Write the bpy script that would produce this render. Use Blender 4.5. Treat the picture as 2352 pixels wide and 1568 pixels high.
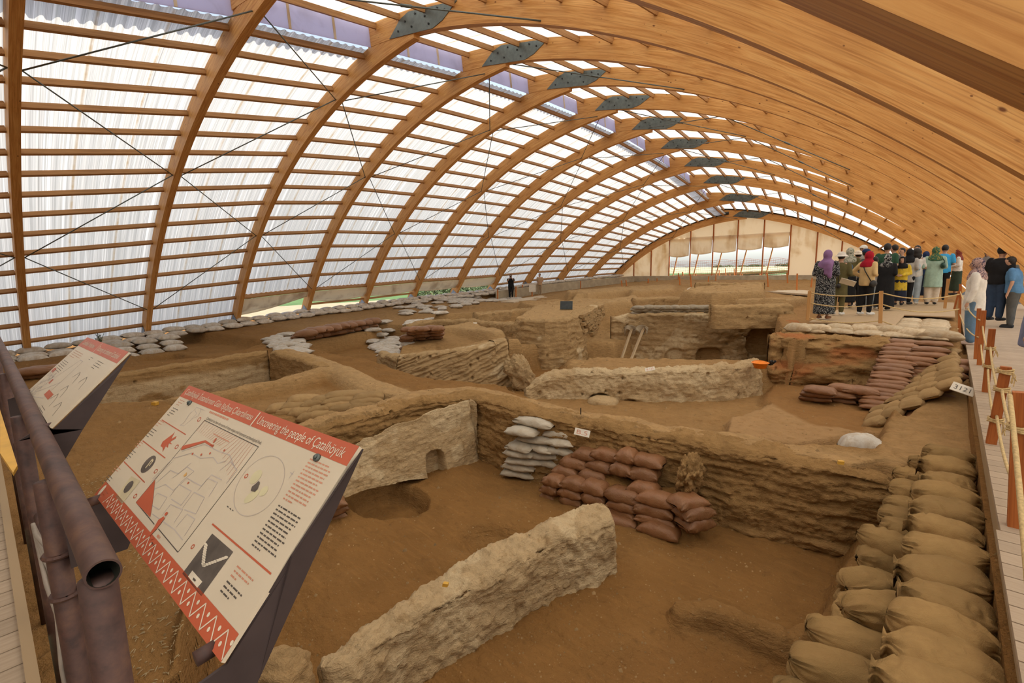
import bpy, bmesh, math, random
import numpy as np
from mathutils import Vector, Matrix, noise as mnoise
for o in list(bpy.data.objects): bpy.data.objects.remove(o)
scene = bpy.context.scene
C = scene.collection
R = math.radians
rng = random.Random(7)

# ------------------------------------------------------------------ camera, world, sun, exposure
# world axes: X across the shelter (to the right), Y along it, Z up; boardwalk surface z = 0, metres
FPX, YAW, PITCH, ROLL, EYE = 1110.0, R(42), math.atan(164 / 1110.0), R(-1.0), 1.6
_fw = Vector((-math.sin(YAW) * math.cos(PITCH), math.cos(YAW) * math.cos(PITCH), -math.sin(PITCH)))
_r0 = Vector((math.cos(YAW), math.sin(YAW), 0.0)); _u0 = _r0.cross(_fw)
_rt = math.cos(ROLL) * _r0 + math.sin(ROLL) * _u0
_up = -math.sin(ROLL) * _r0 + math.cos(ROLL) * _u0
cam_d = bpy.data.cameras.new('camera'); cam = bpy.data.objects.new('camera', cam_d); C.objects.link(cam)
cam_d.sensor_width = 36.0; cam_d.lens = FPX * 36.0 / 2352.0; cam_d.clip_start = 0.05; cam_d.clip_end = 6000
cam.matrix_world = Matrix(((_rt.x, _up.x, -_fw.x, 0), (_rt.y, _up.y, -_fw.y, 0), (_rt.z, _up.z, -_fw.z, EYE), (0, 0, 0, 1)))
scene.camera = cam

scene.view_settings.view_transform = 'Standard'; scene.view_settings.look = 'None'
scene.view_settings.gamma = 1.0; scene.view_settings.use_curve_mapping = False
scene.view_settings.exposure = 0.84

w = bpy.data.worlds.new('sky'); scene.world = w; w.use_nodes = True
nt = w.node_tree; nt.nodes.clear()
wo = nt.nodes.new('ShaderNodeOutputWorld'); bg = nt.nodes.new('ShaderNodeBackground')
sk = nt.nodes.new('ShaderNodeTexSky'); sk.sky_type = 'NISHITA'; sk.sun_disc = False
sk.sun_elevation = R(58); sk.sun_rotation = R(80); sk.air_density = 1.0; sk.dust_density = 4.0; sk.altitude = 1000
bg.inputs['Strength'].default_value = 0.20
hsv = nt.nodes.new('ShaderNodeHueSaturation'); hsv.inputs['Saturation'].default_value = 0.62
nt.links.new(sk.outputs[0], hsv.inputs['Color']); nt.links.new(hsv.outputs[0], bg.inputs['Color']); nt.links.new(bg.outputs[0], wo.inputs['Surface'])

sd = bpy.data.lights.new('sun', 'SUN'); so = bpy.data.objects.new('sun', sd); C.objects.link(so)
sd.energy = 4.2; sd.angle = R(0.6); sd.color = (1.0, 0.93, 0.82)
so.location = (20, 5, 40)
so.rotation_euler = Vector((-0.50, -0.10, -0.80)).to_track_quat('-Z', 'Y').to_euler()

# ------------------------------------------------------------------ helpers
def ray(px, py):
    return _fw + _rt * ((px - 1176) / FPX) + _up * (-(py - 784) / FPX)
EYEV = Vector((0, 0, EYE))
def at(px, py, z):
    "point at height z seen at a pixel of the photograph"
    d = ray(px, py); return EYEV + d * ((z - EYE) / d.z)
def atY(px, py, Y):
    d = ray(px, py); return EYEV + d * (Y / d.y)
def on_plane(px, py, p, n):
    d = ray(px, py); return EYEV + d * ((Vector(p) - EYEV).dot(n) / d.dot(n))

def tag(o, label=None, cat=None, group=None, kind=None):
    if label: o['label'] = label
    if cat: o['category'] = cat
    if group: o['group'] = group
    if kind: o['kind'] = kind
    return o
def empty(name, loc=(0, 0, 0), rz=0.0):
    o = bpy.data.objects.new(name, None); C.objects.link(o); o.location = loc; o.rotation_euler = (0, 0, rz)
    o.empty_display_size = 0.1
    return o
def link(name, me, mat=None, parent=None, loc=None):
    if mat is not None and not me.materials: me.materials.append(mat)
    o = bpy.data.objects.new(name, me); C.objects.link(o)
    if parent is not None: o.parent = parent
    if loc is not None: o.location = loc
    return o
def copy_tree(o, parent=None):
    c = o.copy(); C.objects.link(c); c.parent = parent
    for ch in list(o.children): copy_tree(ch, c)
    return c

class MB:
    "collects boxes, bars, tubes and sheets into one mesh"
    def __init__(s): s.v = []; s.f = []; s.uv = []; s.mi = []; s.cur = 0
    def add(s, vs, fs, uvs=None):
        b = len(s.v); s.v += [tuple(v) for v in vs]
        for k, f in enumerate(fs):
            s.f.append([b + i for i in f]); s.mi.append(s.cur)
            s.uv.append(uvs[k] if uvs else None)
    def box(s, lo, hi):
        x0, y0, z0 = lo; x1, y1, z1 = hi
        s.add([(x0, y0, z0), (x1, y0, z0), (x1, y1, z0), (x0, y1, z0), (x0, y0, z1), (x1, y0, z1), (x1, y1, z1), (x0, y1, z1)],
              [(0, 3, 2, 1), (4, 5, 6, 7), (0, 1, 5, 4), (1, 2, 6, 5), (2, 3, 7, 6), (3, 0, 4, 7)])
    def bar(s, a, b, wd, ht, upv=(0, 0, 1), bev=0.0):
        "rectangular bar from a to b; wd sideways, ht along up"
        a = Vector(a); b = Vector(b); d = (b - a).normalized(); L = (b - a).length
        sd_ = d.cross(Vector(upv))
        if sd_.length < 1e-5: sd_ = d.cross(Vector((1, 0, 0)))
        sd_.normalize(); u = sd_.cross(d).normalized()
        vs = []
        for p in (a, b):
            for i, j in ((-1, -1), (1, -1), (1, 1), (-1, 1)): vs.append(p + sd_ * (i * wd / 2) + u * (j * ht / 2))
        q = [(0, 3, 2, 1), (4, 5, 6, 7), (0, 1, 5, 4), (1, 2, 6, 5), (2, 3, 7, 6), (3, 0, 4, 7)]
        U = [[(0, 0), (0, ht), (wd, ht), (wd, 0)]] * 2 + [[(0, k), (0, k + hh), (L, k + hh), (L, k)] for k, hh in ((0, wd), (.3, ht), (.6, wd), (.9, ht))]
        s.add(vs, q, U)
    def tube(s, pts, r, n=8, cap=True):
        pts = [Vector(p) for p in pts]; rs = r if isinstance(r, (list, tuple)) else [r] * len(pts)
        rings = []; t0 = None
        for i, p in enumerate(pts):
            a = pts[max(0, i - 1)]; b = pts[min(len(pts) - 1, i + 1)]; t = (b - a).normalized()
            if t0 is None:
                nv = t.cross(Vector((0, 0, 1)));
                if nv.length < 1e-3: nv = t.cross(Vector((1, 0, 0)))
                nv.normalize()
            else:
                nv = nv - t * nv.dot(t); nv.normalize()
            t0 = t; bv = t.cross(nv)
            rings.append([p + (nv * math.cos(2 * math.pi * k / n) + bv * math.sin(2 * math.pi * k / n)) * rs[i] for k in range(n)])
        vs = [v for rg in rings for v in rg]; fs = []
        for i in range(len(rings) - 1):
            for k in range(n):
                a = i * n + k; b = i * n + (k + 1) % n
                fs.append((a, b, b + n, a + n))
        if cap:
            fs.append(tuple(range(n - 1, -1, -1))); fs.append(tuple(range((len(rings) - 1) * n, len(rings) * n)))
        s.add(vs, fs)
    def poly(s, pts, flip=False):
        s.add(pts, [tuple(range(len(pts) - 1, -1, -1)) if flip else tuple(range(len(pts)))])
    def prism(s, pts, off):
        "polygon pts extruded by the vector off"
        off = Vector(off); n = len(pts); a = [Vector(p) for p in pts]; b = [p + off for p in a]
        s.add(a + b, [tuple(range(n - 1, -1, -1)), tuple(range(n, 2 * n))] + [(i, (i + 1) % n, n + (i + 1) % n, n + i) for i in range(n)])
    def mesh(s, name, smooth=False):
        me = bpy.data.meshes.new(name); me.from_pydata(s.v, [], s.f)
        if any(u for u in s.uv):
            l = me.uv_layers.new(name='UVMap'); k = 0
            for f, u in zip(s.f, s.uv):
                for j in range(len(f)):
                    if u: l.data[k].uv = u[j]
                    k += 1
        if any(s.mi):
            me.polygons.foreach_set('material_index', s.mi)
        if smooth: me.polygons.foreach_set('use_smooth', [True] * len(me.polygons))
        me.update(); return me
    def build(s, name, mat, parent=None, smooth=False):
        me = s.mesh(name, smooth)
        for m in (mat if isinstance(mat, (list, tuple)) else [mat]): me.materials.append(m)
        return link(name, me, None, parent)

def grid_mesh(name, P, smooth=True, uv=None, closed_u=False, closed_v=False):
    "mesh from an (n, m, 3) array of points"
    n, m = P.shape[:2]
    idx = np.arange(n * m).reshape(n, m)
    if closed_u: idx = np.vstack([idx, idx[:1]])
    if closed_v: idx = np.hstack([idx, idx[:, :1]])
    F = np.stack([idx[:-1, :-1], idx[1:, :-1], idx[1:, 1:], idx[:-1, 1:]], -1).reshape(-1, 4)
    return np_mesh(name, P.reshape(-1, 3), F, smooth, uv)
def np_mesh(name, V, F, smooth=True, uv=None):
    me = bpy.data.meshes.new(name)
    V = np.ascontiguousarray(V, dtype=np.float32); F = np.ascontiguousarray(F, dtype=np.int32)
    me.vertices.add(len(V)); me.vertices.foreach_set('co', V.ravel())
    me.loops.add(F.size); me.loops.foreach_set('vertex_index', F.ravel())
    me.polygons.add(len(F)); k = F.shape[1]
    me.polygons.foreach_set('loop_start', np.arange(0, F.size, k, dtype=np.int32))
    me.polygons.foreach_set('loop_total', np.full(len(F), k, dtype=np.int32))
    me.update(calc_edges=True)
    if smooth: me.polygons.foreach_set('use_smooth', np.ones(len(F), dtype=bool))
    if uv is not None:
        l = me.uv_layers.new(name='UVMap'); l.data.foreach_set('uv', uv.reshape(-1, 2)[F.ravel()].astype(np.float32).ravel())
    return me
def set_col(me, name, col):
    a = me.color_attributes.new(name, 'FLOAT_COLOR', 'POINT')
    c = np.ones((len(me.vertices), 4), dtype=np.float32); c[:, :col.shape[1]] = col
    a.data.foreach_set('color', c.ravel())

def TDG(): return bpy.context.evaluated_depsgraph_get()
# vectorised gradient noise
_pm = np.random.RandomState(3).permutation(256); _pm = np.concatenate([_pm, _pm, _pm])
_gr = np.random.RandomState(5).normal(size=(256, 3)); _gr /= np.linalg.norm(_gr, axis=1)[:, None]
def pnoise(x, y, z):
    x, y, z = np.broadcast_arrays(np.asarray(x, float), np.asarray(y, float), np.asarray(z, float))
    xi = np.floor(x).astype(int); yi = np.floor(y).astype(int); zi = np.floor(z).astype(int)
    xf, yf, zf = x - xi, y - yi, z - zi
    u, v, w_ = [t * t * t * (t * (t * 6 - 15) + 10) for t in (xf, yf, zf)]
    xi &= 255; yi &= 255; zi &= 255
    def g(a, b, c):
        h = _pm[_pm[_pm[(xi + a) & 255] + ((yi + b) & 255)] + ((zi + c) & 255)]; gg = _gr[h]
        return gg[..., 0] * (xf - a) + gg[..., 1] * (yf - b) + gg[..., 2] * (zf - c)
    def lp(t, a, b): return a + t * (b - a)
    return lp(w_, lp(v, lp(u, g(0, 0, 0), g(1, 0, 0)), lp(u, g(0, 1, 0), g(1, 1, 0))),
              lp(v, lp(u, g(0, 0, 1), g(1, 0, 1)), lp(u, g(0, 1, 1), g(1, 1, 1))))
def fbm(x, y, z, octv=4, gain=0.5):
    t = 0; a = 1.0; f = 1.0
    for i in range(octv):
        t = t + a * pnoise(x * f + 17.3 * i, y * f + 5.1 * i, z * f + 9.7 * i); a *= gain; f *= 2.03
    return t
def sstep(a, b, x):
    t = np.clip((x - a) / (b - a), 0, 1); return t * t * (3 - 2 * t)

# ------------------------------------------------------------------ materials
MATS = {}
class NT:
    def __init__(s, name):
        s.m = bpy.data.materials.new(name); s.m.use_nodes = True; s.t = s.m.node_tree; s.t.nodes.clear()
        s.out = s.n('OutputMaterial'); MATS[name] = s.m
    def n(s, typ, **kw):
        nd = s.t.nodes.new('ShaderNode' + typ)
        for k, v in kw.items():
            if hasattr(nd, k): setattr(nd, k, v)
            else: nd.inputs[k.replace('_', ' ')].default_value = v
        return nd
    def l(s, a, b): s.t.links.new(a, b)
    def pbsdf(s, **kw):
        p = s.n('BsdfPrincipled'); s.l(p.outputs[0], s.out.inputs['Surface'])
        for k, v in kw.items(): p.inputs[k.replace('_', ' ')].default_value = v
        return p
    def coord(s, kind='Object', scale=None, rot=None):
        c = s.n('TexCoord')
        if scale is None: return c.outputs[kind]
        mp = s.n('Mapping'); mp.inputs['Scale'].default_value = scale
        if rot: mp.inputs['Rotation'].default_value = rot
        s.l(c.outputs[kind], mp.inputs['Vector']); return mp.outputs[0]
    def noise(s, vec, scale, detail=4, rough=0.55, dist=0.0):
        nd = s.n('TexNoise'); nd.inputs['Scale'].default_value = scale; nd.inputs['Detail'].default_value = detail
        nd.inputs['Roughness'].default_value = rough; nd.inputs['Distortion'].default_value = dist
        if vec is not None: s.l(vec, nd.inputs['Vector'])
        return nd.outputs['Fac']
    def ramp(s, fac, stops):
        r = s.n('ValToRGB'); e = r.color_ramp.elements
        while len(e) < len(stops): e.new(0.5)
        for k, (p, c) in enumerate(stops): e[k].position = p; e[k].color = (c[0], c[1], c[2], 1) if not isinstance(c, float) else (c, c, c, 1)
        s.l(fac, r.inputs[0]); return r.outputs[0]
    def mix(s, fac, a, b, mode='MIX'):
        m = s.n('MixRGB'); m.blend_type = mode
        for i, v in ((0, fac), (1, a), (2, b)):
            if isinstance(v, (int, float)): m.inputs[i].default_value = v
            elif isinstance(v, tuple): m.inputs[i].default_value = (v[0], v[1], v[2], 1)
            else: s.l(v, m.inputs[i])
        return m.outputs[0]
    def math(s, op, a, b=0.0, clamp=False):
        m = s.n('Math'); m.operation = op; m.use_clamp = clamp
        for i, v in ((0, a), (1, b)):
            if isinstance(v, (int, float)): m.inputs[i].default_value = v
            else: s.l(v, m.inputs[i])
        return m.outputs[0]
    def bump(s, p, h, strength=0.5, dist=0.02):
        b = s.n('Bump'); b.inputs['Strength'].default_value = strength; b.inputs['Distance'].default_value = dist
        s.l(h, b.inputs['Height']); s.l(b.outputs[0], p.inputs['Normal'])

def simple(name, col, rough=0.7, metal=0.0, var=0.12, scale=12.0, bump=0.0, bscale=60.0, bdist=0.005, spec=0.3):
    t = NT(name); p = t.pbsdf(Roughness=rough, Metallic=metal); p.inputs['Specular IOR Level'].default_value = spec
    v = t.coord('Object'); nz = t.noise(v, scale, 4)
    a = tuple(max(0, c * (1 - var)) for c in col); b = tuple(min(1, c * (1 + var)) for c in col)
    t.l(t.ramp(nz, [(0.3, a), (0.7, b)]), p.inputs['Base Color'])
    if bump: t.bump(p, t.noise(v, bscale, 3), bump, bdist)
    return t.m
def m_wood(name, c0, c1, c2, grain=1.0):
    t = NT(name); p = t.pbsdf(Roughness=0.55); p.inputs['Specular IOR Level'].default_value = 0.25
    uv = t.coord('UV', (0.55, 9.0, 1.0)); g1 = t.noise(uv, 2.2, 6, 0.6, 1.2)
    uv2 = t.coord('UV', (0.25, 28.0, 1.0)); g2 = t.noise(uv2, 3.0, 4, 0.6, 0.3)
    uvk = t.coord('UV', (1.0, 2.2, 1.0))
    vo = t.n('TexVoronoi'); vo.inputs['Scale'].default_value = 2.6; t.l(uvk, vo.inputs['Vector'])
    kn = t.ramp(vo.outputs['Distance'], [(0.045, (1.0, 1.0, 1.0)), (0.085, (0.0, 0.0, 0.0))])
    col = t.ramp(g1, [(0.32, c0), (0.5, c1), (0.72, c2)])
    col = t.mix(0.42 * grain, col, t.ramp(g2, [(0.36, (0.45, 0.28, 0.14)), (0.52, (1, 0.96, 0.88))]), 'MULTIPLY')
    vk = t.n('TexVoronoi'); vk.inputs['Scale'].default_value = 5.5; t.l(t.coord('UV', (1.0, 1.6, 1.0)), vk.inputs['Vector'])
    col = t.mix(t.ramp(vk.outputs['Distance'], [(0.035, (0.9, 0.9, 0.9)), (0.06, (0.0, 0.0, 0.0))]), col, (c0[0] * 0.3, c0[1] * 0.25, c0[2] * 0.3))
    blot = t.noise(t.coord('Object'), 0.9, 3); col = t.mix(t.ramp(blot, [(0.45, 0.0), (0.75, 0.35)]), col, c0)
    col = t.mix(kn, col, (c0[0] * 0.35, c0[1] * 0.28, c0[2] * 0.3))
    t.l(col, p.inputs['Base Color']); t.bump(p, g2, 0.12, 0.004)
    return t.m
m_wood('glulam', (0.49, 0.215, 0.055), (0.64, 0.325, 0.100), (0.74, 0.43, 0.155))
m_wood('purlin_wood', (0.33, 0.165, 0.06), (0.43, 0.225, 0.085), (0.50, 0.28, 0.115))
m_wood('board', (0.42, 0.30, 0.17), (0.52, 0.38, 0.23), (0.60, 0.46, 0.30))
m_wood('post_red', (0.30, 0.085, 0.02), (0.40, 0.125, 0.03), (0.48, 0.17, 0.05))
m_wood('post_orange', (0.46, 0.15, 0.035), (0.58, 0.21, 0.055), (0.64, 0.27, 0.09))
m_wood('post_tan', (0.42, 0.22, 0.075), (0.52, 0.29, 0.11), (0.58, 0.34, 0.14))
m_wood('old_timber', (0.33, 0.23, 0.13), (0.42, 0.31, 0.18), (0.50, 0.38, 0.24))
simple('galv_steel', (0.135, 0.155, 0.145), 0.5, 0.5, 0.18, 9)
simple('dark_steel', (0.05, 0.055, 0.055), 0.5, 0.6, 0.2, 9)
simple('steel_shoe', (0.22, 0.25, 0.30), 0.5, 0.4, 0.35, 14)
simple('bolt', (0.04, 0.04, 0.04), 0.5, 0.5)
simple('concrete', (0.42, 0.35, 0.24), 0.9, 0, 0.15, 3, 0.3, 40)
simple('orange_plastic', (0.85, 0.24, 0.015), 0.4)
simple('white_card', (0.72, 0.66, 0.55), 0.6, 0, 0.05)
simple('rope', (0.55, 0.40, 0.19), 0.9, 0, 0.25, 60)
simple('yellow_paint', (0.65, 0.36, 0.05), 0.5)

def m_panel():
    t = NT('polycarbonate')
    tr = t.n('BsdfTranslucent'); df = t.n('BsdfDiffuse'); gl = t.n('BsdfGlossy'); gl.inputs['Roughness'].default_value = 0.25
    u = t.coord('UV')
    sp = t.n('SeparateXYZ'); t.l(u, sp.inputs[0])
    st = t.noise(t.coord('UV', (15.0, 0.06, 1.0)), 1.0, 3, 0.65)
    col = t.ramp(st, [(0.30, (0.40, 0.39, 0.36)), (0.44, (0.76, 0.74, 0.69)), (0.53, (0.52, 0.51, 0.47)), (0.62, (0.90, 0.88, 0.83))])
    fr = t.math('FRACT', t.math('MULTIPLY', sp.outputs[0], 1.0 / 1.0667))   # dirty overlap at each sheet edge
    edge = t.ramp(fr, [(0.0, 1.0), (0.022, 1.0), (0.045, 0.0), (0.975, 0.0), (1.0, 1.0)])
    dn = t.noise(t.coord('UV', (3.0, 2.5, 1.0)), 1.5, 4)
    col = t.mix(t.math('MULTIPLY', edge, t.ramp(dn, [(0.3, 0.25), (0.7, 0.95)])), col, (0.46, 0.34, 0.2))
    t.l(col, tr.inputs[0]); t.l(col, df.inputs[0])
    m1 = t.n('MixShader'); m1.inputs[0].default_value = 0.36; t.l(tr.outputs[0], m1.inputs[1]); t.l(df.outputs[0], m1.inputs[2])
    m2 = t.n('MixShader'); m2.inputs[0].default_value = 0.04; t.l(m1.outputs[0], m2.inputs[1]); t.l(gl.outputs[0], m2.inputs[2])
    t.l(m2.outputs[0], t.out.inputs['Surface'])
m_panel()
def m_sheet(name, col, dirt, fac_t=0.45, scale=0.8, lo=0.5, hi=0.75):
    t = NT(name); tr = t.n('BsdfTranslucent'); df = t.n('BsdfDiffuse')
    v = t.coord('Object'); nz = t.noise(v, scale, 5, 0.6, 0.8); n2 = t.noise(t.coord('Object', (3, 3, .5)), 1.0, 4)
    c = t.mix(t.ramp(t.math('MULTIPLY', nz, t.math('ADD', n2, 0.5)), [(lo, 0.0), (hi, 1.0)]), col, dirt)
    t.l(c, tr.inputs[0]); t.l(c, df.inputs[0])
    m1 = t.n('MixShader'); m1.inputs[0].default_value = 1 - fac_t; t.l(tr.outputs[0], m1.inputs[1]); t.l(df.outputs[0], m1.inputs[2])
    t.l(m1.outputs[0], t.out.inputs['Surface']); return t.m
m_sheet('canvas', (0.88, 0.78, 0.62), (0.62, 0.44, 0.22), 0.6, 0.5, 0.5, 0.9)
m_sheet('tarp', (0.84, 0.76, 0.61), (0.60, 0.50, 0.37), 0.5, 0.8)
m_sheet('dimming_canvas', (0.40, 0.32, 0.22), (0.30, 0.22, 0.13), 0.08, 0.6)  # for the unseen near wall; brown and nearly opaque to darken the foreground
m_sheet('clerestory_mesh', (0.74, 0.71, 0.86), (0.66, 0.63, 0.76), 0.72, 2.0)
# ------------------------------------------------------------------ the shelter: thirteen timber arches, purlins, sheets
NA = 13
def YA(i): return 0.96 + 3.2 * (i - 1)
RZ = [5.36, 6.115, 6.68, 7.03, 7.36, 7.58, 7.64, 7.58, 7.35, 7.0, 6.52, 5.84, 5.06]
FX = [-20.9, -21.4, -22.1, -22.49, -22.84, -23.03, -23.13, -23.09, -23.0, -22.6, -22.07, -21.6, -20.85]
FZ = [-0.85, -0.75, -0.60, -0.45, -0.29, -0.20, -0.05, 0.04, 0.17, 0.40, 0.56, 0.70, 0.84]
SG = [1.0, 1.2, 1.45, 1.75, 1.85, 1.8, 1.75, 1.7, 1.6, 1.5, 1.35, 1.15, 1.0]
BD, BW = 0.50, 0.18          # beam depth and width
RR = 19.8                    # right soffit radius
def lerp_tab(tab, i):
    k = int(max(0, min(NA - 2, math.floor(i)))); f = i - k
    return tab[k] * (1 - f) + tab[k + 1] * f
class Arch:
    def __init__(s, i):
        s.i = i; s.y = YA(i); s.xr = -9.2 - 0.15 * (i - 3); s.zr = lerp_tab(RZ, i)
        F = Vector((lerp_tab(FX, i), lerp_tab(FZ, i))); T = Vector((s.xr - 0.15, s.zr - 0.02)); sg = lerp_tab(SG, i) + 0.05
        ch = T - F; n = Vector((-ch.y, ch.x)).normalized(); L = ch.length
        s.r = L * L / 8 / sg + sg / 2; mid = (F + T) / 2; s.c = mid - n * (s.r - sg)
        s.a0 = math.atan2(F.y - s.c.y, F.x - s.c.x); s.a1 = math.atan2(T.y - s.c.y, T.x - s.c.x)
        s.ll = s.r * (s.a0 - s.a1)
        s.rc = Vector((s.xr - 3.5, s.zr - 0.2 - math.sqrt(RR * RR - 3.5 ** 2)))
        s.xl = s.xr - 1.95
        s.b0 = math.acos((s.xl - s.rc.x) / RR)            # left end of the right beam
        zf = -0.25; s.b1 = math.asin((zf - s.rc.y) / (RR + BD / 2))   # right foot
        s.rl = RR * (s.b0 - s.b1)
    def L(s, t, off=0.0):      # t 0 foot .. 1 ridge, off outwards from the beam centreline
        a = s.a0 + (s.a1 - s.a0) * t; q = s.c + Vector((math.cos(a), math.sin(a))) * (s.r + off); return Vector((q.x, s.y, q.y))
    def Rt(s, t, off=0.0):     # t 0 cantilever end .. 1 right foot, off from the beam centreline
        a = s.b0 + (s.b1 - s.b0) * t; q = s.rc + Vector((math.cos(a), math.sin(a))) * (RR + BD / 2 + off); return Vector((q.x, s.y, q.y))
ARCH = [Arch(i) for i in range(NA)]

def beam_mesh(fn, y, n, length, name, BW=BW):
    mb = MB(); rows = []
    for k in range(n + 1):
        t = k / n
        a, b = fn(t, -BD / 2), fn(t, BD / 2)
        rows.append([Vector((a.x, y - BW / 2, a.z)), Vector((a.x, y + BW / 2, a.z)), Vector((b.x, y + BW / 2, b.z)), Vector((b.x, y - BW / 2, b.z))])
    vs = [p for r_ in rows for p in r_]; fs = []; uv = []
    o = rng.random() * 30
    for k in range(n):
        u0, u1 = o + length * k / n, o + length * (k + 1) / n
        for j, (v0, v1) in enumerate(((0, BW), (.25, .25 + BD), (.8, .8 + BW), (1.1 + BD, 1.1))):
            a = k * 4 + j; b = k * 4 + (j + 1) % 4
            fs.append((b, b + 4, a + 4, a)); uv.append([(u0, v1), (u1, v1), (u1, v0), (u0, v0)])
    fs.append((0, 1, 2, 3)); uv.append([(0, 0), (BW, 0), (BW, BD), (0, BD)])
    e = n * 4; fs.append((e + 3, e + 2, e + 1, e)); uv.append([(0, 0), (BW, 0), (BW, BD), (0, BD)])
    mb.add(vs, fs, uv); return mb.mesh(name)

ORD = ['first', 'second', 'third', 'fourth', 'fifth', 'sixth', 'seventh', 'eighth', 'ninth', 'tenth', 'eleventh', 'twelfth', 'thirteenth']
_b = MB(); _b.tube([(0, 0, 0), (0, -0.022, 0)], 0.022, 6); bolt_me = _b.mesh('bolt'); bolt_me.materials.append(MATS['bolt'])
for A in ARCH:
    i = A.i
    root = empty('timber_arch', (0, 0, 0))
    if i == 0: lab = 'laminated timber arch right overhead behind the boardwalk corner'
    elif i == 12: lab = 'laminated timber arch framing the far canvas end wall'
    else: lab = 'laminated timber arch, %s from the near left edge, with grey steel ridge plate' % ORD[i - 1]
    tag(root, lab, 'arch', 'laminated roof arches')
    o = link('arch_beam', beam_mesh(A.L, A.y, 40, A.ll, 'left_beam', BW - .014), MATS['glulam'], root)
    o = link('arch_beam', beam_mesh(A.Rt, A.y, 48, A.rl, 'right_beam'), MATS['glulam'], root)
    # ridge plates: slanted steel on both faces
    tr = (A.b0 - math.acos((A.xr + 0.1 - A.rc.x) / RR)) / (A.b0 - A.b1); k = 1.0 / A.rl
    outline = [(-1.15, -0.24), (-0.75, 0.10), (-0.45, 0.2), (1.15, 0.2), (0.75, -0.12), (0.45, -0.24)]
    for sgn in (-1, 1):
        mb = MB(); yy = A.y + sgn * (BW / 2)
        mb.prism([A.Rt(tr + s_ * k, d_) + Vector((0, sgn * BW / 2, 0)) for s_, d_ in outline], (0, sgn * 0.014, 0))
        pl = mb.build('ridge_plate', MATS['galv_steel'], root)
        if sgn < 0 and i > 0:
            for s_, d_ in ((-0.8, -.14), (-0.55, 0.02), (-0.3, -.12), (-.2, .12), (0.15, .02), (0.3, -.14), (0.55, .12), (0.8, .06)):
                bo = link('bolt', bolt_me, None, pl); q = A.Rt(tr + s_ * k, d_); bo.location = (q.x, A.y - BW / 2 - 0.012, q.z)
    # packing timber between the top of the left beam and the raised right beam
    mb = MB(); q0 = [A.Rt(tt, -BD / 2 + .02) for tt in (0.0, 0.03, 0.06, 0.085)]
    tb_ = [(A.a0 - math.acos(max(-1, (p.x - A.c.x) / (A.r + .2)))) / (A.a0 - A.a1) for p in q0]
    mb.prism([p + Vector((0, -BW / 2 + .025, 0)) for p in q0] + [A.L(t_, BD / 2 - .03) + Vector((0, -BW / 2 + .025, 0)) for t_ in reversed(tb_)], (0, BW - .05, 0)); mb.build('packing_block', MATS['glulam'], root)
    # steel shoes at the feet
    for fn, t0, t1 in ((A.L, -0.02, 0.028), (A.Rt, 0.972, 1.01)):
        mb = MB()
        for sgn in (-1, 1):
            mb.prism([fn(t0, -BD / 2 - .02) + Vector((0, sgn * BW / 2, 0)), fn(t1, -BD / 2 - .02) + Vector((0, sgn * BW / 2, 0)),
                      fn(t1, BD / 2 * .4) + Vector((0, sgn * BW / 2, 0)), fn(t0, BD / 2) + Vector((0, sgn * BW / 2, 0))], (0, sgn * 0.012, 0))
        c0 = fn(t0 if t0 < 0 else t1, 0); mb.box((c0.x - .35, A.y - .2, c0.z - .1), (c0.x + .35, A.y + .2, c0.z + .03))
        mb.build('foot_shoe', MATS['steel_shoe'], root)

    if i == 12:
        for fn, t0, t1 in ((A.L, 0.0, .9), (A.Rt, 0.0, .95)):
            P = np.zeros((41, 4, 3))
            for k in range(41):
                for j, (off, dy) in enumerate(((.20, -.13), (.40, -.13), (.40, -.10), (.20, -.10))):
                    q = fn(t0 + (t1 - t0) * k / 40, off); P[k, j] = (q.x, A.y + dy, q.z)
            link('dark_flashing', grid_mesh('dark_flashing', P, False, None, False, True), MATS['dark_steel'], root)
ceiling = tag(empty('ceiling'), 'translucent corrugated roof sheets on timber purlins between the arches', None, None, 'structure')
def mid_arch(i, f):
    return Arch(i + f) if 0 < f < 1 else ARCH[i + int(f)]
NL, NR = 17, 17
FL = [0.028 + (0.872 - 0.028) * k / (NL - 1) for k in range(NL)]
FRr = [0.02 + (0.93 - 0.02) * k / (NR - 1) for k in range(NR)]
OPEN = (3, 4, 5, 6, 7)
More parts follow.
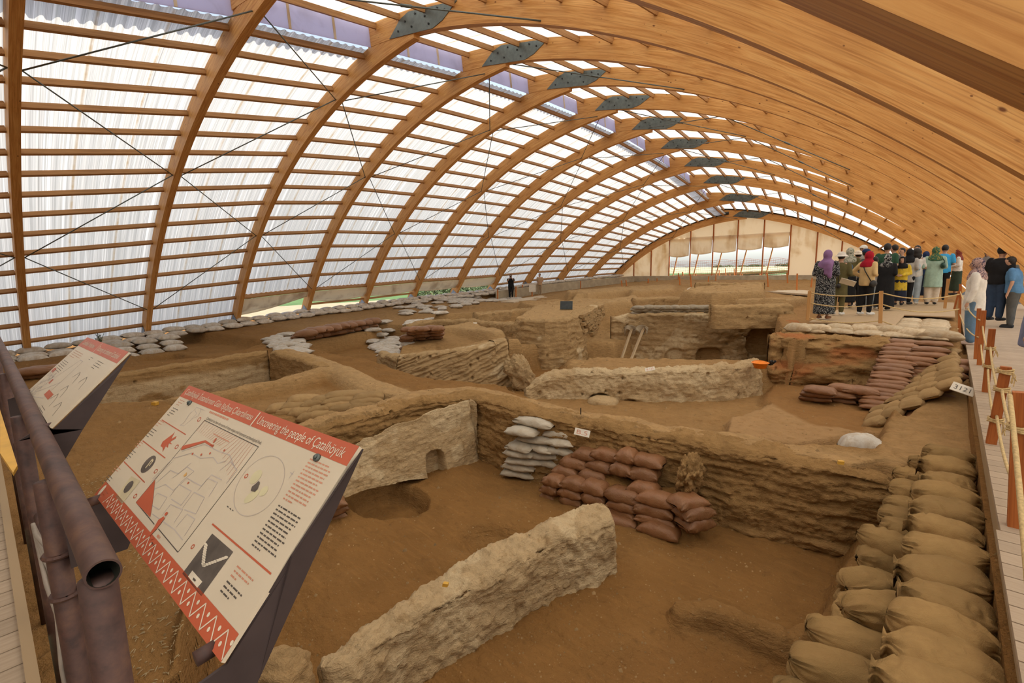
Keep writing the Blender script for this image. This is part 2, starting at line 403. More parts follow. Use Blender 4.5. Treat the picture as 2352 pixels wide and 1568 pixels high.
for i in range(NA - 1):
    A, B = ARCH[i], ARCH[i + 1]
    for side, FR, fnA, fnB in (('l', FL, A.L, B.L), ('r', FRr, A.Rt, B.Rt)):
        for k, t in enumerate(FR):
            if side == 'l' and i in OPEN and k == 0: continue
            if side == 'r' and k == 16 and i in (4, 5): continue
            mb = MB(); a = fnA(t, 0.165); b = fnB(t, 0.165); u = (fnA(t, 1.0) - fnA(t, 0)).normalized()
            d = (b - a).normalized()
            hh = 0.125 if not (side == 'l' and k == 1 and i in OPEN) else 0.22
            mb.bar(a + d * BW / 2, b - d * BW / 2, 0.07, hh, u)
            mb.build('purlin', MATS['purlin_wood'], ceiling)
    # corrugated sheets, three to a bay on either side
    for side in 'lr':
        for q in range(3):
            nu, nv = 30, 26
            lo, hi = (0.0, 0.884) if side == 'l' else (-0.012, 0.94)
            if side == 'l' and i in OPEN: lo = FL[1]
            if side == 'l' and i not in OPEN: lo = -0.01
            if side == 'r': hi = 1.0 if i not in (4, 5) else 0.915
            P = np.zeros((nu + 1, nv + 1, 3)); UV = np.zeros((nu + 1, nv + 1, 2))
            for a in range(nu + 1):
                f = q / 3 + a / nu / 3; M = Arch(i + min(f, 0.99999))
                ph = (a / nu * 5) % 1.0
                prof = 0.0 if ph < 0.45 else (0.035 if 0.55 < ph < 0.9 else 0.0175)
                fn = M.L if side == 'l' else M.Rt
                for b in range(nv + 1):
                    t = lo + (hi - lo) * b / nv; P[a, b] = fn(t, 0.235 + prof); P[a, b, 1] = A.y + 3.2 * f
                    UV[a, b] = (i * 3.2 + 3.2 * f, t * 14)
            link('roof_sheet', grid_mesh('roof_sheet', P, False, UV), MATS['polycarbonate'], ceiling)
    # clerestory strip under the raised edge of the right-hand roof
    for q in range(3):
        M0, M1 = Arch(i + q / 3), Arch(i + min((q + 1) / 3, .99999)); mb = MB()
        def edge(M, f):
            y = A.y + 3.2 * f; tl = (M.a0 - math.acos(max(-1, (M.xl + 0.12 - M.c.x) / (M.r + .25)))) / (M.a0 - M.a1)
            lo_ = M.L(tl, 0.27); hi_ = M.Rt(0.006, 0.2); return Vector((M.xl + .12, y, lo_.z - .05)), Vector((M.xl + .06, y, hi_.z + .03))
        a0, a1 = edge(M0, q / 3); b0, b1 = edge(M1, (q + 1) / 3)
        mb.prism([a0, b0, b1, a1], (-0.012, 0, 0)); mb.build('clerestory_pane', MATS['clerestory_mesh'], ceiling)
        if q:
            mb = MB(); mb.bar(a0 + Vector((.02, 0, 0)), a1 + Vector((.02, 0, 0)), 0.05, 0.025, (1, 0, 0)); mb.build('batten', MATS['canvas'], ceiling)
    # bracing rods
    NOD = ((0.95, 0.52, 0.10), (0.77, 0.31)); na, nb_ = NOD[i % 2], NOD[(i + 1) % 2]
    for lv in [(a_, b_) for a_ in na for b_ in nb_ if abs(a_ - b_) < .28]:
        mb = MB(); p0 = A.L(lv[0], -0.18); p1 = B.L(lv[1], -0.18); mb.tube([p0 + Vector((0, .09, 0)), p1 - Vector((0, .09, 0))], 0.014, 6)
        mb.build('brace_rod', MATS['galv_steel'], ceiling, True)
    for lv in ((0.10, 0.34), (0.34, 0.56), (0.34, 0.10)):
        if (i + int(lv[0] * 10)) % 2 == 0 and i < 5 and lv[0] > .2 or i < 2 or (i < 6 and lv[0] > .2) or (i % 2 and lv[0] < .2): continue
        mb = MB(); p0 = A.Rt(lv[0], -0.2); p1 = B.Rt(lv[1], -0.2); mb.tube([p0 + Vector((0, .09, 0)), p1 - Vector((0, .09, 0))], 0.014, 6)
        pm = (p0 + p1) / 2; dd = (p1 - p0).normalized(); mb.tube([pm - dd * .10, pm + dd * .10], 0.028, 6)
        mb.build('brace_rod', MATS['galv_steel'], ceiling, True)

# rolled-up canvas over the open lower bays on the left, and the low rail under it
for n_, i in enumerate(OPEN):
    A, B = ARCH[i], ARCH[i + 1]; nu, nv = 28, 12; P = np.zeros((nu + 1, nv + 1, 3)); rs = np.random.RandomState(i)
    for a in range(nu + 1):
        f = a / nu; M = Arch(i + min(f, .9999)); drop = (0.62 + 0.10 * math.sin(f * 3.1)) * (1.35 - .9 * f if i == 3 else 0.95)
        for b in range(nv + 1):
            v = b / nv; top = M.L(FL[1], -0.02)
            base = M.L(FL[1] - drop * v / M.ll, 0.0)
            ww = 0.05 * math.sin(v * math.pi) * (1 + .5 * math.sin(f * 9 + i)) + (0.06 * math.sin(v * 20) if v > .75 else 0)
            P[a, b] = (base.x + ww + .03 * mnoise.noise((f * 6, v * 3, i)), A.y + .1 + 3.0 * f, base.z)
    o = link('rolled_canvas', grid_mesh('rolled_canvas', P), MATS['tarp'])
    tag(o, ['long sagging beige canvas roll at the left end of the open side strip', 'beige canvas roll over the strip, second from its left end', 'beige canvas roll in the middle of the open side strip', 'beige canvas roll over the strip beside the grey bushes', 'drooping beige canvas roll nearest the standing photographer'][n_], 'canvas', 'rolled canvas along the left side')
    so_ = o.modifiers.new('thick', 'SOLIDIFY'); so_.thickness = 0.01
    if i in (4, 5):
        mb = MB(); mb.bar(A.L(FL[1] - .75 / A.ll, 0) + Vector((0, .09, 0)), B.L(FL[1] - .75 / B.ll, 0) - Vector((0, .09, 0)), 0.06, 0.1); mb.build('purlin', MATS['purlin_wood'], ceiling)

# far end wall of canvas on timber posts, with five open window bays
YG = YA(12) + 0.12; GA = ARCH[12]
gx = [atY(x_, 560, YG).x for x_ in (1415, 1457.5, 1497, 1538.8, 1586.5, 1638.5, 1694.2, 1753.9, 1815.2, 1877, 1935, 1985, 2030)]
def soffit(x):
    if x < GA.xr - 0.15:
        return GA.c.y + math.sqrt(max(0, (GA.r - .2) ** 2 - (x - GA.c.x) ** 2))
    return GA.rc.y + math.sqrt(max(0, (RR + .1) ** 2 - (x - GA.rc.x) ** 2))
wall_end = tag(empty('wall_far', (0, 0, 0)), 'cream canvas end wall under the far arch', None, None, 'structure')
zsill = atY(1680, 631, YG).z
def rowz(px_, py_): return atY(px_, py_, YG).z
ctop = {3: 551, 4: 546, 5: 543, 6: 538}; cbot = {3: 584, 4: 579, 5: 578, 6: 574, 7: 569}
for k in range(len(gx) - 1):
    x0, x1 = gx[k], gx[k + 1]; win = 3 <= k <= 7; n = 8
    zb = zsill - 0.15 if not win else rowz(1680, 548)
    pts = [(x0, YG, zb)] + [(x1, YG, zb)] + [(x1 + (x0 - x1) * j / n, YG, max(zb + .02, soffit(x1 + (x0 - x1) * j / n))) for j in range(n + 1)]
    mb = MB(); mb.prism(pts, (0, 0.02, 0)); mb.build('canvas_panel', MATS['canvas'], wall_end)
    mb = MB(); mb.bar((x0, YG - .04, zsill - .3), (x0, YG - .04, soffit(x0)), 0.07, 0.09, (0, 1, 0)); mb.build('wall_post', MATS['post_red'], wall_end)
    if win:
        zt = rowz(1680, 540); zl = rowz(1680, [584, 579, 577, 573, 570][k - 3]); nu, nv = 20, 12; P = np.zeros((nu + 1, nv + 1, 3))
        for a in range(nu + 1):
            for b in range(nv + 1):
                u, v = a / nu, b / nv
                P[a, b] = (x0 + .05 + (x1 - x0 - .1) * u, YG - .05 - .07 * v - .05 * mnoise.noise((u * 4 + k, v * 3, 1)) - (.06 * math.sin(v * math.pi * .5)), zt + (zl - zt - .12 * math.sin(u * math.pi) * .8) * v)
        o = link('curtain', grid_mesh('curtain', P), MATS['canvas'], wall_end)
        o.modifiers.new('thick', 'SOLIDIFY').thickness = 0.012
        mb = MB(); mb.bar((x0 + .12, YG + .35, zsill - .25), (x0 + .12 + (x1 - x0) * .32, YG + .1, zl + .3), 0.06, 0.09, (0, 1, 0)); mb.build('brace_post', MATS['post_tan'], wall_end)
# open safety netting across the window strip
mb = MB(); xa, xb = gx[3], gx[8]
for r_ in range(10):
    z_ = zsill - .05 + r_ * 0.115
    mb.tube([(xa + (xb - xa) * j / 24, YG + .06, z_ + .03 * math.sin(j * 1.1 + r_) + .10 * (r_ / 9) * abs(math.sin(j * math.pi / 24 * 5))) for j in range(25)], 0.009, 4, False)
for j in range(60):
    x_ = xa + (xb - xa) * j / 59; mb.tube([(x_, YG + .06, zsill - .08), (x_ + .02, YG + .06, zsill + 1.05)], 0.005, 4, False)
simple('net_red', (0.45, 0.16, 0.10), 0.8)
tag(mb.build('safety_net', MATS['net_red']), 'reddish plastic safety netting across the far window openings', 'net')
# near end wall behind the photographer (closed canvas, unseen; made dark and dense to dim the foreground)
mb = MB(); n = 24; A0 = ARCH[0]
pts = [(A0.L(0, 0).x, A0.y - .12, -1.2), (A0.Rt(1, 0).x, A0.y - .12, -1.2)] + [tuple(A0.Rt(1 - j / n, -.1) + Vector((0, -.12, 0))) for j in range(n + 1)] + [tuple(A0.L(1 - j / n, -.1) + Vector((0, -.12, 0))) for j in range(1, n + 1)]
mb.prism(pts, (0, 0.02, 0)); tag(mb.build('wall_near', MATS['dimming_canvas']), 'canvas end wall behind the viewer', None, None, 'structure')
# ------------------------------------------------------------------ excavated ground: one relief sheet, finer towards the viewer
def zfoot(y): return np.interp(y, [YA(i) for i in range(NA)], FZ)
def m_earth(name, base, tan, pale, red, dark):
    t = NT(name); p = t.pbsdf(Roughness=0.95); p.inputs['Specular IOR Level'].default_value = 0.08
    v = t.coord('Object'); at_ = t.n('VertexColor'); at_.layer_name = 'soil'
    sp = t.n('SeparateColor'); t.l(at_.outputs[0], sp.inputs[0])
    n1 = t.noise(v, 1.3, 5, 0.6); n2 = t.noise(v, 9.0, 5, 0.65); n3 = t.noise(v, 55.0, 3, 0.6); st = t.noise(t.coord('Object', (1, 1, 5)), 6.0, 5, 0.65, .5)
    c = t.mix(t.ramp(n1, [(0.35, 0.0), (0.65, 1.0)]), base, tuple(x * 1.22 for x in base))
    sw = t.noise(t.coord('Object', (1.2, 7.0, 1.0), (0, 0, 0.5)), 1.6, 4, 0.6, 1.5)
    c = t.mix(t.ramp(sw, [(0.5, 0.0), (0.72, 0.45)]), c, tuple(x * 1.5 for x in base))
    tn = t.mix(t.ramp(st, [(0.35, 0.0), (0.65, 1.0)]), tuple(x * 0.78 for x in tan), tuple(x * 1.12 for x in tan))
    c = t.mix(sp.outputs[0], c, tn)
    c = t.mix(t.math('MULTIPLY', sp.outputs[1], t.ramp(n2, [(0.32, 0.55), (0.5, 1.0)])), c, pale)
    c = t.mix(sp.outputs[2], c, red)
    c = t.mix(t.ramp(n2, [(0.22, 0.55), (0.42, 0.0)]), c, dark)
    c = t.mix(t.ramp(n3, [(0.66, 0.0), (0.72, 0.35)]), c, pale)
    t.l(c, p.inputs['Base Color'])
    h = t.math('ADD', t.math('MULTIPLY', n2, 0.6), t.math('ADD', t.math('MULTIPLY', n3, 0.25), t.math('MULTIPLY', st, 0.7)))
    t.bump(p, h, 0.85, 0.05)
    return t.m
m_earth('earth', (0.200, 0.100, 0.031), (0.37, 0.222, 0.092), (0.50, 0.36, 0.195), (0.33, 0.125, 0.045), (0.110, 0.056, 0.020))

class Terrain:
    "heights set polygon by polygon; w is the run of the bank at a polygon's edge"
    def __init__(s):
        az = np.radians(np.linspace(-14, 101, 830)); rr = np.exp(np.linspace(math.log(0.75), math.log(50.0), 790))
        s.X = -np.sin(az)[:, None] * rr[None]; s.Y = np.cos(az)[:, None] * rr[None]
        s.n0 = fbm(s.X * 1.1, s.Y * 1.1, 0.0, 3); s.n1 = fbm(s.X * 4.5, s.Y * 4.5, 3.0, 3); s.n2 = fbm(s.X * 17, s.Y * 17, 6.0, 2)
        s.wx = s.X + 0.10 * s.n0 + 0.015 * s.n1; s.wy = s.Y + 0.10 * fbm(s.X * 1.1 + 40, s.Y * 1.1, 0.0, 2) + 0.015 * fbm(s.X * 4.5 + 9, s.Y * 4.5, 3.0, 3)
        s.soil = np.zeros(s.X.shape + (3,))
        x, y = s.X, s.Y
        zl = zfoot(y) - 0.05 - .50 * sstep(18.5, 22.5, y) * sstep(-22.7, -21.7, x)
        mid = np.interp(y, [0, 8, 16, 24, 30, 36], [-0.75, -0.65, -0.35, 0.05, 0.30, 0.65])
        rgt = np.interp(y, [0, 8, 12, 20, 30, 36], [-0.6, -0.35, -0.15, -0.1, 0.1, 0.6])
        t1 = np.clip((x + 23) / 7, 0, 1); t2 = np.clip((x + 9) / 9, 0, 1)
        s.Z = (zl * (1 - t1) + mid * t1) * (1 - t2) + rgt * t2
        s.rough = np.full(s.X.shape, 1.0)
    def dist(s, poly, sl):
        x, y = s.wx[sl], s.wy[sl]; P = np.array(poly, float); ins = np.zeros(x.shape, bool); d2 = np.full(x.shape, 1e9)
        for a, b in zip(P, np.roll(P, -1, 0)):
            e = b - a; t = np.clip(((x - a[0]) * e[0] + (y - a[1]) * e[1]) / max(1e-9, e @ e), 0, 1)
            d2 = np.minimum(d2, (x - a[0] - t * e[0]) ** 2 + (y - a[1] - t * e[1]) ** 2)
            c = (a[1] > y) != (b[1] > y)
            with np.errstate(divide='ignore', invalid='ignore'):
                ins ^= c & (x < (b[0] - a[0]) * (y - a[1]) / (b[1] - a[1]) + a[0])
        d = np.sqrt(d2); return np.where(ins, d, -d)
    def region(s, poly, m):
        P = np.array(poly, float)
        msk = (s.X > P[:, 0].min() - m) & (s.X < P[:, 0].max() + m) & (s.Y > P[:, 1].min() - m) & (s.Y < P[:, 1].max() + m)
        if not msk.any(): return None
        i = np.where(msk.any(1))[0]; j = np.where(msk.any(0))[0]; return (slice(i[0], i[-1] + 1), slice(j[0], j[-1] + 1))
    def set(s, poly, z, w=0.12, soil=None, mode='set', inset=0.0):
        "poly of (x, y) or (x, y, z); z constant or None to blend the corners' z"
        sl = s.region(poly, w + .4)
        if sl is None: return
        d = s.dist([p[:2] for p in poly], sl) - inset; k = sstep(-w / 2, w / 2, d)
        if z is None:
            num = 0; den = 0
            for p in poly:
                q = 1.0 / ((s.X[sl] - p[0]) ** 2 + (s.Y[sl] - p[1]) ** 2 + 0.15) ** 1.5; num = num + q * p[2]; den = den + q
            z = num / den
        tgt = z if mode == 'set' else (np.maximum(s.Z[sl], z) if mode == 'max' else (np.minimum(s.Z[sl], z) if mode == 'min' else s.Z[sl] + z))
        s.Z[sl] = s.Z[sl] * (1 - k) + tgt * k
        if soil is not None:
            s.soil[sl] = s.soil[sl] * (1 - k[..., None]) + np.array(soil) * k[..., None]
    def paint(s, poly, soil, w=0.3):
        sl = s.region(poly, w)
        if sl is None: return
        k = sstep(-w / 2, w / 2, s.dist([p[:2] for p in poly], sl))[..., None]
        s.soil[sl] = s.soil[sl] * (1 - k) + np.array(soil) * k
    def bump(s, cx, cy, r, h, ax=1.0, ang=0.0, p=2.0):
        sl = s.region([(cx - 2 * r * ax, cy - 2 * r * ax), (cx + 2 * r * ax, cy + 2 * r * ax)], .2)
        if sl is None: return
        dx, dy = s.wx[sl] - cx, s.wy[sl] - cy; u = dx * math.cos(ang) + dy * math.sin(ang); v = -dx * math.sin(ang) + dy * math.cos(ang)
        s.Z[sl] += h * np.exp(-((np.sqrt((u / ax) ** 2 + v * v) / r) ** p))
    def ridge(s, pts, r, h=None, soil=None):
        "rounded bank along (x, y, z) points"
        P = np.array(pts, float); sl = s.region(pts, 2.5 * r)
        if sl is None: return
        x, y = s.wx[sl], s.wy[sl]; best = np.full(x.shape, 1e9); bz = np.zeros(x.shape)
        for a, b in zip(P[:-1], P[1:]):
            e = b - a; t = np.clip(((x - a[0]) * e[0] + (y - a[1]) * e[1]) / (e[0] ** 2 + e[1] ** 2), 0, 1)
            d = np.hypot(x - a[0] - t * e[0], y - a[1] - t * e[1]); m_ = d < best; best = np.where(m_, d, best); bz = np.where(m_, a[2] + t * e[2], bz)
        k = sstep(1.0, 0.45, best / r); top = bz - 0.35 * r * (best / r) ** 2
        s.Z[sl] = np.where(top > s.Z[sl], s.Z[sl] * (1 - k) + top * k, s.Z[sl])
        if soil is not None: s.soil[sl] = s.soil[sl] * (1 - k[..., None]) + np.array(soil) * k[..., None]
T = Terrain()
TAN = (0.95, 0.05, 0); SAND = (0.55, 0, 0); WALLC = (1.0, 0.2, 0); DIRT = (0, 0, 0)
pz = lambda L, z: [tuple(at(a, b, z))[:2] for a, b in L]
pzz = lambda L: [tuple(at(a, b, z)) for a, b, z in L]

# far half: low mounds, ledges and shallow rooms
T.paint([(-22, 8), (-3, 8), (-3, 37), (-22, 37)], (0.6, 0.05, 0), 2.0)
T.set(pzz([(1460, 700, .05), (1620, 695, .1), (1690, 700, .1), (1640, 722, 0), (1450, 720, -.05)]), None, 0.3, SAND)
T.set(pz([(1460, 684), (1690, 680), (1680, 700), (1640, 705), (1470, 700)], .05), -0.15, .25, WALLC)
T.set(pz([(1640, 708), (1690, 686), (1860, 680), (1850, 712), (1760, 720), (1645, 722)], .42), 0.42, .22, WALLC)
T.set(pz([(1560, 668), (1600, 657), (1755, 653), (1758, 668), (1640, 674)], .65), 0.65, .3, WALLC)
T.set(pz([(1300, 668), (1420, 660), (1550, 655), (1545, 664), (1400, 673), (1310, 680)], .35), .38, .3, WALLC)
T.set(pz([(1290, 690), (1440, 676), (1470, 684), (1450, 695), (1330, 705)], .15), 0.22, .3, WALLC)
T.set(pz([(1235, 697), (1330, 688), (1300, 705), (1240, 712)], -.05), -0.3, .3, TAN)
T.set(pz([(1190, 692), (1280, 684), (1310, 690), (1230, 702)], .05), 0.02, .25, TAN)
T.set(pz([(1340, 684), (1445, 672), (1450, 680), (1350, 692)], .2), -0.02, .3, TAN)
T.set(pz([(1070, 735), (1180, 720), (1250, 722), (1160, 750), (1100, 748)], -.15), -0.55, .3, TAN)
T.ridge(pzz([(1010, 720, -.15), (1080, 716, -.1), (1200, 712, -.05), (1260, 716, 0)]), .35, None, TAN)

# W7 room and the rooms on the left half
T.set(pzz([(935, 750, -.3), (1000, 733, -.25), (1080, 732, -.22), (1160, 757, -.2), (1165, 775, -.25), (1050, 752, -.3)]), None, .25, WALLC)
T.set(pz([(690, 815), (660, 800), (850, 772), (960, 780), (1010, 772), (1090, 772), (1130, 780), (1000, 800), (940, 815), (900, 840), (800, 850)], -1.05), -1.05, .22, (0.1, 0, 0))
T.set(pz([(640, 792), (700, 774), (850, 748), (880, 752), (850, 760), (700, 784), (660, 795)], -.55), -0.58, .2, SAND)
T.set(pz([(290, 812), (400, 780), (500, 785), (600, 800), (520, 830), (330, 845)], -.9), -0.95, .35, (0.15, 0, 0))
T.set(pz([(330, 822), (400, 812), (470, 822), (420, 838), (340, 842)], -.95), -1.15, .2, DIRT)
T.set([(-13.5, 1.2), (-13.5, 5.15), (-10.4, 4.95), (-10.2, 2.5), (-11.4, 1.3)], -1.3, .2, SAND, inset=-.2)
T.ridge([(-11.5, 1.35, -.74), (-10.4, 2.4, -.64), (-9.9, 3.2, -.53), (-9.8, 4.0, -.47), (-10.05, 4.95, -.44)], .34, None, TAN)
T.ridge([(-13.5, 5.6, -.46), (-11.9, 5.6, -.48), (-9.8, 5.3, -.49), (-8.2, 5.0, -.52), (-7.1, 4.95, -.55)], .5, None, WALLC)
T.set([(-9.6, 2.3), (-9.5, 4.55), (-8.4, 4.5), (-7.6, 4.4), (-7.4, 3.3), (-8.4, 2.2)], -0.74, .3, SAND)
T.set([(-8.1, 2.4), (-7.7, 4.6), (-6.75, 4.75), (-6.7, 2.6)], -0.98, .3, SAND)
# low court between the slanted wall and the rim, and the deep central room
T.set([(-12.6, 7.4), (-10, 6.9), (-8.3, 6.6), (-6.0, 7.0), (-6.2, 8.6), (-7.2, 11.2), (-8.2, 11.4), (-9.0, 8.2), (-12.4, 7.9)], -1.25, .2, DIRT, inset=-.25)
T.set([(-12.2, 8.0, -.9), (-11.0, 8.0, -.66), (-9.0, 8.2, -.36), (-8.2, 9.6, -.2), (-9.4, 10.3, -.4), (-11.6, 9.4, -.85)], None, .3, TAN)
T.set([(-9.9, 10.6), (-8.6, 10.7), (-7.9, 11.5), (-8.7, 14.2), (-9.6, 16.0), (-11.4, 20.5), (-14.0, 21.0), (-13.0, 15.5)], 0.15, .2, WALLC, inset=.3)
T.set([(-8.4, 12.6), (-6.6, 9.9), (-2.95, 10.9), (-3.1, 12.4), (-3.6, 14.4), (-3.9, 17.6), (-4.4, 16.9), (-5.0, 16.0), (-6.0, 15.4), (-8.0, 14.5)], -1.5, .2, SAND, inset=-.25)
T.set([(-8.8, 13.0), (-9.4, 15.6), (-8.2, 16.4), (-7.6, 14.6), (-7.7, 13.4)], -0.75, .5, TAN)
T.set([(-8.0, 14.9), (-6.0, 15.7), (-3.9, 16.9), (-3.2, 18.6), (-5.5, 18.6), (-8.3, 17.0)], 0.02, .15, WALLC, inset=.3)
T.set([(-8.2, 11.3), (-7.0, 10.1), (-6.4, 10.8), (-7.4, 12.2)], -1.0, .5, TAN)
# room B behind the rim, its plastered platform, and room B.131
T.set([(-6.1, 6.5), (-4.0, 6.05), (-2.6, 6.1), (-0.5, 6.6), (-0.5, 9.2), (-2.3, 11.4), (-3.0, 9.9), (-5.8, 8.0)], -0.93, .3, (0.42, 0.05, 0))
T.set(pz([(1680, 955), (1655, 1008), (1830, 1015), (2030, 990), (2015, 975), (1890, 925), (1800, 918)], -.76), -0.76, .14, (0.55, 0.25, 0.12))
T.set([(-2.55, 10.6), (-2.3, 9.3), (-1.4, 8.2), (-0.7, 8.3), (-0.55, 9.3), (-0.7, 11.8), (-1.7, 11.9), (-2.55, 11.3)], -0.79, .2, (0.2, 0, 0.12))
T.set([(-2.5, 11.75), (-1.7, 12.25), (-.7, 12.2), (.28, 12.0), (.3, 30), (-3.9, 30), (-3.9, 16.5), (-3.4, 14.6), (-2.9, 12.8)], 0.14, .15, (0.5, 0, 0.1))
T.set([(-0.66, 8.4, -.8), (-0.66, 11.6, -.8), (-.5, 12.1, -.3), (0.45, 12.2, -.03), (0.45, 8.2, -.16)], None, .15, SAND)
T.set([(-0.42, 6.35, -.48), (-0.45, 7.9, -.5), (-0.1, 9.3, -.35), (.45, 10.5, -.15), (.45, 6.0, -.38)], None, .2, (0.75, 0.05, 0))
# rim of B.5 and its floor
T.set([(-6.36, 2.6), (-6.45, 3.89), (-6.35, 4.57), (-5.9, 5.4), (-5.23, 5.45), (-4.52, 5.4), (-3.58, 5.6), (-2.4, 5.72), (-1.3, 5.82), (-.2, 5.95), (-.2, 6.5), (-1.0, 6.35), (-1.75, 6.45), (-2.6, 6.2), (-3.3, 6.2), (-4.0, 6.0), (-5.13, 6.05), (-6.36, 6.05), (-7.05, 5.2), (-6.95, 4.1), (-6.9, 2.6)], -0.52, .18, (1.0, 0.1, 0))
T.set([(-.38, 5.85), (-1.4, 5.72), (-2.2, 5.62), (-3.0, 5.5), (-3.8, 5.45), (-4.4, 5.28), (-5.0, 5.2), (-5.6, 5.25), (-6.25, 4.5), (-6.3, 3.1), (-6.5, 2.0), (-4.7, 1.25), (-3.75, 1.0), (-3.3, .75), (-3.0, .3), (-.1, .3), (-.25, 3)], -1.5, .12, DIRT, inset=-.2)
T.set([(-0.30, .3, -1.35), (-.55, 3, -1.4), (-.55, 5.9, -1.35), (-.35, 6.3, -.9), (.5, 6.4, -.42), (.5, .3, -.42)], None, .2, (0.1, 0, 0))
# hollows and banks on the floor of B.5
T.set([(-5.45 + .55 * math.cos(a), 3.5 + .42 * math.sin(a)) for a in np.linspace(0, 6.28, 16)[:-1]], -1.78, .16, DIRT)
T.bump(-3.75, 3.75, .28, -.22, 1.4, .6, 3); T.bump(-4.6, 4.9, .6, -.06); T.bump(-5.35, 4.6, .35, .10); T.bump(-4.9, 2.6, .6, .06)
T.ridge([(-1.5, 3.85, -1.37), (-1.28, 4.0, -1.32), (-.95, 4.03, -1.33), (-.68, 4.1, -1.36), (-.5, 4.4, -1.28), (-.4, 4.8, -1.2)], .16, None, (0.1, 0, 0))
T.set([(-1.5, 3.7), (-.6, 3.95), (-.35, 4.3), (-.35, .3), (-1.6, .3), (-2.1, 2.4)], -1.56, .3, (0.0, 0, 0.05))
T.bump(-4.2, 1.9, .5, .1)
T.set([(-3.75, 5.05, -1.45), (-1.95, 5.2, -1.45), (-2.1, 5.65, -.98), (-3.5, 5.55, -.98)], None, .2, DIRT, mode='max')
# ground beside the information panels
T.set([(-3.35, .62, -.85), (-3.05, .2, -.85), (-4.0, -1.5, -.8), (-16, -1.5, -.75), (-12, 1.25, -.75), (-10.8, 2.2, -.72), (-8.4, 2.25, -.8), (-6.7, 2.1, -.88), (-4.7, 1.1, -.85)], None, .16, (0.22, 0, 0), inset=.05)
T.set(pz([(370, 965), (420, 955), (450, 965), (390, 1010), (380, 1000)], -.78), -1.1, .12, DIRT)

cl = np.abs(np.gradient(T.Z, axis=1)) / np.maximum(1e-3, np.hypot(np.gradient(T.X, axis=1), np.gradient(T.Y, axis=1)))
steep = np.clip(cl / 1.5, 0, 1)
T.Z += .05 * sstep(9, 16, np.hypot(T.X, T.Y)) * np.round(2.2 * fbm(T.X * .9, T.Y * .9, 1.0, 3)) * 1.0 * (T.X < -3.9) * (T.X > -19) * (T.Y > 16) + .018 * np.maximum(0, fbm(T.X * 9, T.Y * 9, 2.0, 2)) ** 1.0 + 0.035 * T.n0 + (0.022 + .02 * steep) * T.n1 + (0.007 + .012 * steep) * T.n2
lay = pnoise(T.X * 1.5, T.Y * 1.5, T.Z * 14) * .06 * steep
P = np.stack([T.X + lay * T.X / np.hypot(T.X, T.Y), T.Y + lay * T.Y / np.hypot(T.X, T.Y), T.Z], -1)
T.soil[..., 0] = np.clip(T.soil[..., 0] + .25 * steep + .15 * T.n0, 0, 1)
ok = (T.X < 0.36) & ((T.Y > 0.02) | (T.X < -0.2)) & (T.X > -24.6) & (T.Y < 37.2) & (T.Y > -2.5)
n_, m_ = T.X.shape; idx = np.arange(n_ * m_).reshape(n_, m_)
F = np.stack([idx[:-1, :-1], idx[1:, :-1], idx[1:, 1:], idx[:-1, 1:]], -1).reshape(-1, 4); okf = ok.reshape(-1)[F].any(1); F = F[okf]
used = np.unique(F); remap = np.full(n_ * m_, -1); remap[used] = np.arange(len(used))
me = np_mesh('excavation_ground', P.reshape(-1, 3)[used], remap[F]); set_col(me, 'soil', T.soil.reshape(-1, 3)[used])
floor = link('floor', me, MATS['earth']); tag(floor, 'brown excavated earth with sunken rooms under the shelter', None, None, 'structure')
def ground(x, y):
    r_ = math.hypot(x, y); j = int(round((math.log(max(r_, .76)) - math.log(0.75)) / (math.log(50.0) - math.log(0.75)) * 789)); a = math.degrees(math.atan2(-x, y))
    i = int(round((a + 14) / 115 * 829)); return float(T.Z[max(0, min(829, i)), max(0, min(789, j))])

# open country outside
simple('dry_grass', (0.34, 0.27, 0.165), 0.95, 0, 0.25, 1.5, 0.6, 9, .05)
simple('crop_field', (0.085, 0.15, 0.045), 0.95, 0, 0.3, 0.35, 0.8, 2, .2)
simple('far_plain', (0.36, 0.38, 0.22), 0.95, 0, 0.35, 0.02)
def slab(name, rows, mat, n=30):
    Pn = np.zeros((len(rows), n + 1, 3))
    for a, (x, z) in enumerate(rows):
        for b in range(n + 1): Pn[a, b] = (x, -60 + 260 * b / n, z + .25 * mnoise.noise((x * .2, b * .7, 0)))
    return link(name, grid_mesh(name, Pn), MATS[mat])
Pn = np.zeros((15, 70, 3))
for a, s_ in enumerate(np.linspace(0, 1, 15)):
    for b, y in enumerate(np.linspace(-30, 130, 70)):
        xf = float(np.interp(y, [YA(i) for i in range(NA)], FX)) - 0.25
        Pn[a, b] = (xf - 43 * s_ ** 1.3, y, (float(zfoot(y)) - .05) * (1 - s_) - 2.6 * s_ + .06 * mnoise.noise((xf - 45 * s_, y * .3, 0)))
tag(link('grass_slope', grid_mesh('grass_slope', Pn), MATS['dry_grass']), 'strip of dry yellow grass outside the open left side', None, None, 'structure')
mb = MB(); mb.poly([(-330, -150, -2.62), (-62, -150, -2.62), (-62, 330, -2.62), (-330, 330, -2.62)])
tag(mb.build('crop_field', MATS['crop_field']), 'green crop field beyond the dry grass', None, None, 'structure')
mb = MB(); mb.poly([(-4000, -2500, -2.9), (4000, -2500, -2.9), (4000, 8000, -2.9), (-4000, 8000, -2.9)])
tag(mb.build('plain', MATS['far_plain']), 'flat plain reaching to the horizon beyond the far window', None, None, 'structure')
mb = MB(); mb.poly([(-24, YG + .5, .75), (3, YG + .5, .75), (14, YG + 40, -2.85), (-40, YG + 40, -2.85)])
tag(mb.build('grass_bank', MATS['dry_grass']), 'dry grass bank outside the far end wall', None, None, 'structure')
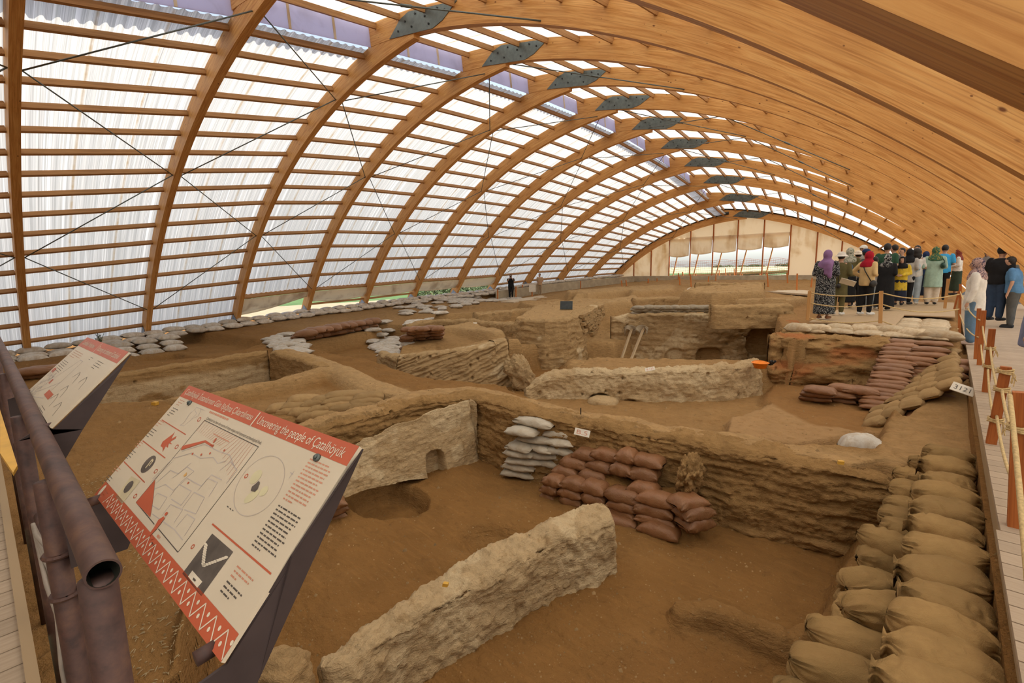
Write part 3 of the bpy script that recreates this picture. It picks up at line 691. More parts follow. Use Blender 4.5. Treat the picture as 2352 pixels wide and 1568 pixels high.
# ------------------------------------------------------------------ mudbrick walls: thick, eroded, one object each
m_earth('wall_earth', (0.26, 0.145, 0.052), (0.375, 0.235, 0.102), (0.54, 0.405, 0.235), (0.36, 0.14, 0.05), (0.15, 0.082, 0.033))
def resample(pts, step):
    pts = [np.array(p, float) for p in pts]; out = [pts[0]]; 
    for a, b in zip(pts[:-1], pts[1:]):
        n = max(1, int(math.ceil(np.hypot(*(b - a)[:2]) / step)))
        out += [a + (b - a) * k / n for k in range(1, n + 1)]
    return np.array(out)
def wall(name, label, pts, side, res=0.03, amp=0.05, lay=0.05, layf=12.0, tilt=0.0, lean=0.1, recess=(), holes=0, soil=(1, 0.2, 0), pale=0.0, pale_z=None, seed=0, end=0.12, cat='wall', topn=0.06, under=None, red=None):
    "pts of (x, y, base z, top z, thickness) along the front; side +1: the front looks to the left of the walking direction, -1: right"
    Q = resample(pts, res); n = len(Q); rs = np.random.RandomState(seed + 11)
    # smooth the line
    for _ in range(6): Q[1:-1, :2] = (Q[:-2, :2] + 2 * Q[1:-1, :2] + Q[2:, :2]) / 4
    tg = np.gradient(Q[:, :2], axis=0); tg /= np.linalg.norm(tg, axis=1)[:, None]
    N = np.stack([-tg[:, 1], tg[:, 0]], 1) * side
    S = np.concatenate([[0], np.cumsum(np.hypot(*np.diff(Q[:, :2], axis=0).T))]); L = S[-1]
    hmax = (Q[:, 3] - Q[:, 2]).max(); nf = max(6, int(hmax / res)); nt = max(4, int(Q[:, 4].max() / (res * 1.3))); nb = max(4, nf // 3)
    prof = []      # (kind depth 0 front..1 back, height 0..1)
    for k in range(nf + 1): prof.append((0.0, k / nf, 0))
    for k in range(1, nt): prof.append((k / nt, 1.0, 1))
    for k in range(nb + 1): prof.append((1.0, 1 - k / nb, 2))
    m = len(prof); P = np.zeros((n, m, 3)); ND = np.zeros((n, m, 3)); face = np.array([p[2] for p in prof]); V = np.array([p[1] for p in prof]); D = np.array([p[0] for p in prof])
    zb, zt, th = Q[:, 2:3], Q[:, 3:4], Q[:, 4:5]
    zt = zt + topn * (fbm(Q[:, 0:1] * 2.2, Q[:, 1:2] * 2.2, seed, 3))
    Z = zb + (zt - zb) * V[None]
    # rounded upper edges
    cr = 0.06; edge = np.clip(1 - np.minimum(D, 1 - D) / 0.25, 0, 1)
    Z = Z - np.where(face[None] == 1, cr * edge[None] ** 2, 0) - np.where(face[None] != 1, cr * np.clip((V[None] - .75) / .25, 0, 1) ** 2, 0)
    e = np.clip(np.minimum(S, L - S) / end, 0, 1); shrink = np.sqrt(1 - (1 - e) ** 2)[:, None]
    off = -(0.5 + (D[None] - 0.5) * shrink) * th - lean * V[None] * np.where(face[None] == 0, 1, np.where(face[None] == 1, 1 - D[None], 0))
    if under is not None: off = off - under * np.exp(-((V[None] - .06) / .1) ** 2) * (face[None] == 0)
    P[..., 0] = Q[:, 0:1] + N[:, 0:1] * off; P[..., 1] = Q[:, 1:2] + N[:, 1:2] * off; P[..., 2] = Z
    ND[..., 0] = N[:, 0:1] * np.where(face == 0, 1, np.where(face == 2, -1, 0)); ND[..., 1] = N[:, 1:2] * np.where(face == 0, 1, np.where(face == 2, -1, 0)); ND[..., 2] = np.where(face == 1, 1, 0)
    x, y, z = P[..., 0], P[..., 1], P[..., 2]; zl = z - tilt * S[:, None] + .035 * fbm(x * 2.4 + seed, y * 2.4, z * 2.4, 2)
    d = amp * fbm(x * 3.0, y * 3.0, z * 3.0 + seed, 4) + 0.35 * amp * fbm(x * 16, y * 16, z * 16, 3)
    d = d + lay * fbm(x * 1.6, y * 1.6, zl * layf + seed * 3, 3) * (face == 0)[None] * (.55 + 1.1 * np.clip(.5 + fbm(x * 1.3, y * 1.3, z * 2 + 4 + seed, 2), 0, 1))
    crack = np.abs(pnoise(x * 1.7 + seed, y * 1.7, z * .8)); d = d - 0.02 * np.exp(-(crack / .012) ** 2) * sstep(-.1, .25, pnoise(x * 1.1, y * 1.1, z * 1.1 + 9 + seed)); d = d + .3 * amp * fbm(x * 38, y * 38, z * 38, 2)
    SS = np.broadcast_to(S[:, None], z.shape)
    for (s0, s1, z0, z1, dep, rd) in recess:
        cx, cz, hx, hz = (s0 + s1) / 2, (z0 + z1) / 2, (s1 - s0) / 2, (z1 - z0) / 2
        q = ((np.abs(SS - cx) / hx) ** rd + (np.abs(z - cz) / hz) ** rd) ** (1 / rd); k = sstep(1.12, .86, q) * (face == 0)[None]
        d = d * (1 - k) - dep * k
    for _ in range(holes):
        cs, cz, r_ = rs.uniform(.1, L - .1), rs.uniform(Q[:, 2].min() + .15, Q[:, 3].max() - .08), rs.uniform(.018, .05)
        d = d - .09 * np.exp(-((np.hypot((SS - cs) * 1.3, z - cz) / r_) ** 4)) * (face == 0)[None]
    P += ND * d[..., None]
    col = np.zeros((n, m, 3)); col[...] = soil
    pn = fbm(x * 1.3 + seed, y * 1.3, z * 1.8, 3); pm = sstep(.05, .16, pn + pale - .4) if pale > 0 else 0 * pn
    if pale_z is not None: pm = pm * sstep(pale_z + .1, pale_z - .05, z + .12 * pn)
    col[..., 1] = np.clip(col[..., 1] + pm * .85, 0, 1)
    if red is not None: col[..., 2] = np.clip(sstep(.0, .35, fbm(x * .9, y * .9, z * 3 + 5, 3) + red), 0, 1)
    me = grid_mesh(name, P)
    bm = bmesh.new(); bm.from_mesh(me); bm.verts.ensure_lookup_table()
    for row in (0, n - 1):
        f = bm.faces.new([bm.verts[row * m + k] for k in (range(m) if row else range(m - 1, -1, -1))]); f.smooth = True
    bm.normal_update(); bm.to_mesh(me); bm.free()
    # outward normals
    c = P.reshape(-1, 3).mean(0); pol = me.polygons[(n // 2) * (m - 1) + nf // 2]
    nn = Vector((N[n // 2, 0], N[n // 2, 1], 0))
    if pol.normal.dot(nn) < 0: me.flip_normals()
    set_col(me, 'soil', col.reshape(-1, 3))
    o = link(name, me, MATS['wall_earth']); tag(o, label, cat)
    return o

wall('mudbrick_wall', 'pale freestanding mudbrick wall stub running across the foreground pit', [(-2.70, 1.25, -1.6, -1.02, .30), (-2.72, 1.9, -1.6, -.98, .33), (-2.62, 2.7, -1.6, -.96, .46), (-2.50, 3.4, -1.6, -.94, .44), (-2.22, 4.12, -1.6, -.9, .55)], -1,
     res=.02, amp=.075, lay=.006, layf=9, lean=.08, soil=(1, .6, 0), pale=.36, seed=1, end=.1)
wall('plastered_wall', 'leaning plastered wall with an arched niche in the foreground pit', [(-5.62, 2.55, -1.3, -.80, .22), (-5.66, 3.3, -1.32, -.72, .24), (-5.62, 4.0, -1.42, -.60, .24), (-5.50, 4.6, -1.55, -.52, .26), (-5.46, 5.30, -1.55, -.50, .26)], -1,
     res=.02, amp=.045, lay=.006, layf=10, lean=.22, soil=(1, .5, 0), pale=.5, seed=2, recess=((1.72, 2.02, -1.62, -1.12, .34, 3.2),))
wall('cut_face', 'layered dark brown soil face along the back of the foreground pit', [(-6.45, 2.3, -1.45, -.62, .5), (-6.35, 3.7, -1.5, -.55, .5), (-6.25, 4.6, -1.55, -.5, .5), (-5.75, 5.3, -1.6, -.47, .55), (-5.0, 5.22, -1.6, -.45, .55), (-4.4, 5.28, -1.6, -.5, .5), (-3.6, 5.45, -1.6, -.52, .5), (-3.0, 5.5, -1.6, -.52, .45), (-2.2, 5.62, -1.6, -.52, .55), (-1.3, 5.72, -1.6, -.52, .55), (-.6, 5.84, -1.6, -.55, .5), (-.15, 6.0, -1.6, -.62, .45)], -1,
     res=.02, amp=.075, lay=.045, layf=15, lean=.10, soil=(.3, 0, .0), seed=3, end=.15, topn=.05, holes=6)
wall('mudbrick_wall', 'whitish plastered wall with small oven hollows behind the layered face', [(-5.95, 7.0, -1.05, -.72, .3), (-5.6, 7.45, -1.05, -.42, .4), (-4.9, 7.9, -1.05, -.36, .45), (-4.1, 8.35, -1.05, -.33, .45), (-3.3, 8.95, -1.05, -.31, .45), (-2.75, 9.6, -1.1, -.30, .45), (-2.5, 10.35, -1.1, -.28, .4)], -1,
     res=.025, amp=.075, lay=.014, layf=13, lean=.12, soil=(1, .55, 0), pale=.46, seed=4, holes=8, recess=((1.25, 1.65, -1.1, -.82, .2, 2.2), (1.85, 2.25, -1.12, -.92, .2, 2.2)))
wall('cut_face', 'reddish banded soil block under the visitors and pale sandbags', [(-2.60, 10.55, -.95, .16, .8), (-2.40, 10.6, -.95, .16, .8), (-2.05, 10.75, -.95, .17, .9), (-1.6, 11.0, -.95, .17, .9), (-1.05, 11.15, -.95, .17, .9), (-.55, 11.3, -.95, .16, .9)], -1,
     res=.028, amp=.07, lay=.15, layf=6.5, lean=.40, soil=(.45, 0, .15), red=-.14, seed=5, holes=5, under=.28)
wall('cut_face', 'left flank of the banded soil block above the deep room', [(-3.75, 16.6, -1.6, .12, .5), (-3.45, 14.6, -1.6, .12, .6), (-3.0, 12.8, -1.6, .14, .6), (-2.62, 11.2, -1.5, .15, .6), (-2.5, 10.75, -1.4, .15, .5)], -1, res=.04, amp=.08, lay=.08, layf=6, lean=.15, soil=(.45, 0, .1), red=-.1, seed=25)
wall('mudbrick_wall', 'tall pale wall with two dark openings beyond the wooden props', [(-8.2, 14.0, -1.6, .0, .4), (-7.6, 14.4, -1.6, .08, .45), (-6.8, 14.75, -1.6, .12, .45), (-5.8, 15.3, -1.6, .12, .45), (-4.8, 16.1, -1.6, .1, .45), (-4.0, 17.0, -1.6, .05, .45), (-3.3, 18.2, -1.6, -.05, .4)], -1,
     res=.035, amp=.07, lay=.05, layf=9, lean=.15, soil=(1, .3, 0), pale=.36, seed=6, holes=22, recess=((2.75, 3.55, -1.7, -1.0, .55, 3.5), (1.75, 2.4, -1.6, -1.02, .12, 2.2), (4.35, 5.35, -1.25, -.42, .8, 2.6)))
wall('striped_wall', 'grey-brown wall with slanting stripes of eroded layers', [(-10.2, 6.75, -1.35, -.52, .5), (-9.6, 6.95, -1.35, -.42, .7), (-9.0, 7.3, -1.35, -.36, .8), (-8.4, 7.75, -1.35, -.26, .8), (-7.9, 8.3, -1.35, -.14, .8), (-7.75, 8.75, -1.35, -.1, .7)], -1,
     res=.025, amp=.035, lay=.07, layf=15, tilt=.42, lean=.3, soil=(1, .25, 0), pale=.15, seed=7, holes=14)
wall('mudbrick_wall', 'low broken wall stub left of the striped wall', [(-12.4, 7.7, -1.2, -.72, .35), (-11.6, 7.45, -1.2, -.66, .38), (-10.6, 7.25, -1.2, -.6, .38), (-10.0, 7.25, -1.2, -.58, .4)], -1, res=.035, amp=.05, lay=.03, lean=.06, soil=(1, .3, 0), pale=.2, seed=8)
brick_wall = wall('mudbrick_wall', 'high tan mudbrick corner with cracks behind the fallen block', [(-10.3, 11.6, -1.3, .1, .5), (-9.9, 10.8, -1.35, .12, .5), (-9.2, 10.55, -1.35, .14, .5), (-8.4, 10.7, -1.35, .16, .55), (-7.95, 11.4, -1.35, .18, .6), (-8.2, 12.5, -1.3, .2, .6), (-8.75, 13.6, -1.1, .2, .6), (-9.5, 15.6, -.9, .2, .6), (-10.6, 18.0, -.7, .2, .6)], -1,
     res=.035, amp=.06, lay=.045, layf=10, lean=.2, soil=(.95, .15, 0), pale=.1, seed=9, holes=16, end=.3)
wall('plastered_wall', 'long brown wall with cracked white plaster behind the information panels', [(-13.6, .9, -1.4, -.6, .4), (-13.5, 2.2, -1.4, -.52, .4), (-13.5, 3.4, -1.4, -.5, .4), (-13.5, 4.4, -1.4, -.47, .4), (-13.45, 5.2, -1.4, -.44, .4)], -1,
     res=.035, amp=.04, lay=.03, layf=9, lean=.08, soil=(.7, 0, 0), pale=.62, pale_z=-.78, seed=10, holes=5)
wall('mudbrick_wall', 'dark end wall closing the plastered room on the left', [(-13.5, 5.1, -1.4, -.44, .4), (-12.2, 5.12, -1.4, -.46, .4), (-11.0, 5.05, -1.35, -.47, .4), (-10.3, 4.95, -1.2, -.47, .35)], -1, res=.035, amp=.05, lay=.03, lean=.05, soil=(.75, 0, 0), seed=12)
_w7 = [at(940, 792, -1.05), at(1000, 782, -1.0), at(1060, 780, -.95), at(1120, 788, -.95), at(1172, 800, -.9)]
wall('mudbrick_wall', 'low tan wall carrying a small white card beyond the red sandbags', [(p.x, p.y, -1.15, t_, .5) for p, t_ in zip(_w7, (-.32, -.22, -.2, -.22, -.1))], -1, res=.05, amp=.06, lay=.04, layf=8, lean=.1, soil=(.95, .12, 0), seed=13, holes=6)
_w8 = [at(1640, 752, -.2), at(1700, 747, -.15), at(1770, 742, -.1), at(1835, 735, -.05)]
wall('mudbrick_wall', 'broad flat-topped block beyond the grey sandbags', [(p.x, p.y, -.25, .44, .6) for p in _w8], -1, res=.05, amp=.06, lay=.05, layf=8, lean=.15, soil=(.9, .1, 0), seed=14, holes=4)
_w9 = [at(1458, 706, -.1), at(1540, 703, -.1), at(1620, 702, -.05), at(1690, 700, -.05)]
wall('mudbrick_wall', 'long brick wall behind the row of grey sandbags', [(p.x, p.y, -.2, .30, .5) for p in _w9], -1, res=.06, amp=.05, lay=.04, layf=8, lean=.08, soil=(1, .1, 0), seed=15, holes=5)
_w10 = [at(1590, 676, .1), at(1650, 675, .15), at(1760, 672, .2)]
wall('mudbrick_wall', 'far mound wall beside the wooden walkway', [(p.x, p.y, 0, .72, .6) for p in _w10], -1, res=.07, amp=.1, lay=.04, layf=6, lean=.2, soil=(1, .1, 0), seed=16, holes=4)
_w11 = [at(1070, 752, -.5), at(1130, 742, -.45), at(1190, 732, -.4), at(1250, 722, -.35)]
wall('mudbrick_wall', 'sunken wall face in the far trench before the photographer', [(p.x, p.y + .6, -.6, -.02, .4) for p in _w11], -1, res=.07, amp=.07, lay=.04, lean=.1, soil=(1, .15, 0), seed=17, holes=5)

# single bricks standing proud where the courses can be told apart
brick_me = []
for k in range(4):
    bm = bmesh.new(); bmesh.ops.create_cube(bm, size=1.0); bmesh.ops.subdivide_edges(bm, edges=bm.edges[:], cuts=1, use_grid_fill=True)
    rb = random.Random(k)
    for v in bm.verts: v.co = Vector((v.co.x * .40, v.co.y * .12, v.co.z * .105)) + Vector((rb.uniform(-.012, .012), rb.uniform(-.012, .012), rb.uniform(-.010, .010)))
    m_ = bpy.data.meshes.new('brick'); bm.to_mesh(m_); bm.free(); set_col(m_, 'soil', np.tile(np.array((1.0, .25 * rb.random(), 0)), (len(m_.vertices), 1))); m_.materials.append(MATS['wall_earth']); brick_me.append(m_)
_A, _B = Vector((-8.35, 12.75)), Vector((-10.35, 17.4)); _L = (_B - _A).length; _t = (_B - _A).normalized(); _n = Vector((-_t.y, _t.x)) * -1
for c_ in range(7):
    z_ = -.58 + .118 * c_; s_ = .1 + (.21 if c_ % 2 else 0)
    while s_ < _L - .2:
        if rng.random() > .10 and (z_ > -.35 or s_ > 1.2):
            q_ = _A + _t * s_ + _n * (.055 - .2 * (z_ + 1.0) / 1.2); o = link('brick', brick_me[rng.randrange(4)], None, brick_wall, (q_.x, q_.y, z_ + rng.uniform(-.012, .012))); o.rotation_euler = (rng.uniform(-.05, .05), rng.uniform(-.04, .04), math.atan2(_t.y, _t.x) + rng.uniform(-.05, .05))
        s_ += .425
def lump(name, label, loc, rad, rot, seed, soil=(1, .3, 0), amp=.18, sub=4, cat='block', pw=.8, fq=1.5):
    bm = bmesh.new(); bmesh.ops.create_icosphere(bm, subdivisions=sub, radius=1.0)
    V = np.array([v.co for v in bm.verts]); V = np.sign(V) * np.abs(V) ** pw
    V *= (1 + amp * fbm(V[:, 0] * fq + seed, V[:, 1] * fq, V[:, 2] * fq, 5, .6))[:, None]; V *= np.array(rad)
    for v, c in zip(bm.verts, V): v.co = c
    for f in bm.faces: f.smooth = True
    me = bpy.data.meshes.new(name); bm.to_mesh(me); bm.free(); set_col(me, 'soil', np.tile(np.array(soil), (len(V), 1)))
    o = link(name, me, MATS['wall_earth'], None, loc); o.rotation_euler = rot; tag(o, label, cat); return o
p = at(1196, 868, -.98)
lump('fallen_block', 'large upright block of fallen mudbrick beside the striped wall', (p.x, p.y, -.92), (.27, .24, .46), (.12, -.42, .5), 3, (1, .35, 0), .4, 5, 'block', .7, 1.9)
lump('earth_stub', 'lumpy earth buttress hanging off the layered pit face', (-2.12, 5.52, -.90), (.13, .22, .27), (.5, .15, .2), 5, (.5, 0, 0), .5, 5, 'block', .85, 2.4)
p = at(1385, 925, -.95); lump('oven_base', 'round clay oven base before the whitish wall', (p.x, p.y, -.95), (.30, .25, .13), (0, 0, .4), 8, (.9, .5, 0), .12, 3, 'oven')
p = at(640, 1530, -.85); lump('earth_stub', 'broken earth edge poking up behind the nearest panel stand', (p.x - .05, p.y, -1.05), (.22, .16, .28), (0, .1, .7), 9, (.7, .2, 0), .3)
# ------------------------------------------------------------------ sandbags: every bag is its own object
def m_cloth(name, col, var, rough, weave, spec, dirt=None, dirtk=0.5):
    t = NT(name); p = t.pbsdf(Roughness=rough); p.inputs['Specular IOR Level'].default_value = spec
    v = t.coord('Object'); oi = t.n('ObjectInfo'); n1 = t.noise(v, 4.0, 4)
    hs = t.n('HueSaturation'); t.l(t.ramp(n1, [(0.3, tuple(c * (1 - var) for c in col)), (0.7, tuple(min(1, c * (1 + var)) for c in col))]), hs.inputs['Color'])
    t.l(t.math('ADD', t.math('MULTIPLY', oi.outputs['Random'], 0.32), 0.82), hs.inputs['Value'])
    c = hs.outputs[0]
    if dirt:
        ge = t.n('NewGeometry'); sp = t.n('SeparateXYZ'); t.l(ge.outputs['Normal'], sp.inputs[0])
        nd = t.noise(t.coord('Object'), 7.0, 5, .65, .6)
        c = t.mix(t.math('MULTIPLY', t.ramp(nd, [(0.42, 0.0), (0.62, 1.0)]), dirtk), c, dirt)
    t.l(c, p.inputs['Base Color'])
    wv = t.noise(v, weave, 2); n3 = t.noise(v, 16.0, 4, 0.6, 1.0)
    t.bump(p, t.math('ADD', t.math('MULTIPLY', wv, 0.3), n3), 0.6, 0.016)
    return t.m
m_cloth('jute', (0.33, 0.205, 0.08), .13, .95, 190, .1, (0.26, 0.15, 0.06), .35)
m_cloth('brown_bag', (0.23, 0.100, 0.040), .12, .45, 90, .4, (0.22, 0.11, 0.045), .5)
m_cloth('grey_bag', (0.50, 0.44, 0.345), .08, .7, 120, .25, (0.33, 0.23, 0.12), .35)
m_cloth('ash_bag', (0.30, 0.255, 0.185), .12, .75, 120, .2, (0.26, 0.18, 0.09), .5)
m_cloth('pale_bag', (0.56, 0.45, 0.30), .10, .8, 120, .2, (0.35, 0.22, 0.10), .55)
m_cloth('white_bag', (0.60, 0.55, 0.47), .10, .75, 120, .2, (0.34, 0.23, 0.12), .5)
m_cloth('dark_jute', (0.35, 0.225, 0.10), .12, .95, 150, .1, (0.27, 0.16, 0.07), .45)

def bag_mesh(name, L, W, H, seed, style='sewn', nu=30, nv=26):
    "filled bag lying along X; sewn: both ends flat seams, tied: one end gathered into a frill"
    rs = np.random.RandomState(seed); u = np.linspace(-1, 1, nu); th = np.linspace(0, 2 * np.pi, nv, endpoint=False)
    U, TH = np.meshgrid(u, th, indexing='ij'); a = np.abs(U)
    hh = H / 2 * np.clip(1 - a ** 3.2, 0, 1) ** .62 + .006
    ww = W / 2 * (0.90 + .10 * np.clip(1 - a ** 4, 0, 1))
    if style == 'tied':
        k = sstep(.55, .93, U); ww = ww * (1 - .80 * k) * np.where(U < 0, np.sqrt(np.clip(1 - (np.clip(-U, 0, 1)) ** 4.5, 0, 1)) * .95 + .05, 1); hh = hh * (1 - .35 * k) + .03 * k
        fl = sstep(.93, 1.0, U); ww = ww + .05 * fl; hh = hh + .03 * fl
    ex = 0.72
    cx = np.sign(np.cos(TH)) * np.abs(np.cos(TH)) ** ex; sz = np.sign(np.sin(TH)) * np.abs(np.sin(TH)) ** ex
    X = U * L / 2; Y = cx * ww; Z = sz * hh
    Z = np.where(Z < 0, Z * .72, Z)
    # ears at the sewn corners, wrinkles running in from the ends, dents
    if style == 'sewn': X = X * (1 + .05 * (np.abs(cx) ** 2) * a ** 6)
    wr = pnoise(cx * 7 + seed, sz * 7, U * 1.2) * np.where(a > .45, (a - .45), 0) * .10 * (1.7 if style == 'tied' else 1)
    dn = fbm(X * 5 + seed, Y * 5, Z * 5, 3) * H * .16
    Y = Y + np.cos(TH) * (wr + dn); Z = Z + np.sin(TH) * (wr + dn * .8) 
    if style == 'tied':
        cr = np.abs(pnoise(X * 5.5 + Y * 3 + seed, Y * 6 - X * 2, Z * 6)); gl = sstep(-.15, .25, pnoise(X * 3, Y * 3 + seed, Z * 3)); fo = -.020 * np.exp(-(cr / .07) ** 2) * gl
        Y = Y + np.cos(TH) * fo; Z = Z + np.sin(TH) * fo
    bend = rs.uniform(-.06, .06); Y = Y + bend * (U ** 2) * L; Z = Z + rs.uniform(-.05, .03) * U ** 2 * H
    Z = Z + H * .36
    P = np.stack([X, Y, Z], -1); n, m = P.shape[:2]
    me = grid_mesh(name, P, True, None, False, True)
    bm = bmesh.new(); bm.from_mesh(me); bm.verts.ensure_lookup_table()
    for row, rv in ((0, 0), (n - 1, 1)):
        f = bm.faces.new([bm.verts[row * m + k] for k in (range(m) if not rv else range(m - 1, -1, -1))]); f.smooth = True
    bmesh.ops.recalc_face_normals(bm, faces=bm.faces[:]); bm.to_mesh(me); bm.free(); return me
BAGM = {}
def bag_set(mat, L, W, H, n, style, seed0, **kw):
    BAGM[mat] = []
    for k in range(n):
        me = bag_mesh('sandbag', L, W, H, seed0 + k * 7, style, **kw); me.materials.append(MATS[mat]); BAGM[mat].append(me)
    return BAGM[mat]
bag_set('jute', .50, .30, .20, 6, 'tied', 1, nu=56, nv=44); bag_set('brown_bag', .46, .30, .19, 5, 'sewn', 2); bag_set('grey_bag', .46, .32, .17, 5, 'sewn', 3)
bag_set('pale_bag', .62, .42, .26, 5, 'sewn', 4); bag_set('white_bag', .64, .44, .22, 5, 'sewn', 5, nu=20, nv=18); bag_set('dark_jute', .5, .3, .18, 4, 'sewn', 6)
_cnt = {}
def bag(mat, loc, yaw, label, group, sc=(1, 1, 1), pitch=0.0, roll=0.0, name='sandbag', cat='sandbag'):
    k = _cnt.get(mat, 0); _cnt[mat] = k + 1
    o = link(name, BAGM[mat][k % len(BAGM[mat])], None, None, loc)
    o.rotation_euler = (roll + rng.uniform(-.04, .04), pitch + rng.uniform(-.04, .04), yaw + rng.uniform(-.07, .07))
    o.scale = (sc[0] * rng.uniform(.96, 1.05), sc[1] * rng.uniform(.95, 1.06), sc[2] * rng.uniform(.92, 1.08))
    tag(o, label, cat, group); return o
NUM = ['first', 'second', 'third', 'fourth', 'fifth', 'sixth', 'seventh', 'eighth', 'ninth', 'tenth', 'eleventh', 'twelfth', 'thirteenth', 'fourteenth', 'fifteenth', 'sixteenth', 'seventeenth', 'eighteenth', 'nineteenth', 'twentieth']
def nth(k): return NUM[k] if k < 20 else 'twenty-' + NUM[k - 20] if k < 29 else 'thirtieth'

_heaps = {}
def heap_bag(key, mat, loc, yaw, sc=(1, 1, 1)):
    k = len(_heaps.setdefault(key, [])); _heaps[key].append((BAGM[mat][k % len(BAGM[mat])], Matrix.Translation(loc) @ Matrix.Rotation(yaw, 4, 'Z') @ Matrix.Diagonal((sc[0], sc[1], sc[2], 1))))
def heap_build(key, mat, label):
    V = []; F = []; b = 0
    for me_, M in _heaps[key]:
        n = len(me_.vertices); co = np.empty(n * 3); me_.vertices.foreach_get('co', co); co = co.reshape(-1, 3); A = np.array(M)
        V.append(co @ A[:3, :3].T + A[:3, 3]); q = np.array([list(p.vertices) for p in me_.polygons if len(p.vertices) == 4]); F.append(q + b); b += n
    o = link('sandbag_heap', np_mesh('sandbag_heap', np.vstack(V), np.vstack(F)), MATS[mat]); tag(o, label, 'sandbags', None, 'stuff'); return o
# jute bags against the boardwalk: inner row along the deck edge, outer row lower down the bank
inner = [(2214, 1046, -.25, 1.0), (2216, 1076, -.24, 1.0), (2204, 1104, -.24, .95), (2199, 1136, -.24, 1.1), (2212, 1173, -.23, 1.1), (2219, 1218, -.22, 1.05), (2212, 1265, -.24, 1.1), (2190, 1318, -.24, 1.15), (2180, 1377, -.24, 1.1), (2170, 1432, -.24, 1.12), (2150, 1492, -.25, 1.15), (2130, 1560, -.25, 1.2), (2100, 1640, -.25, 1.2)]
for k, (x, y, z, s) in enumerate(inner):
    p = at(x, y, z); bag('jute', (0.145 - .02 * (k % 2), p.y, z - .13), R(180 + rng.uniform(-9, 9)) if k % 3 else R(rng.uniform(-9, 9)), '%s jute sandbag from the far end, row along the boardwalk edge' % nth(k), 'jute sandbags along the boardwalk edge', (.80 * s, 1.06, 1.0), rng.uniform(-.06, .1))
outer = [(2146, 1064, -.42, 20, .85), (2112, 1090, -.52, 10, .85), (2133, 1100, -.45, 0, .7), (2112, 1130, -.5, 5, .95), (2097, 1164, -.52, -5, .9), (2097, 1190, -.52, 0, .95), (2088, 1220, -.52, -10, .85), (2064, 1250, -.55, -8, 1.15), (2030, 1284, -.66, 20, .8), (2008, 1335, -.72, 60, .95), (2037, 1395, -.55, 40, 1.1), (1975, 1372, -.85, 80, .7), (1968, 1415, -.85, 90, .7), (1975, 1467, -.62, 20, 1.15), (1950, 1536, -.62, 15, 1.15), (1900, 1545, -.85, 60, .9), (1905, 1620, -.75, 30, 1.1)]
for k, (x, y, z, a, s) in enumerate(outer):
    p = at(x, y, z); bag('jute', (p.x, p.y, z - .12), R(a), '%s jute sandbag from the far end of the lower row on the bank' % nth(k), 'jute sandbags on the bank', (s, 1.0, 1.0), .12)

# brown plastic bags heaped against the layered face
b0 = at(1400, 1185, -1.5); b1 = at(1370, 1052, -.80)
slope_n = Vector((0.12, -(b1.z - b0.z), (b1.y - b0.y) + .12)).normalized()
heap = [[(1342, 1045, 60), (1393, 1048, 75)], [(1437, 1050, 45), (1485, 1062, 70)], [(1318, 1065, 68), (1377, 1072, 72)], [(1427, 1080, 50), (1476, 1092, 68)],
        [(1298, 1088, 70), (1361, 1096, 72)], [(1475, 1124, 66)], [(1273, 1106, 50), (1318, 1114, 58), (1362, 1125, 62), (1430, 1142, 80), (1503, 1150, 84), (1575, 1156, 70)],
        [(1266, 1124, 46), (1311, 1133, 60), (1365, 1146, 60), (1430, 1160, 74), (1503, 1174, 82), (1588, 1178, 70)], [(1260, 1144, 44), (1312, 1150, 58), (1365, 1166, 56), (1425, 1178, 72), (1505, 1192, 84), (1592, 1204, 70)], [(1425, 1200, 72), (1510, 1220, 84)]]
hz = {0: -.86, 1: -.90, 2: -.95, 3: -1.0, 4: -1.05, 5: -1.10, 6: -1.14, 7: -1.27, 8: -1.40, 9: -1.50}
for r_, row in enumerate(heap):
    for c_, (x, y, wpx) in enumerate(row):
        p = atY(x, y, (5.40, 5.42, 5.32, 5.34, 5.22, 5.25, 5.08, 5.08, 5.08, 5.06)[r_] + .06 * c_ * (r_ < 6) + .03 * (c_ - 2) * (r_ >= 6)); z = p.z
        end = r_ >= 6 and c_ == 5
        bag('brown_bag', (p.x, p.y + .05, z - .07), R(8) if not end else R(62), 'brown sandbag, %s in row %s from the top, heap below the B.5 card' % (nth(c_), ['one', 'two', 'three', 'four', 'five', 'six', 'seven', 'eight', 'nine', 'ten'][r_]), 'brown sandbags heaped below the card', (wpx / 75 * .92, 1.0, 1.0), 0.0, -.05)
# grey-white bags piled in the corner
pile = [(1232, 968, 66, 0), (1199, 990, 52, 1), (1285, 990, 46, 1), (1232, 1006, 58, 2), (1287, 1012, 50, 2), (1200, 1022, 44, 3), (1240, 1024, 54, 3), (1290, 1030, 44, 3), (1195, 1038, 52, 4), (1245, 1040, 52, 4), (1290, 1044, 42, 4), (1203, 1054, 56, 5), (1255, 1056, 52, 5), (1288, 1060, 34, 5), (1195, 1068, 54, 6), (1248, 1070, 56, 6), (1285, 1072, 30, 6), (1192, 1082, 52, 7), (1250, 1086, 54, 7)]
for k, (x, y, wpx, r_) in enumerate(pile):
    z = -.66 - .115 * r_; p = at(x, y, z)
    bag('grey_bag', (p.x, p.y + .04, z - .06), R(18 + rng.uniform(-12, 12)), 'greyish white sandbag, %s from the top left in the corner pile' % nth(k), 'grey sandbags piled in the corner', (wpx / 47, 1.3, .82))
# three brown bags by the plastered wall
for k in range(3):
    p = at(753, 1160 + 14 * k, -1.28 - .11 * k); bag('brown_bag', (p.x, p.y, -1.28 - .11 * k - .05), R(70), '%s brown sandbag of the small stack beside the nearest panel' % ['top', 'middle', 'bottom'][k], 'small brown stack', (.95, 1, 1))

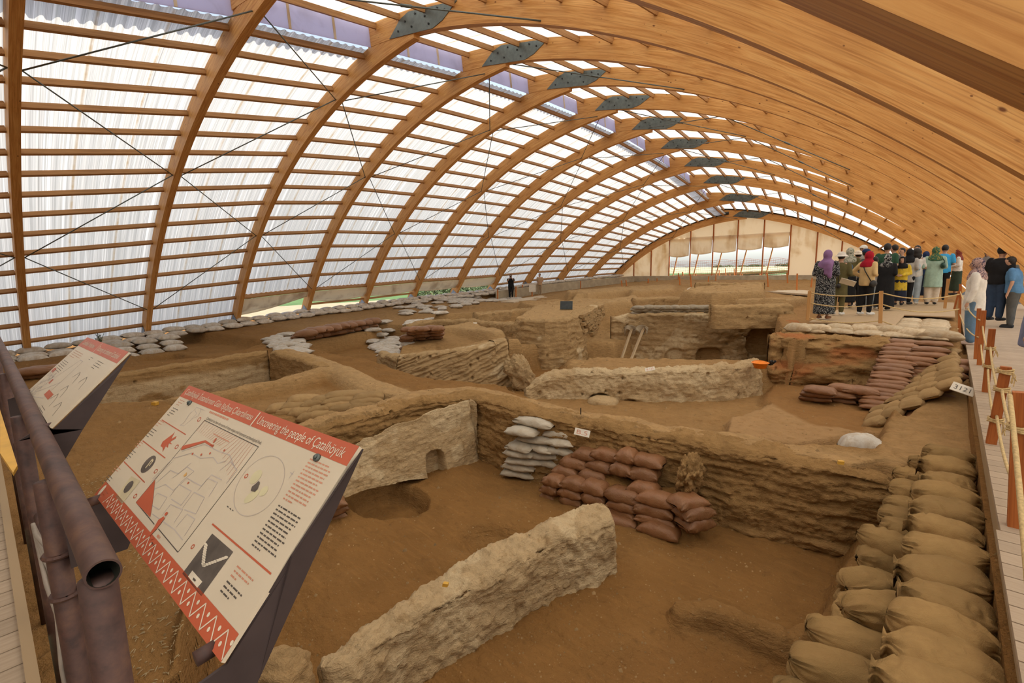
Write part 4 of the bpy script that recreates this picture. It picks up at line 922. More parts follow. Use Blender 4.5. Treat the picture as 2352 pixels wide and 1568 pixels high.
# stepped brown bags in B.131: the left column of courses, the right column, the row on the floor
for k in range(17):
    y = 783 + (k * 9.2 if k < 9 else 9 * 9.2 + (k - 9) * 9.6); xl = 2075 - (k * 3.4 if k < 9 else 30 + (k - 9) * 3.5)
    z = .12 - .052 * k; p = at(xl, y, z)
    bag('dark_jute' if False else 'brown_bag', (p.x, p.y, z - .05), R(4), '%s course from the top in the left stepped column of brown sandbags' % nth(k), 'stepped sandbags below the visitors', (1.2, 1.0, .55))
for k, (x, y) in enumerate([(2144, 788), (2137, 802), (2131, 814), (2110, 824), (2104, 833), (2100, 842), (2096, 852), (2090, 864), (2062, 880)]):
    z = .12 - .07 * k; p = at(x, y, z); bag('brown_bag', (p.x, p.y, z - .05), R(6), '%s course from the top in the right stepped column of brown sandbags' % nth(k), 'stepped sandbags below the visitors', (1.15, 1.0, .6))
for r_, row in enumerate([[(1883, 896), (1940, 893), (1980, 898)], [(1878, 905), (1925, 905), (1983, 908)], [(1874, 914), (1928, 915), (1980, 917)]]):
    for c_, (x, y) in enumerate(row):
        z = -.55 - .095 * r_; p = at(x, y, z); bag('brown_bag', (p.x, p.y, z - .05), R(4), 'brown floor sandbag, %s row, %s from the left, red soil room' % (['top', 'middle', 'bottom'][r_], nth(c_)), 'floor sandbags in the red soil room', (1.05, 1.1, .75))
# sloping blanket of bags between the room and the boardwalk
q = 0
for r_ in range(9):
    for c_ in range(5):
        t, u = r_ / 8, c_ / 4
        x = -.58 + .74 * u - .02 * t; y = 8.75 + 3.2 * t + .45 * u; z = -.74 + .60 * u + .05 * t
        bag('dark_jute', (x, y, z - .04), R(80 + rng.uniform(-10, 10)), 'dusty slope sandbag beside the boardwalk, %s row from near, %s up' % (nth(r_), nth(c_)), 'dusty sandbags on the slope', (.82, .95, .9), rng.uniform(-.1, .1), -.5); q += 1
for k in range(9):
    x = -.12 + .045 * k; y = 8.6 + .30 * k; z = -.66 + .062 * k
    bag('brown_bag', (x, y, z), R(8), 'dark brown sandbag, %s from below along the dusty slope edge' % nth(k), 'dark edge sandbags', (1.0, 1.0, .8), -.15)
# big pale bags along the edge under the visitors, and the flat ones behind them
edge = [1833, 1876, 1926, 1985, 2042, 2102, 2162]
for k, x in enumerate(edge):
    p = at(x, [752, 752, 752, 754, 757, 764, 768][k] - 4, 0.28); bag('pale_bag', (p.x, p.y + .1, .13), R([-6, 2, 0, 2, -4, -8, -2][k]), 'big cream sandbag, %s from the left on the visitor edge' % nth(k), 'cream sandbags on the edge', (.86 if k < 6 else 1.05, .9, .85))
for r_ in range(8):
    for c_ in range(6):
        if r_ > 1 and c_ < 3: continue
        x, y = -2.15 + .50 * c_, 12.35 + .48 * r_
        if x > .2: continue
        bag('pale_bag', (x, y, .13), R(rng.uniform(-8, 8)), 'flat cream sandbag underfoot, %s row back, %s from the left' % (nth(r_), nth(c_)), 'cream sandbags underfoot', (.82, 1.1, .45))
# flat jute bags on the sandy bench
jb = [(796, 913, 70), (846, 918, 50), (790, 924, 62), (842, 928, 54), (700, 924, 55), (755, 924, 60), (730, 932, 50), (775, 935, 60), (836, 938, 52), (690, 938, 55), (745, 944, 50), (800, 941, 55), (700, 951, 48), (750, 955, 60), (715, 962, 40), (670, 948, 46), (650, 942, 50)]
for k, (x, y, wpx) in enumerate(jb):
    z = -.60 - .25 * (y - 913) / 50; p = at(x, y, z); bag('dark_jute', (p.x, p.y, z - .03), R(58), '%s flattened tan sandbag in the stack on the sandy bench' % nth(k), 'tan sandbags on the bench', (wpx / 48 * 1.05, 1.05, 1.0))
# two courses of brick-red bags lining the far left room
for r_ in range(2):
    for k in range(9):
        a = k / 8; x = 700 + 148 * a + (8 if r_ else 0); y = (806 - 30 * a) - r_ * 11; z = -.93 + .19 * r_; p = at(x, y, z)
        z = max(z, ground(p.x, p.y) + .10 + .19 * r_)
        bag('brown_bag', (p.x, p.y, z - .08), R(55), '%s brick-brown sandbag from the left, %s course, far left room' % (nth(k), ['lower', 'upper'][r_]), 'brick-brown bags in the far left room', (1.55, 1.6, 1.35))
for r_ in range(4):
    for k in range(5):
        x = 935 + 17 * k + 3 * (r_ % 2); y = 800 - 7 * r_ - (2.0 if k > 2 else 0); z = -.85 + .13 * r_; p = at(x, y, z)
        z = max(z, ground(p.x, p.y) + .08 + .13 * r_)
        bag('brown_bag', (p.x, p.y, z - .08), R(42 + rng.uniform(-25, 25)), 'brick-brown heap sandbag by the ramp, %s layer up, %s from left' % (nth(r_), nth(k)), 'brick-brown heap by the ramp', (.95, 1.1, 1.0))
for r_ in range(4):
    for k in range(2):
        p = at(75 + 30 * k, 882 - 9 * r_ - 4 * k, -.95 + .12 * r_); bag('brown_bag', (p.x, p.y, p.z - .06), R(75), 'dark brown sandbag, %s up, %s stack behind the farther panel' % (nth(r_), ['left', 'right'][k]), 'brown stack behind the farther panel', (1.6, 1.4, 1.2))
# grey bags in the far central room
for r_ in range(4):
    for k in range(9):
        x = 1462 + 20 * k + 8 * (r_ % 2); y = 719 - 4.2 * r_; z = -.02 + .12 * r_; p = at(x, y, z)
        heap_bag('fargrey', 'grey_bag', (p.x, p.y, z - .06), R(20 + rng.uniform(-22, 22)), (rng.uniform(.78, .95), 1.0, rng.uniform(.8, 1.05)))
heap_build('fargrey', 'ash_bag', 'low row of grey sandbags in the far central room')
# white bags weighing down the foot of the roof sheets, course by course
k = 0
def foot_xy(f): return lerp_tab(FX, f), lerp_tab(FZ, f), YA(f)
for c_ in range(2):
    f = 0.2
    while f < 8.4:
        x, z, y = foot_xy(f); jut = .45 * c_ + (.0 if f > 2.9 else .1)
        loc = (x + .38 + jut + rng.uniform(-.06, .06), y, z + .04 - .12 * c_ + rng.uniform(-.02, .04))
        if f < 3.0: bag('white_bag', loc, R(90 + rng.uniform(-14, 14)), 'white foot sandbag, %s from the near end, %s course along the left side' % (nth(int(round((f - .2) / .205))), ['upper', 'lower'][c_]), 'white sandbags along the left foot', (1, 1.05, 1.0))
        else: heap_bag('foot', 'white_bag', loc, R(90 + rng.uniform(-16, 16)), (1, rng.uniform(.9, 1.15), rng.uniform(.9, 1.2)))
        k += 1
        f += .205
heap_build('foot', 'white_bag', 'line of sunlit white sandbags along the open strip on the left')
for c_ in range(3):                     # extra courses stepping down into the near left corner
    for j in range(9):
        f = .35 + j * .22; x, z, y = foot_xy(f)
        bag('white_bag', (x + 1.45 + .42 * c_ + rng.uniform(-.05, .05), y, z - .10 - .15 * c_), R(90 + rng.uniform(-12, 12)), 'dirty white sandbag in the near left corner, %s step down, %s along' % (nth(c_), nth(j)), 'corner sandbags near the farther panel', (1.0, 1.1, 1.1))
# loose spreads of emptying white bags on the left ground
def spread(poly, z, n, seed, label, group, sc=1.0):
    rs = random.Random(seed); W = [at(a, b, z) for a, b in poly]; c = 0; tries = 0; got = []
    x0, x1 = min(p.x for p in W), max(p.x for p in W); y0, y1 = min(p.y for p in W), max(p.y for p in W)
    while c < n and tries < 6000:
        tries += 1; x, y = rs.uniform(x0, x1), rs.uniform(y0, y1); ins = False
        for a, b in zip(W, W[1:] + W[:1]):
            if (a.y > y) != (b.y > y) and x < (b.x - a.x) * (y - a.y) / (b.y - a.y) + a.x: ins = not ins
        if not ins or any((x - g[0]) ** 2 + (y - g[1]) ** 2 < (.36 * sc) ** 2 for g in got): continue
        got.append((x, y)); heap_bag(group, 'white_bag', (x, y, ground(x, y) - .02), rs.uniform(0, 3.1), (sc * rs.uniform(.9, 1.1), sc, .75)); c += 1
    heap_build(group, 'white_bag', label)
spread([(905, 712), (1000, 700), (1180, 686), (1200, 692), (1030, 714), (930, 724)], -.35, 70, 1, 'long spread of slumped white sandbags below the open side strip', 'slumped bags below the open strip')
spread([(845, 745), (870, 738), (960, 760), (950, 775), (905, 790), (860, 770)], -.5, 34, 2, 'dusty white sandbags spilled between the two brick-brown heaps', 'bags spilled between the heaps')
spread([(880, 745), (960, 735), (1020, 730), (1000, 740), (930, 752)], -.4, 20, 3, 'strip of dusty white sandbags above the low tan wall', 'bags above the low tan wall')
spread([(620, 775), (660, 765), (700, 790), (690, 806), (640, 795)], -.55, 20, 4, 'cluster of dusty white sandbags at the far left room corner', 'bags at the far left room corner')
for j in range(11):
    p = at(690 + 15 * j, 776 - 2.4 * j, -.52); bag('white_bag', (p.x, p.y, -.6), R(60), '%s dusty white sandbag along the upper rim of the far left room' % nth(j), 'bags on the rim of the far left room', (1.0, 1, .9))
# half-buried long white bag by the bank
p = at(1980, 1038, -.62); bag('white_bag', (p.x, p.y, -.72), R(8), 'plump half-buried white bag behind the pit rim near the boardwalk', 'half-buried bag', (.75, .8, 1.6))
# ------------------------------------------------------------------ boardwalk, posts and ropes
def m_deck():
    t = NT('deck_board'); p = t.pbsdf(Roughness=0.75); p.inputs['Specular IOR Level'].default_value = 0.2
    oi = t.n('ObjectInfo'); v = t.coord('Object', (3, 30, 3)); n1 = t.noise(v, 2.0, 4)
    hs = t.n('HueSaturation'); t.l(t.ramp(n1, [(0.3, (0.36, 0.27, 0.185)), (0.7, (0.44, 0.34, 0.24))]), hs.inputs['Color']); t.l(t.math('ADD', t.math('MULTIPLY', oi.outputs['Random'], 0.14), 0.93), hs.inputs['Value'])
    t.l(hs.outputs[0], p.inputs['Base Color']); t.bump(p, n1, .15, .003)
m_deck()
deck = tag(empty('boardwalk'), 'pale grey-beige plank boardwalk along the right side', None, None, 'structure')
def plank(w_, l_, name='plank'):
    mb = MB(); mb.box((0, 0.004, -.03), (l_, w_ - .004, 0)); me = mb.mesh(name); me.materials.append(MATS['deck_board']); return me
pm = plank(.145, 2.5)
for k in range(150):
    y = -2.0 + .145 * k; o = link('plank', pm, None, deck, (.34 if y < 3.9 else .36, y, 0 if y > 3.95 else .008))
mb = MB(); mb.box((.36, 19.7, -.03), (2.9, 36, 0)); mb.build('plank_run', MATS['deck_board'], deck)
mb = MB(); mb.box((.37, -2, -.2), (.43, 36, -.03)); mb.box((1.4, -2, -.2), (1.46, 36, -.03)); mb.build('edge_joist', MATS['old_timber'], deck)
p2 = plank(.145, 2.4)
deck2 = tag(empty('boardwalk'), 'worn plank boardwalk strip in the bottom left corner behind the rail', None, None, 'structure')
for k in range(44):
    o = link('plank', p2, None, deck2, (-.9 - .145 * k, -2.42, .0)); o.rotation_euler = (0, 0, R(90)); o.location = (-.3 - .145 * k, -2.44, 0)
mb = MB(); mb.box((-7, -.04, -.14), (.34, 0.0, .015)); mb.build('edge_board', MATS['old_timber'], deck2)
mb = MB(); mb.box((.34, -3.5, -.9), (6, 40, -.22)); tag(mb.build('ground_right', MATS['earth']), 'earth under the boardwalk', None, None, 'structure')
# outside ground on the right
mb = MB(); mb.poly([(6, -40, -.5), (60, -40, -3), (60, 90, -3), (6, 90, -.5)]); tag(mb.build('grass_verge', MATS['dry_grass']), 'dry grass outside the right side', None, None, 'structure')

def post(name, label, base, top, wd, mat, group=None, knots=(), cap=False):
    root = empty(name, base); mb = MB(); mb.bar((0, 0, 0), tuple(Vector(top) - Vector(base)), wd, wd * .8, (0, 1, 0)); mb.build('shaft', MATS[mat], root)
    for z in knots:
        d = (Vector(top) - Vector(base)).normalized(); c = d * z; mb = MB()
        for q in range(3):
            cc = c + d * (.014 * (q - 1)); mb.tube([cc + Vector((math.cos(a) * wd * .72, math.sin(a) * wd * .66, .006 * math.sin(a * 2 + q))) for a in np.linspace(0, 2 * math.pi, 13)], .008, 5)
        for q in range(4):
            mb.tube([c + Vector((wd * .6, -wd * .3, 0)), c + Vector((wd * .6 + .03 * rng.random(), -wd * .6, -.03)), c + Vector((wd * .5 + .05 * rng.random(), -wd * .7, -.07 - .05 * rng.random()))], .005, 4)
        mb.build('rope_knot', MATS['rope'], root)
    tag(root, label, 'post', group); return root
def rope(label, a, b, sag, r=.011, n=14, name='rope', mat='rope'):
    a, b = Vector(a), Vector(b); mb = MB(); mb.tube([a.lerp(b, t) - Vector((0, 0, sag * 4 * t * (1 - t))) for t in np.linspace(0, 1, n)], r, 6); o = mb.build(name, MATS[mat], None, True); tag(o, label, 'rope', 'barrier ropes'); return o
X0 = .46
def pp(px, py, X):   # point on the upright plane x = X
    d = ray(px, py); return EYEV + d * (X / d.x)
def onpost(b, t, k): return Vector(b).lerp(Vector(t), k)
g = 'rope barrier posts along the boardwalk'
PB = []
for (bx, by, tx, ty, lab, wd, kn) in [
    (2333, 1212, 2346, 900, 'nearest red-brown rope post, cut by the right edge of the view', .075, (.62,)),
    (2276, 1018, 2311, 842, 'leaning red-brown rope post with thick rope knots, second nearest', .07, (.22, .5, .66)),
    (2263, 900, 2279, 755, 'red-brown rope post with a hanging rope tangle, third nearest', .065, (.33, .55)),
    (2249, 838, 2260, 713, 'red-brown rope post right beside the woman in the white top', .06, ()),
    (2241, 824, 2249, 708, 'thin red-brown rope post just behind the tangled pair', .055, ()),
    (2203, 766, 2206, 652, 'thin upright rope post left of the woman in the white top', .05, ()),
    (2186, 730, 2203, 668, 'short slanting strut propping the thin rope post', .045, ())]:
    b = at(bx, by, 0.0); d = ray(tx, ty); t_ = EYEV + d * ((b.y) / d.y)
    PB.append((b, t_)); post('rope_post', lab, b, t_, wd, 'post_red', g, kn)
mb = MB(); b, t_ = PB[0]
rope('thick yellow rope running down past the nearest post', onpost(b, t_, .98) + Vector((-.05, -.05, 0)), (0.33, 1.6, .02), -.02, .012)
for k in range(3):
    (b, t_), (b2, t2) = PB[k], PB[k + 1]
    for q, (u, v, sg) in enumerate(((.62, .72, .06), (.28, .38, .07))):
        rope('%s rope span between the %s and %s rope post' % (['upper', 'lower'][q], ['nearest', 'second', 'third'][k], ['second', 'third', 'fourth'][k]), onpost(b, t_, u), onpost(b2, t2, v), sg)
for q, (u, v) in enumerate(((.8, .85), (.5, .4))): rope('%s rope span in front of the woman in the white top' % ['upper', 'lower'][q], onpost(*PB[3], u), onpost(*PB[5], v), .12)
# rope rail before the visitors
fp = []
for (bx, by, tx, ty, lab) in [(1855, 735, 1860, 668, 'pale wooden rope post at the left end of the visitor platform'), (2022, 742, 2024, 668, 'pale wooden rope post in the middle of the platform edge'), (2170, 708, 2178, 640, 'pale wooden rope post behind the white sandbags by the mint coat')]:
    b = at(bx, by, 0.3); d = ray(tx, ty); t_ = EYEV + d * (b.y / d.y); fp.append((b, t_)); post('rope_post', lab, b, t_, .07, 'post_tan', 'pale rope posts')
for q, u in enumerate((.95, .6, .08)):
    rope('%s rope from the left platform post to the middle one' % ['top', 'middle', 'bottom'][q], onpost(*fp[0], u), onpost(*fp[1], u), .08, .013)
    rope('%s rope from the middle platform post to the boardwalk' % ['top', 'middle', 'bottom'][q], onpost(*fp[1], u), onpost(*PB[5], [.8, .5, .1][q]), .12, .013)
# plank decking under the visitors
vd = tag(empty('viewing_platform', (0, 0, 0)), 'weathered plank platform the visitors stand on', 'platform')
pm3 = plank(.2, 2.6); pm3.materials.clear(); pm3.materials.append(MATS['board'])
for k in range(44):
    link('plank', pm3, None, vd, (-2.4, 13.3 + .2 * k, .26)).scale = (1 if k > 14 else .62, 1, 1)
# ------------------------------------------------------------------ rail and the two tilted information panels
def m_rust():
    t = NT('rusty_pipe'); p = t.pbsdf(Roughness=0.6, Metallic=0.15); v = t.coord('Object'); n1 = t.noise(v, 14, 5, .65); n2 = t.noise(v, 3.5, 4)
    c = t.ramp(n1, [(0.32, (0.055, 0.030, 0.026)), (0.52, (0.105, 0.052, 0.040)), (0.72, (0.17, 0.085, 0.05))]); c = t.mix(t.ramp(n2, [(0.45, 0.0), (0.75, .5)]), c, (0.10, 0.075, 0.075))
    t.l(c, p.inputs['Base Color']); t.bump(p, n1, .25, .002)
m_rust()
simple('dark_plate', (0.062, 0.044, 0.042), .6, .1, .25, 5, .15, 30, .002)
simple('panel_cream', (0.66, 0.57, 0.43), .38, 0, .04, 3, spec=.4)
simple('print_red', (0.52, 0.115, 0.055), .4, 0, .08, 6, spec=.4)
simple('print_pale', (0.72, 0.64, 0.50), .5); simple('print_dark', (0.10, 0.085, 0.07), .5); simple('print_rose', (0.60, 0.27, 0.17), .5)
simple('print_line', (0.50, 0.44, 0.40), .5); simple('print_sand', (0.62, 0.53, 0.34), .5); simple('print_grey', (0.12, 0.10, 0.085), .5, 0, .3, 20); simple('print_green', (0.64, 0.58, 0.36), .5); simple('print_orange', (0.62, 0.36, 0.12), .5)
simple('cable', (0.34, 0.29, 0.24), .7); simple('pipe_inside', (0.03, 0.03, 0.022), .8)

def wb(mb, name, mat, root, smooth=False):
    "mesh made in world space, stored relative to its root"
    o_ = root.matrix_world.translation if root.parent is None else root.parent.location
    l = root.location if root.parent is None else root.parent.location
    mb.v = [(v[0] - l[0], v[1] - l[1], v[2] - l[2]) for v in mb.v]
    return mb.build(name, MATS[mat] if isinstance(mat, str) else mat, root, smooth)

class Panel:
    def __init__(s, TL, TR, BL, label):
        s.TL = Vector(TL); s.eu = (Vector(TR) - s.TL); s.W = s.eu.length; s.eu.normalize()
        s.ev = (Vector(BL) - s.TL); s.ev -= s.eu * s.ev.dot(s.eu); s.H = s.ev.length; s.ev.normalize()
        s.n = s.ev.cross(s.eu).normalized()
        if s.n.z < 0: s.n = -s.n
        c = s.pt(s.W / 2, s.H, 0); s.root = tag(empty('information_panel', (c.x, c.y - .05, .35)), label, 'sign', 'tilted information panels')
        mb = MB(); mb.prism([s.pt(0, 0, 0), s.pt(0, s.H, 0), s.pt(s.W, s.H, 0), s.pt(s.W, 0, 0)], -s.n * .008); s.board = wb(mb, 'board', 'panel_cream', s.root)
        s.lay = 0
    def pt(s, u, v, d): return s.TL + s.eu * u + s.ev * v + s.n * d
    def px(s, x, y):
        p = on_plane(x, y, s.TL, s.n) - s.TL; return p.dot(s.eu), p.dot(s.ev)
    def shape(s, name, polys, mat, lift=1, raw=False):
        mb = MB()
        for pl in polys:
            q = pl if raw else [s.px(*p) for p in pl]
            mb.poly([s.pt(u, v, .0006 * lift) for u, v in q])
        me_o = wb(mb, name, mat, s.board)
        for p_ in me_o.data.polygons:
            if p_.normal.dot(s.n) < 0: p_.flip()
        return me_o
    def line(s, name, lines, wd, mat, lift=1, raw=False):
        P = []
        for ln in lines:
            q = [Vector(p) for p in (ln if raw else [s.px(*p) for p in ln])]
            for a, b in zip(q[:-1], q[1:]):
                d = (b - a); 
                if d.length < 1e-6: continue
                m = Vector((-d.y, d.x)).normalized() * wd / 2; P.append([a + m, a - m, b - m, b + m])
        return s.shape(name, P, mat, lift, True)
    def text(s, body, u0, v0, u1, hgt, mat, name='lettering'):
        cu = bpy.data.curves.new('t', 'FONT'); cu.body = body; cu.size = 1.0; tmp = bpy.data.objects.new('t', cu); C.objects.link(tmp)
        dg = TDG(); me = bpy.data.meshes.new_from_object(tmp.evaluated_get(dg)); bpy.data.objects.remove(tmp)
        xs = [v.co.x for v in me.vertices]; 
        if not xs: return
        x0, x1 = min(xs), max(xs); k = (u1 - u0) / (x1 - x0); l = s.root.location
        for v in me.vertices:
            p = s.pt(u0 + (v.co.x - x0) * k, v0 - v.co.y * hgt / .70, .0013); v.co = p - l
        me.update()
        for p_ in me.polygons:
            if p_.normal.dot(s.n) < 0: p_.flip()
        me.materials.clear(); me.materials.append(MATS[mat]); return link(name, me, None, s.board)
    def greek(s, name, u0, v0, w_, rows, dv, mat, seed=0, th=.0022):
        rs = random.Random(seed); P = []
        for r_ in range(rows):
            u = u0; end = u0 + w_ * (rs.uniform(.78, 1) if r_ < rows - 1 else rs.uniform(.3, .6)); v = v0 + r_ * dv
            while u < end:
                wl = min(rs.uniform(.006, .02), end - u); P.append([(u, v), (u, v + th), (u + wl, v + th), (u + wl, v)]); u += wl + .0035
        return s.shape(name, P, mat, 1, True)
    def fins(s, lo_px):
        "steel plates under both edges; the right one reaches down to the rail bracket"
        for nm, u in (('fin', .012), ('fin', s.W - .004)):
            a, b = s.pt(u, .0, -.012), s.pt(u, s.H, -.012); mb = MB(); X = b.x
            if u > .1:
                low = [Vector((X, p.y, p.z)) for p in (pp(*q, X) for q in lo_px)]
                mb.prism([a, b, Vector((X, b.y - .10, b.z - .02))] + low, (.006, 0, 0))
            else:
                mb.prism([a, b, Vector((X, b.y - .09, b.z - .02)), Vector((X, b.y - .09, b.z - .20)), Vector((X, b.y + .05, b.z - .20)), Vector((X, b.y + .10, b.z - .10)), Vector((X, a.y - .04, a.z - .10))], (.006, 0, 0))
            wb(mb, nm, 'dark_plate', s.root)
            mb = MB(); mb.tube([s.pt(u + (.03 if u < .1 else -.05), s.H - .004, -.01), s.pt(u + (.03 if u < .1 else -.05), s.H + .022, .012)], .014, 10); wb(mb, 'edge_clip', 'rusty_pipe', s.root, True)
k_ = 1.1
TL, TR, BR, BL = [Vector((0, 0, EYE)) + (Vector(v) - Vector((0, 0, EYE))) * k_ for v in ((-1.81, 0.438, 1.247), (-0.811, 0.46, 1.272), (-0.8, 0.191, 1.0), (-1.799, 0.17, 0.975))]
S1 = Panel(TL, TR, BL, 'large tilted panel titled Uncovering the people of Çatalhöyük in the left foreground')
W_, H_ = S1.W, S1.H
tb = S1.px(600, 985)[1]
vT = .046
S1.shape('title_band', [[(0, 0), (0, vT), (W_, vT), (W_, 0)]], 'print_red', 1, True)
du = S1.px(593, 955)[0]
S1.shape('title_divider', [[(du - .003, .004), (du - .003, vT), (du + .003, vT), (du + .003, .004)]], 'print_pale', 2, True)
S1.text('Çatalhöyük İnsanlarının Gün Işığına Çıkartılması', .022, vT * .72, du - .02, vT * .46, 'print_pale')
S1.text('Uncovering the people of Çatalhöyük', du + .02, vT * .76, W_ - .03, vT * .52, 'print_pale')
u0, v0 = S1.px(480, 950); S1.text('Çatalhöyük has been the centre of many unique and important archaeological finds', S1.px(478, 957)[0], S1.px(478, 961)[1] + .004, S1.px(601, 1018)[0], .0085, 'print_dark')
S1.greek('text_line', S1.px(482, 945)[0], S1.px(482, 948)[1] - .006, S1.px(614, 1003)[0] - S1.px(482, 945)[0], 1, .01, 'print_rose', 4, .006)
# bottom band with zigzags and dots
vb = .374
S1.shape('footer_band', [[(0, vb), (0, H_), (W_, H_), (W_, vb)]], 'print_red', 1, True)
zz = []; dots = []; nz_ = 17; z0 = .11
for k in range(nz_):
    a = z0 + (W_ - z0) * k / nz_; b = z0 + (W_ - z0) * (k + 1) / nz_; m = (a + b) / 2
    zz.append([(a, H_ - .004), (a + (b - a) * .42, vb + .007), (b, H_ - .004)])
    for cu_, cv in ((a + (b - a) * .45, H_ - .016), (b - (b - a) * .05, vb + .016)):
        dots.append([(cu_ + .0045 * math.cos(t), cv + .0045 * math.sin(t)) for t in np.linspace(0, 6.28, 9)[:-1]])
S1.line('zigzag', zz, .0032, 'print_pale', 2, True)
for dd in dots: S1.shape('dot', [dd], 'print_pale', 2, True)
S1.shape('emblem', [[(.03 + .012 * math.cos(t), (vb + H_) / 2 + .018 * math.sin(t)) for t in np.linspace(0, 6.28, 13)[:-1]]], 'print_pale', 2, True)
S1.greek('emblem_text', .052, vb + .016, .045, 3, .009, 'print_rose', 9, .004)
# left column of four finds
for y0_, y1_ in (((372, 964), (427, 998)), ((328, 1012), (380, 1052)), ((285, 1060), (333, 1108))): S1.line('rule', [[y0_, y1_]], .003, 'print_red', 1)
for (x, y) in ((434, 920), (387, 967), (340, 1015), (288, 1072)):
    u, v = S1.px(x - 22, y); S1.greek('caption', u, v - .005, .055, 3, .009, 'print_rose', x); S1.greek('caption', u, v + .028, .055, 4, .009, 'print_dark', x + 1)
S1.line('bull_head_drawing', [[(470, 942), (452, 935), (443, 945), (436, 950), (430, 960), (421, 972), (414, 976), (422, 978), (434, 968), (445, 960), (455, 955), (461, 945), (461, 938)], [(440, 945), (432, 955), (425, 968)], [(448, 942), (452, 950), (440, 962)]], .0016, 'print_line')
S1.shape('red_bull_figure', [[(398, 996), (402, 991), (394, 1008), (406, 1001), (404, 1006), (391, 1015), (396, 1020), (388, 1018), (386, 1028), (382, 1026), (384, 1020), (378, 1030), (374, 1038), (374, 1028), (369, 1024), (374, 1014), (386, 1005)]], 'print_red')
el = lambda cx, cy, a, b, ang, n=18: [(cx + a * math.cos(t) * math.cos(ang) - b * math.sin(t) * math.sin(ang), cy + a * math.cos(t) * math.sin(ang) + b * math.sin(t) * math.cos(ang)) for t in np.linspace(0, 2 * math.pi, n + 1)[:-1]]
S1.shape('stamp_photo', [el(341, 1066, 25, 9.5, R(-50))], 'print_grey'); S1.line('stamp_curl', [[(335, 1075), (345, 1062), (350, 1055), (352, 1059), (343, 1070)]], .006, 'print_sand', 2)
S1.shape('find_photo', [[(302, 1093), (323, 1104), (281, 1157), (266, 1140)]], 'print_sand'); S1.shape('find_photo_detail', [el(296, 1118, 17, 6, R(-52))], 'print_grey', 2)
S1.line('number_ring', [el(x, y, 5.2, 2.6, R(-50)) + [el(x, y, 5.2, 2.6, R(-50))[0]] for x, y in ((458, 963), (406, 1026), (358, 1082), (311, 1139), (566, 1093), (443, 1255))], .0028, 'print_red')
# site drawing
S1.line('map_frame', [[(470, 965), (594, 1026), (409, 1268), (364, 1214)], [(355, 1204), (313, 1153), (470, 965)]], .0022, 'print_dark')
S1.line('roof_hatching', [[(470 + 5.4 * k, 966 + 2.65 * k), (452 + 3.9 * k - (0 if k < 14 else (k - 13) * 1.0), 990 + 2.6 * k + (0 if k < 14 else (k - 13) * 7))] for k in range(22)], .0012, 'print_rose')
S1.shape('red_arch', [[(416, 1034), (420, 1024), (473, 1011), (490, 1022), (489, 1028), (471, 1016)]], 'print_red', 2); S1.shape('red_pillar', [[(489, 1017), (492, 1017), (499, 1007), (496, 1006)], [(490, 1026), (493, 1021), (484, 1021), (483, 1024)]], 'print_red', 2)
S1.line('roof_tie', [[(491, 996), (527, 1015)]], .0022, 'print_rose', 2)
S1.line('plan_line', [[(418, 1036), (470, 1020), (500, 1035), (528, 1045), (540, 1075)], [(400, 1052), (440, 1040), (460, 1052), (490, 1050), (500, 1064), (520, 1058)], [(358, 1110), (392, 1080), (410, 1088), (440, 1062)], [(350, 1125), (380, 1112), (398, 1126), (430, 1098), (462, 1116), (486, 1090), (510, 1102)], [(340, 1160), (362, 1132), (384, 1142), (366, 1170), (348, 1160)], [(390, 1140), (412, 1112), (440, 1128), (416, 1160), (394, 1146)], [(372, 1184), (392, 1158), (420, 1170), (400, 1200)], [(420, 1165), (446, 1130), (470, 1142), (450, 1180), (424, 1170)], [(405, 1210), (430, 1180), (448, 1192), (424, 1230)], [(455, 1126), (478, 1098), (500, 1108), (480, 1140)], [(505, 1080), (530, 1060), (545, 1080), (520, 1110)], [(396, 1098), (430, 1072), (446, 1082), (414, 1108)], [(350, 1180), (400, 1215), (420, 1240)], [(350, 1100), (400, 1050)], [(346, 1108), (396, 1060)]], .0022, 'print_line')
S1.shape('red_corner', [[(357, 1102), (352, 1150), (346, 1188), (313, 1154)]], 'print_red', 2)
S1.shape('visitor_figure', [[(377, 1186), (380, 1190), (360, 1216), (345, 1232), (343, 1228), (356, 1210), (365, 1194)], el(383, 1180, 5, 2.6, R(-50)), [(352, 1232), (355, 1238), (346, 1240)]], 'print_red', 3)
S1.greek('you_are_here', S1.px(361, 1230)[0], S1.px(361, 1230)[1] - .004, .06, 1, .01, 'print_rose', 3, .006); S1.greek('you_are_here', S1.px(352, 1240)[0], S1.px(352, 1240)[1] + .004, .06, 1, .01, 'print_dark', 5, .005)
S1.shape('tiny_marker', [el(x, y, 3.4, 1.5, R(-50), 8) for x, y in ((443, 1042), (463, 1044), (483, 1041), (516, 1034), (433, 1109))], 'print_red', 2); S1.shape('ochre_mark', [[(422, 1092), (430, 1084), (429, 1092), (423, 1095)]], 'print_orange', 2)
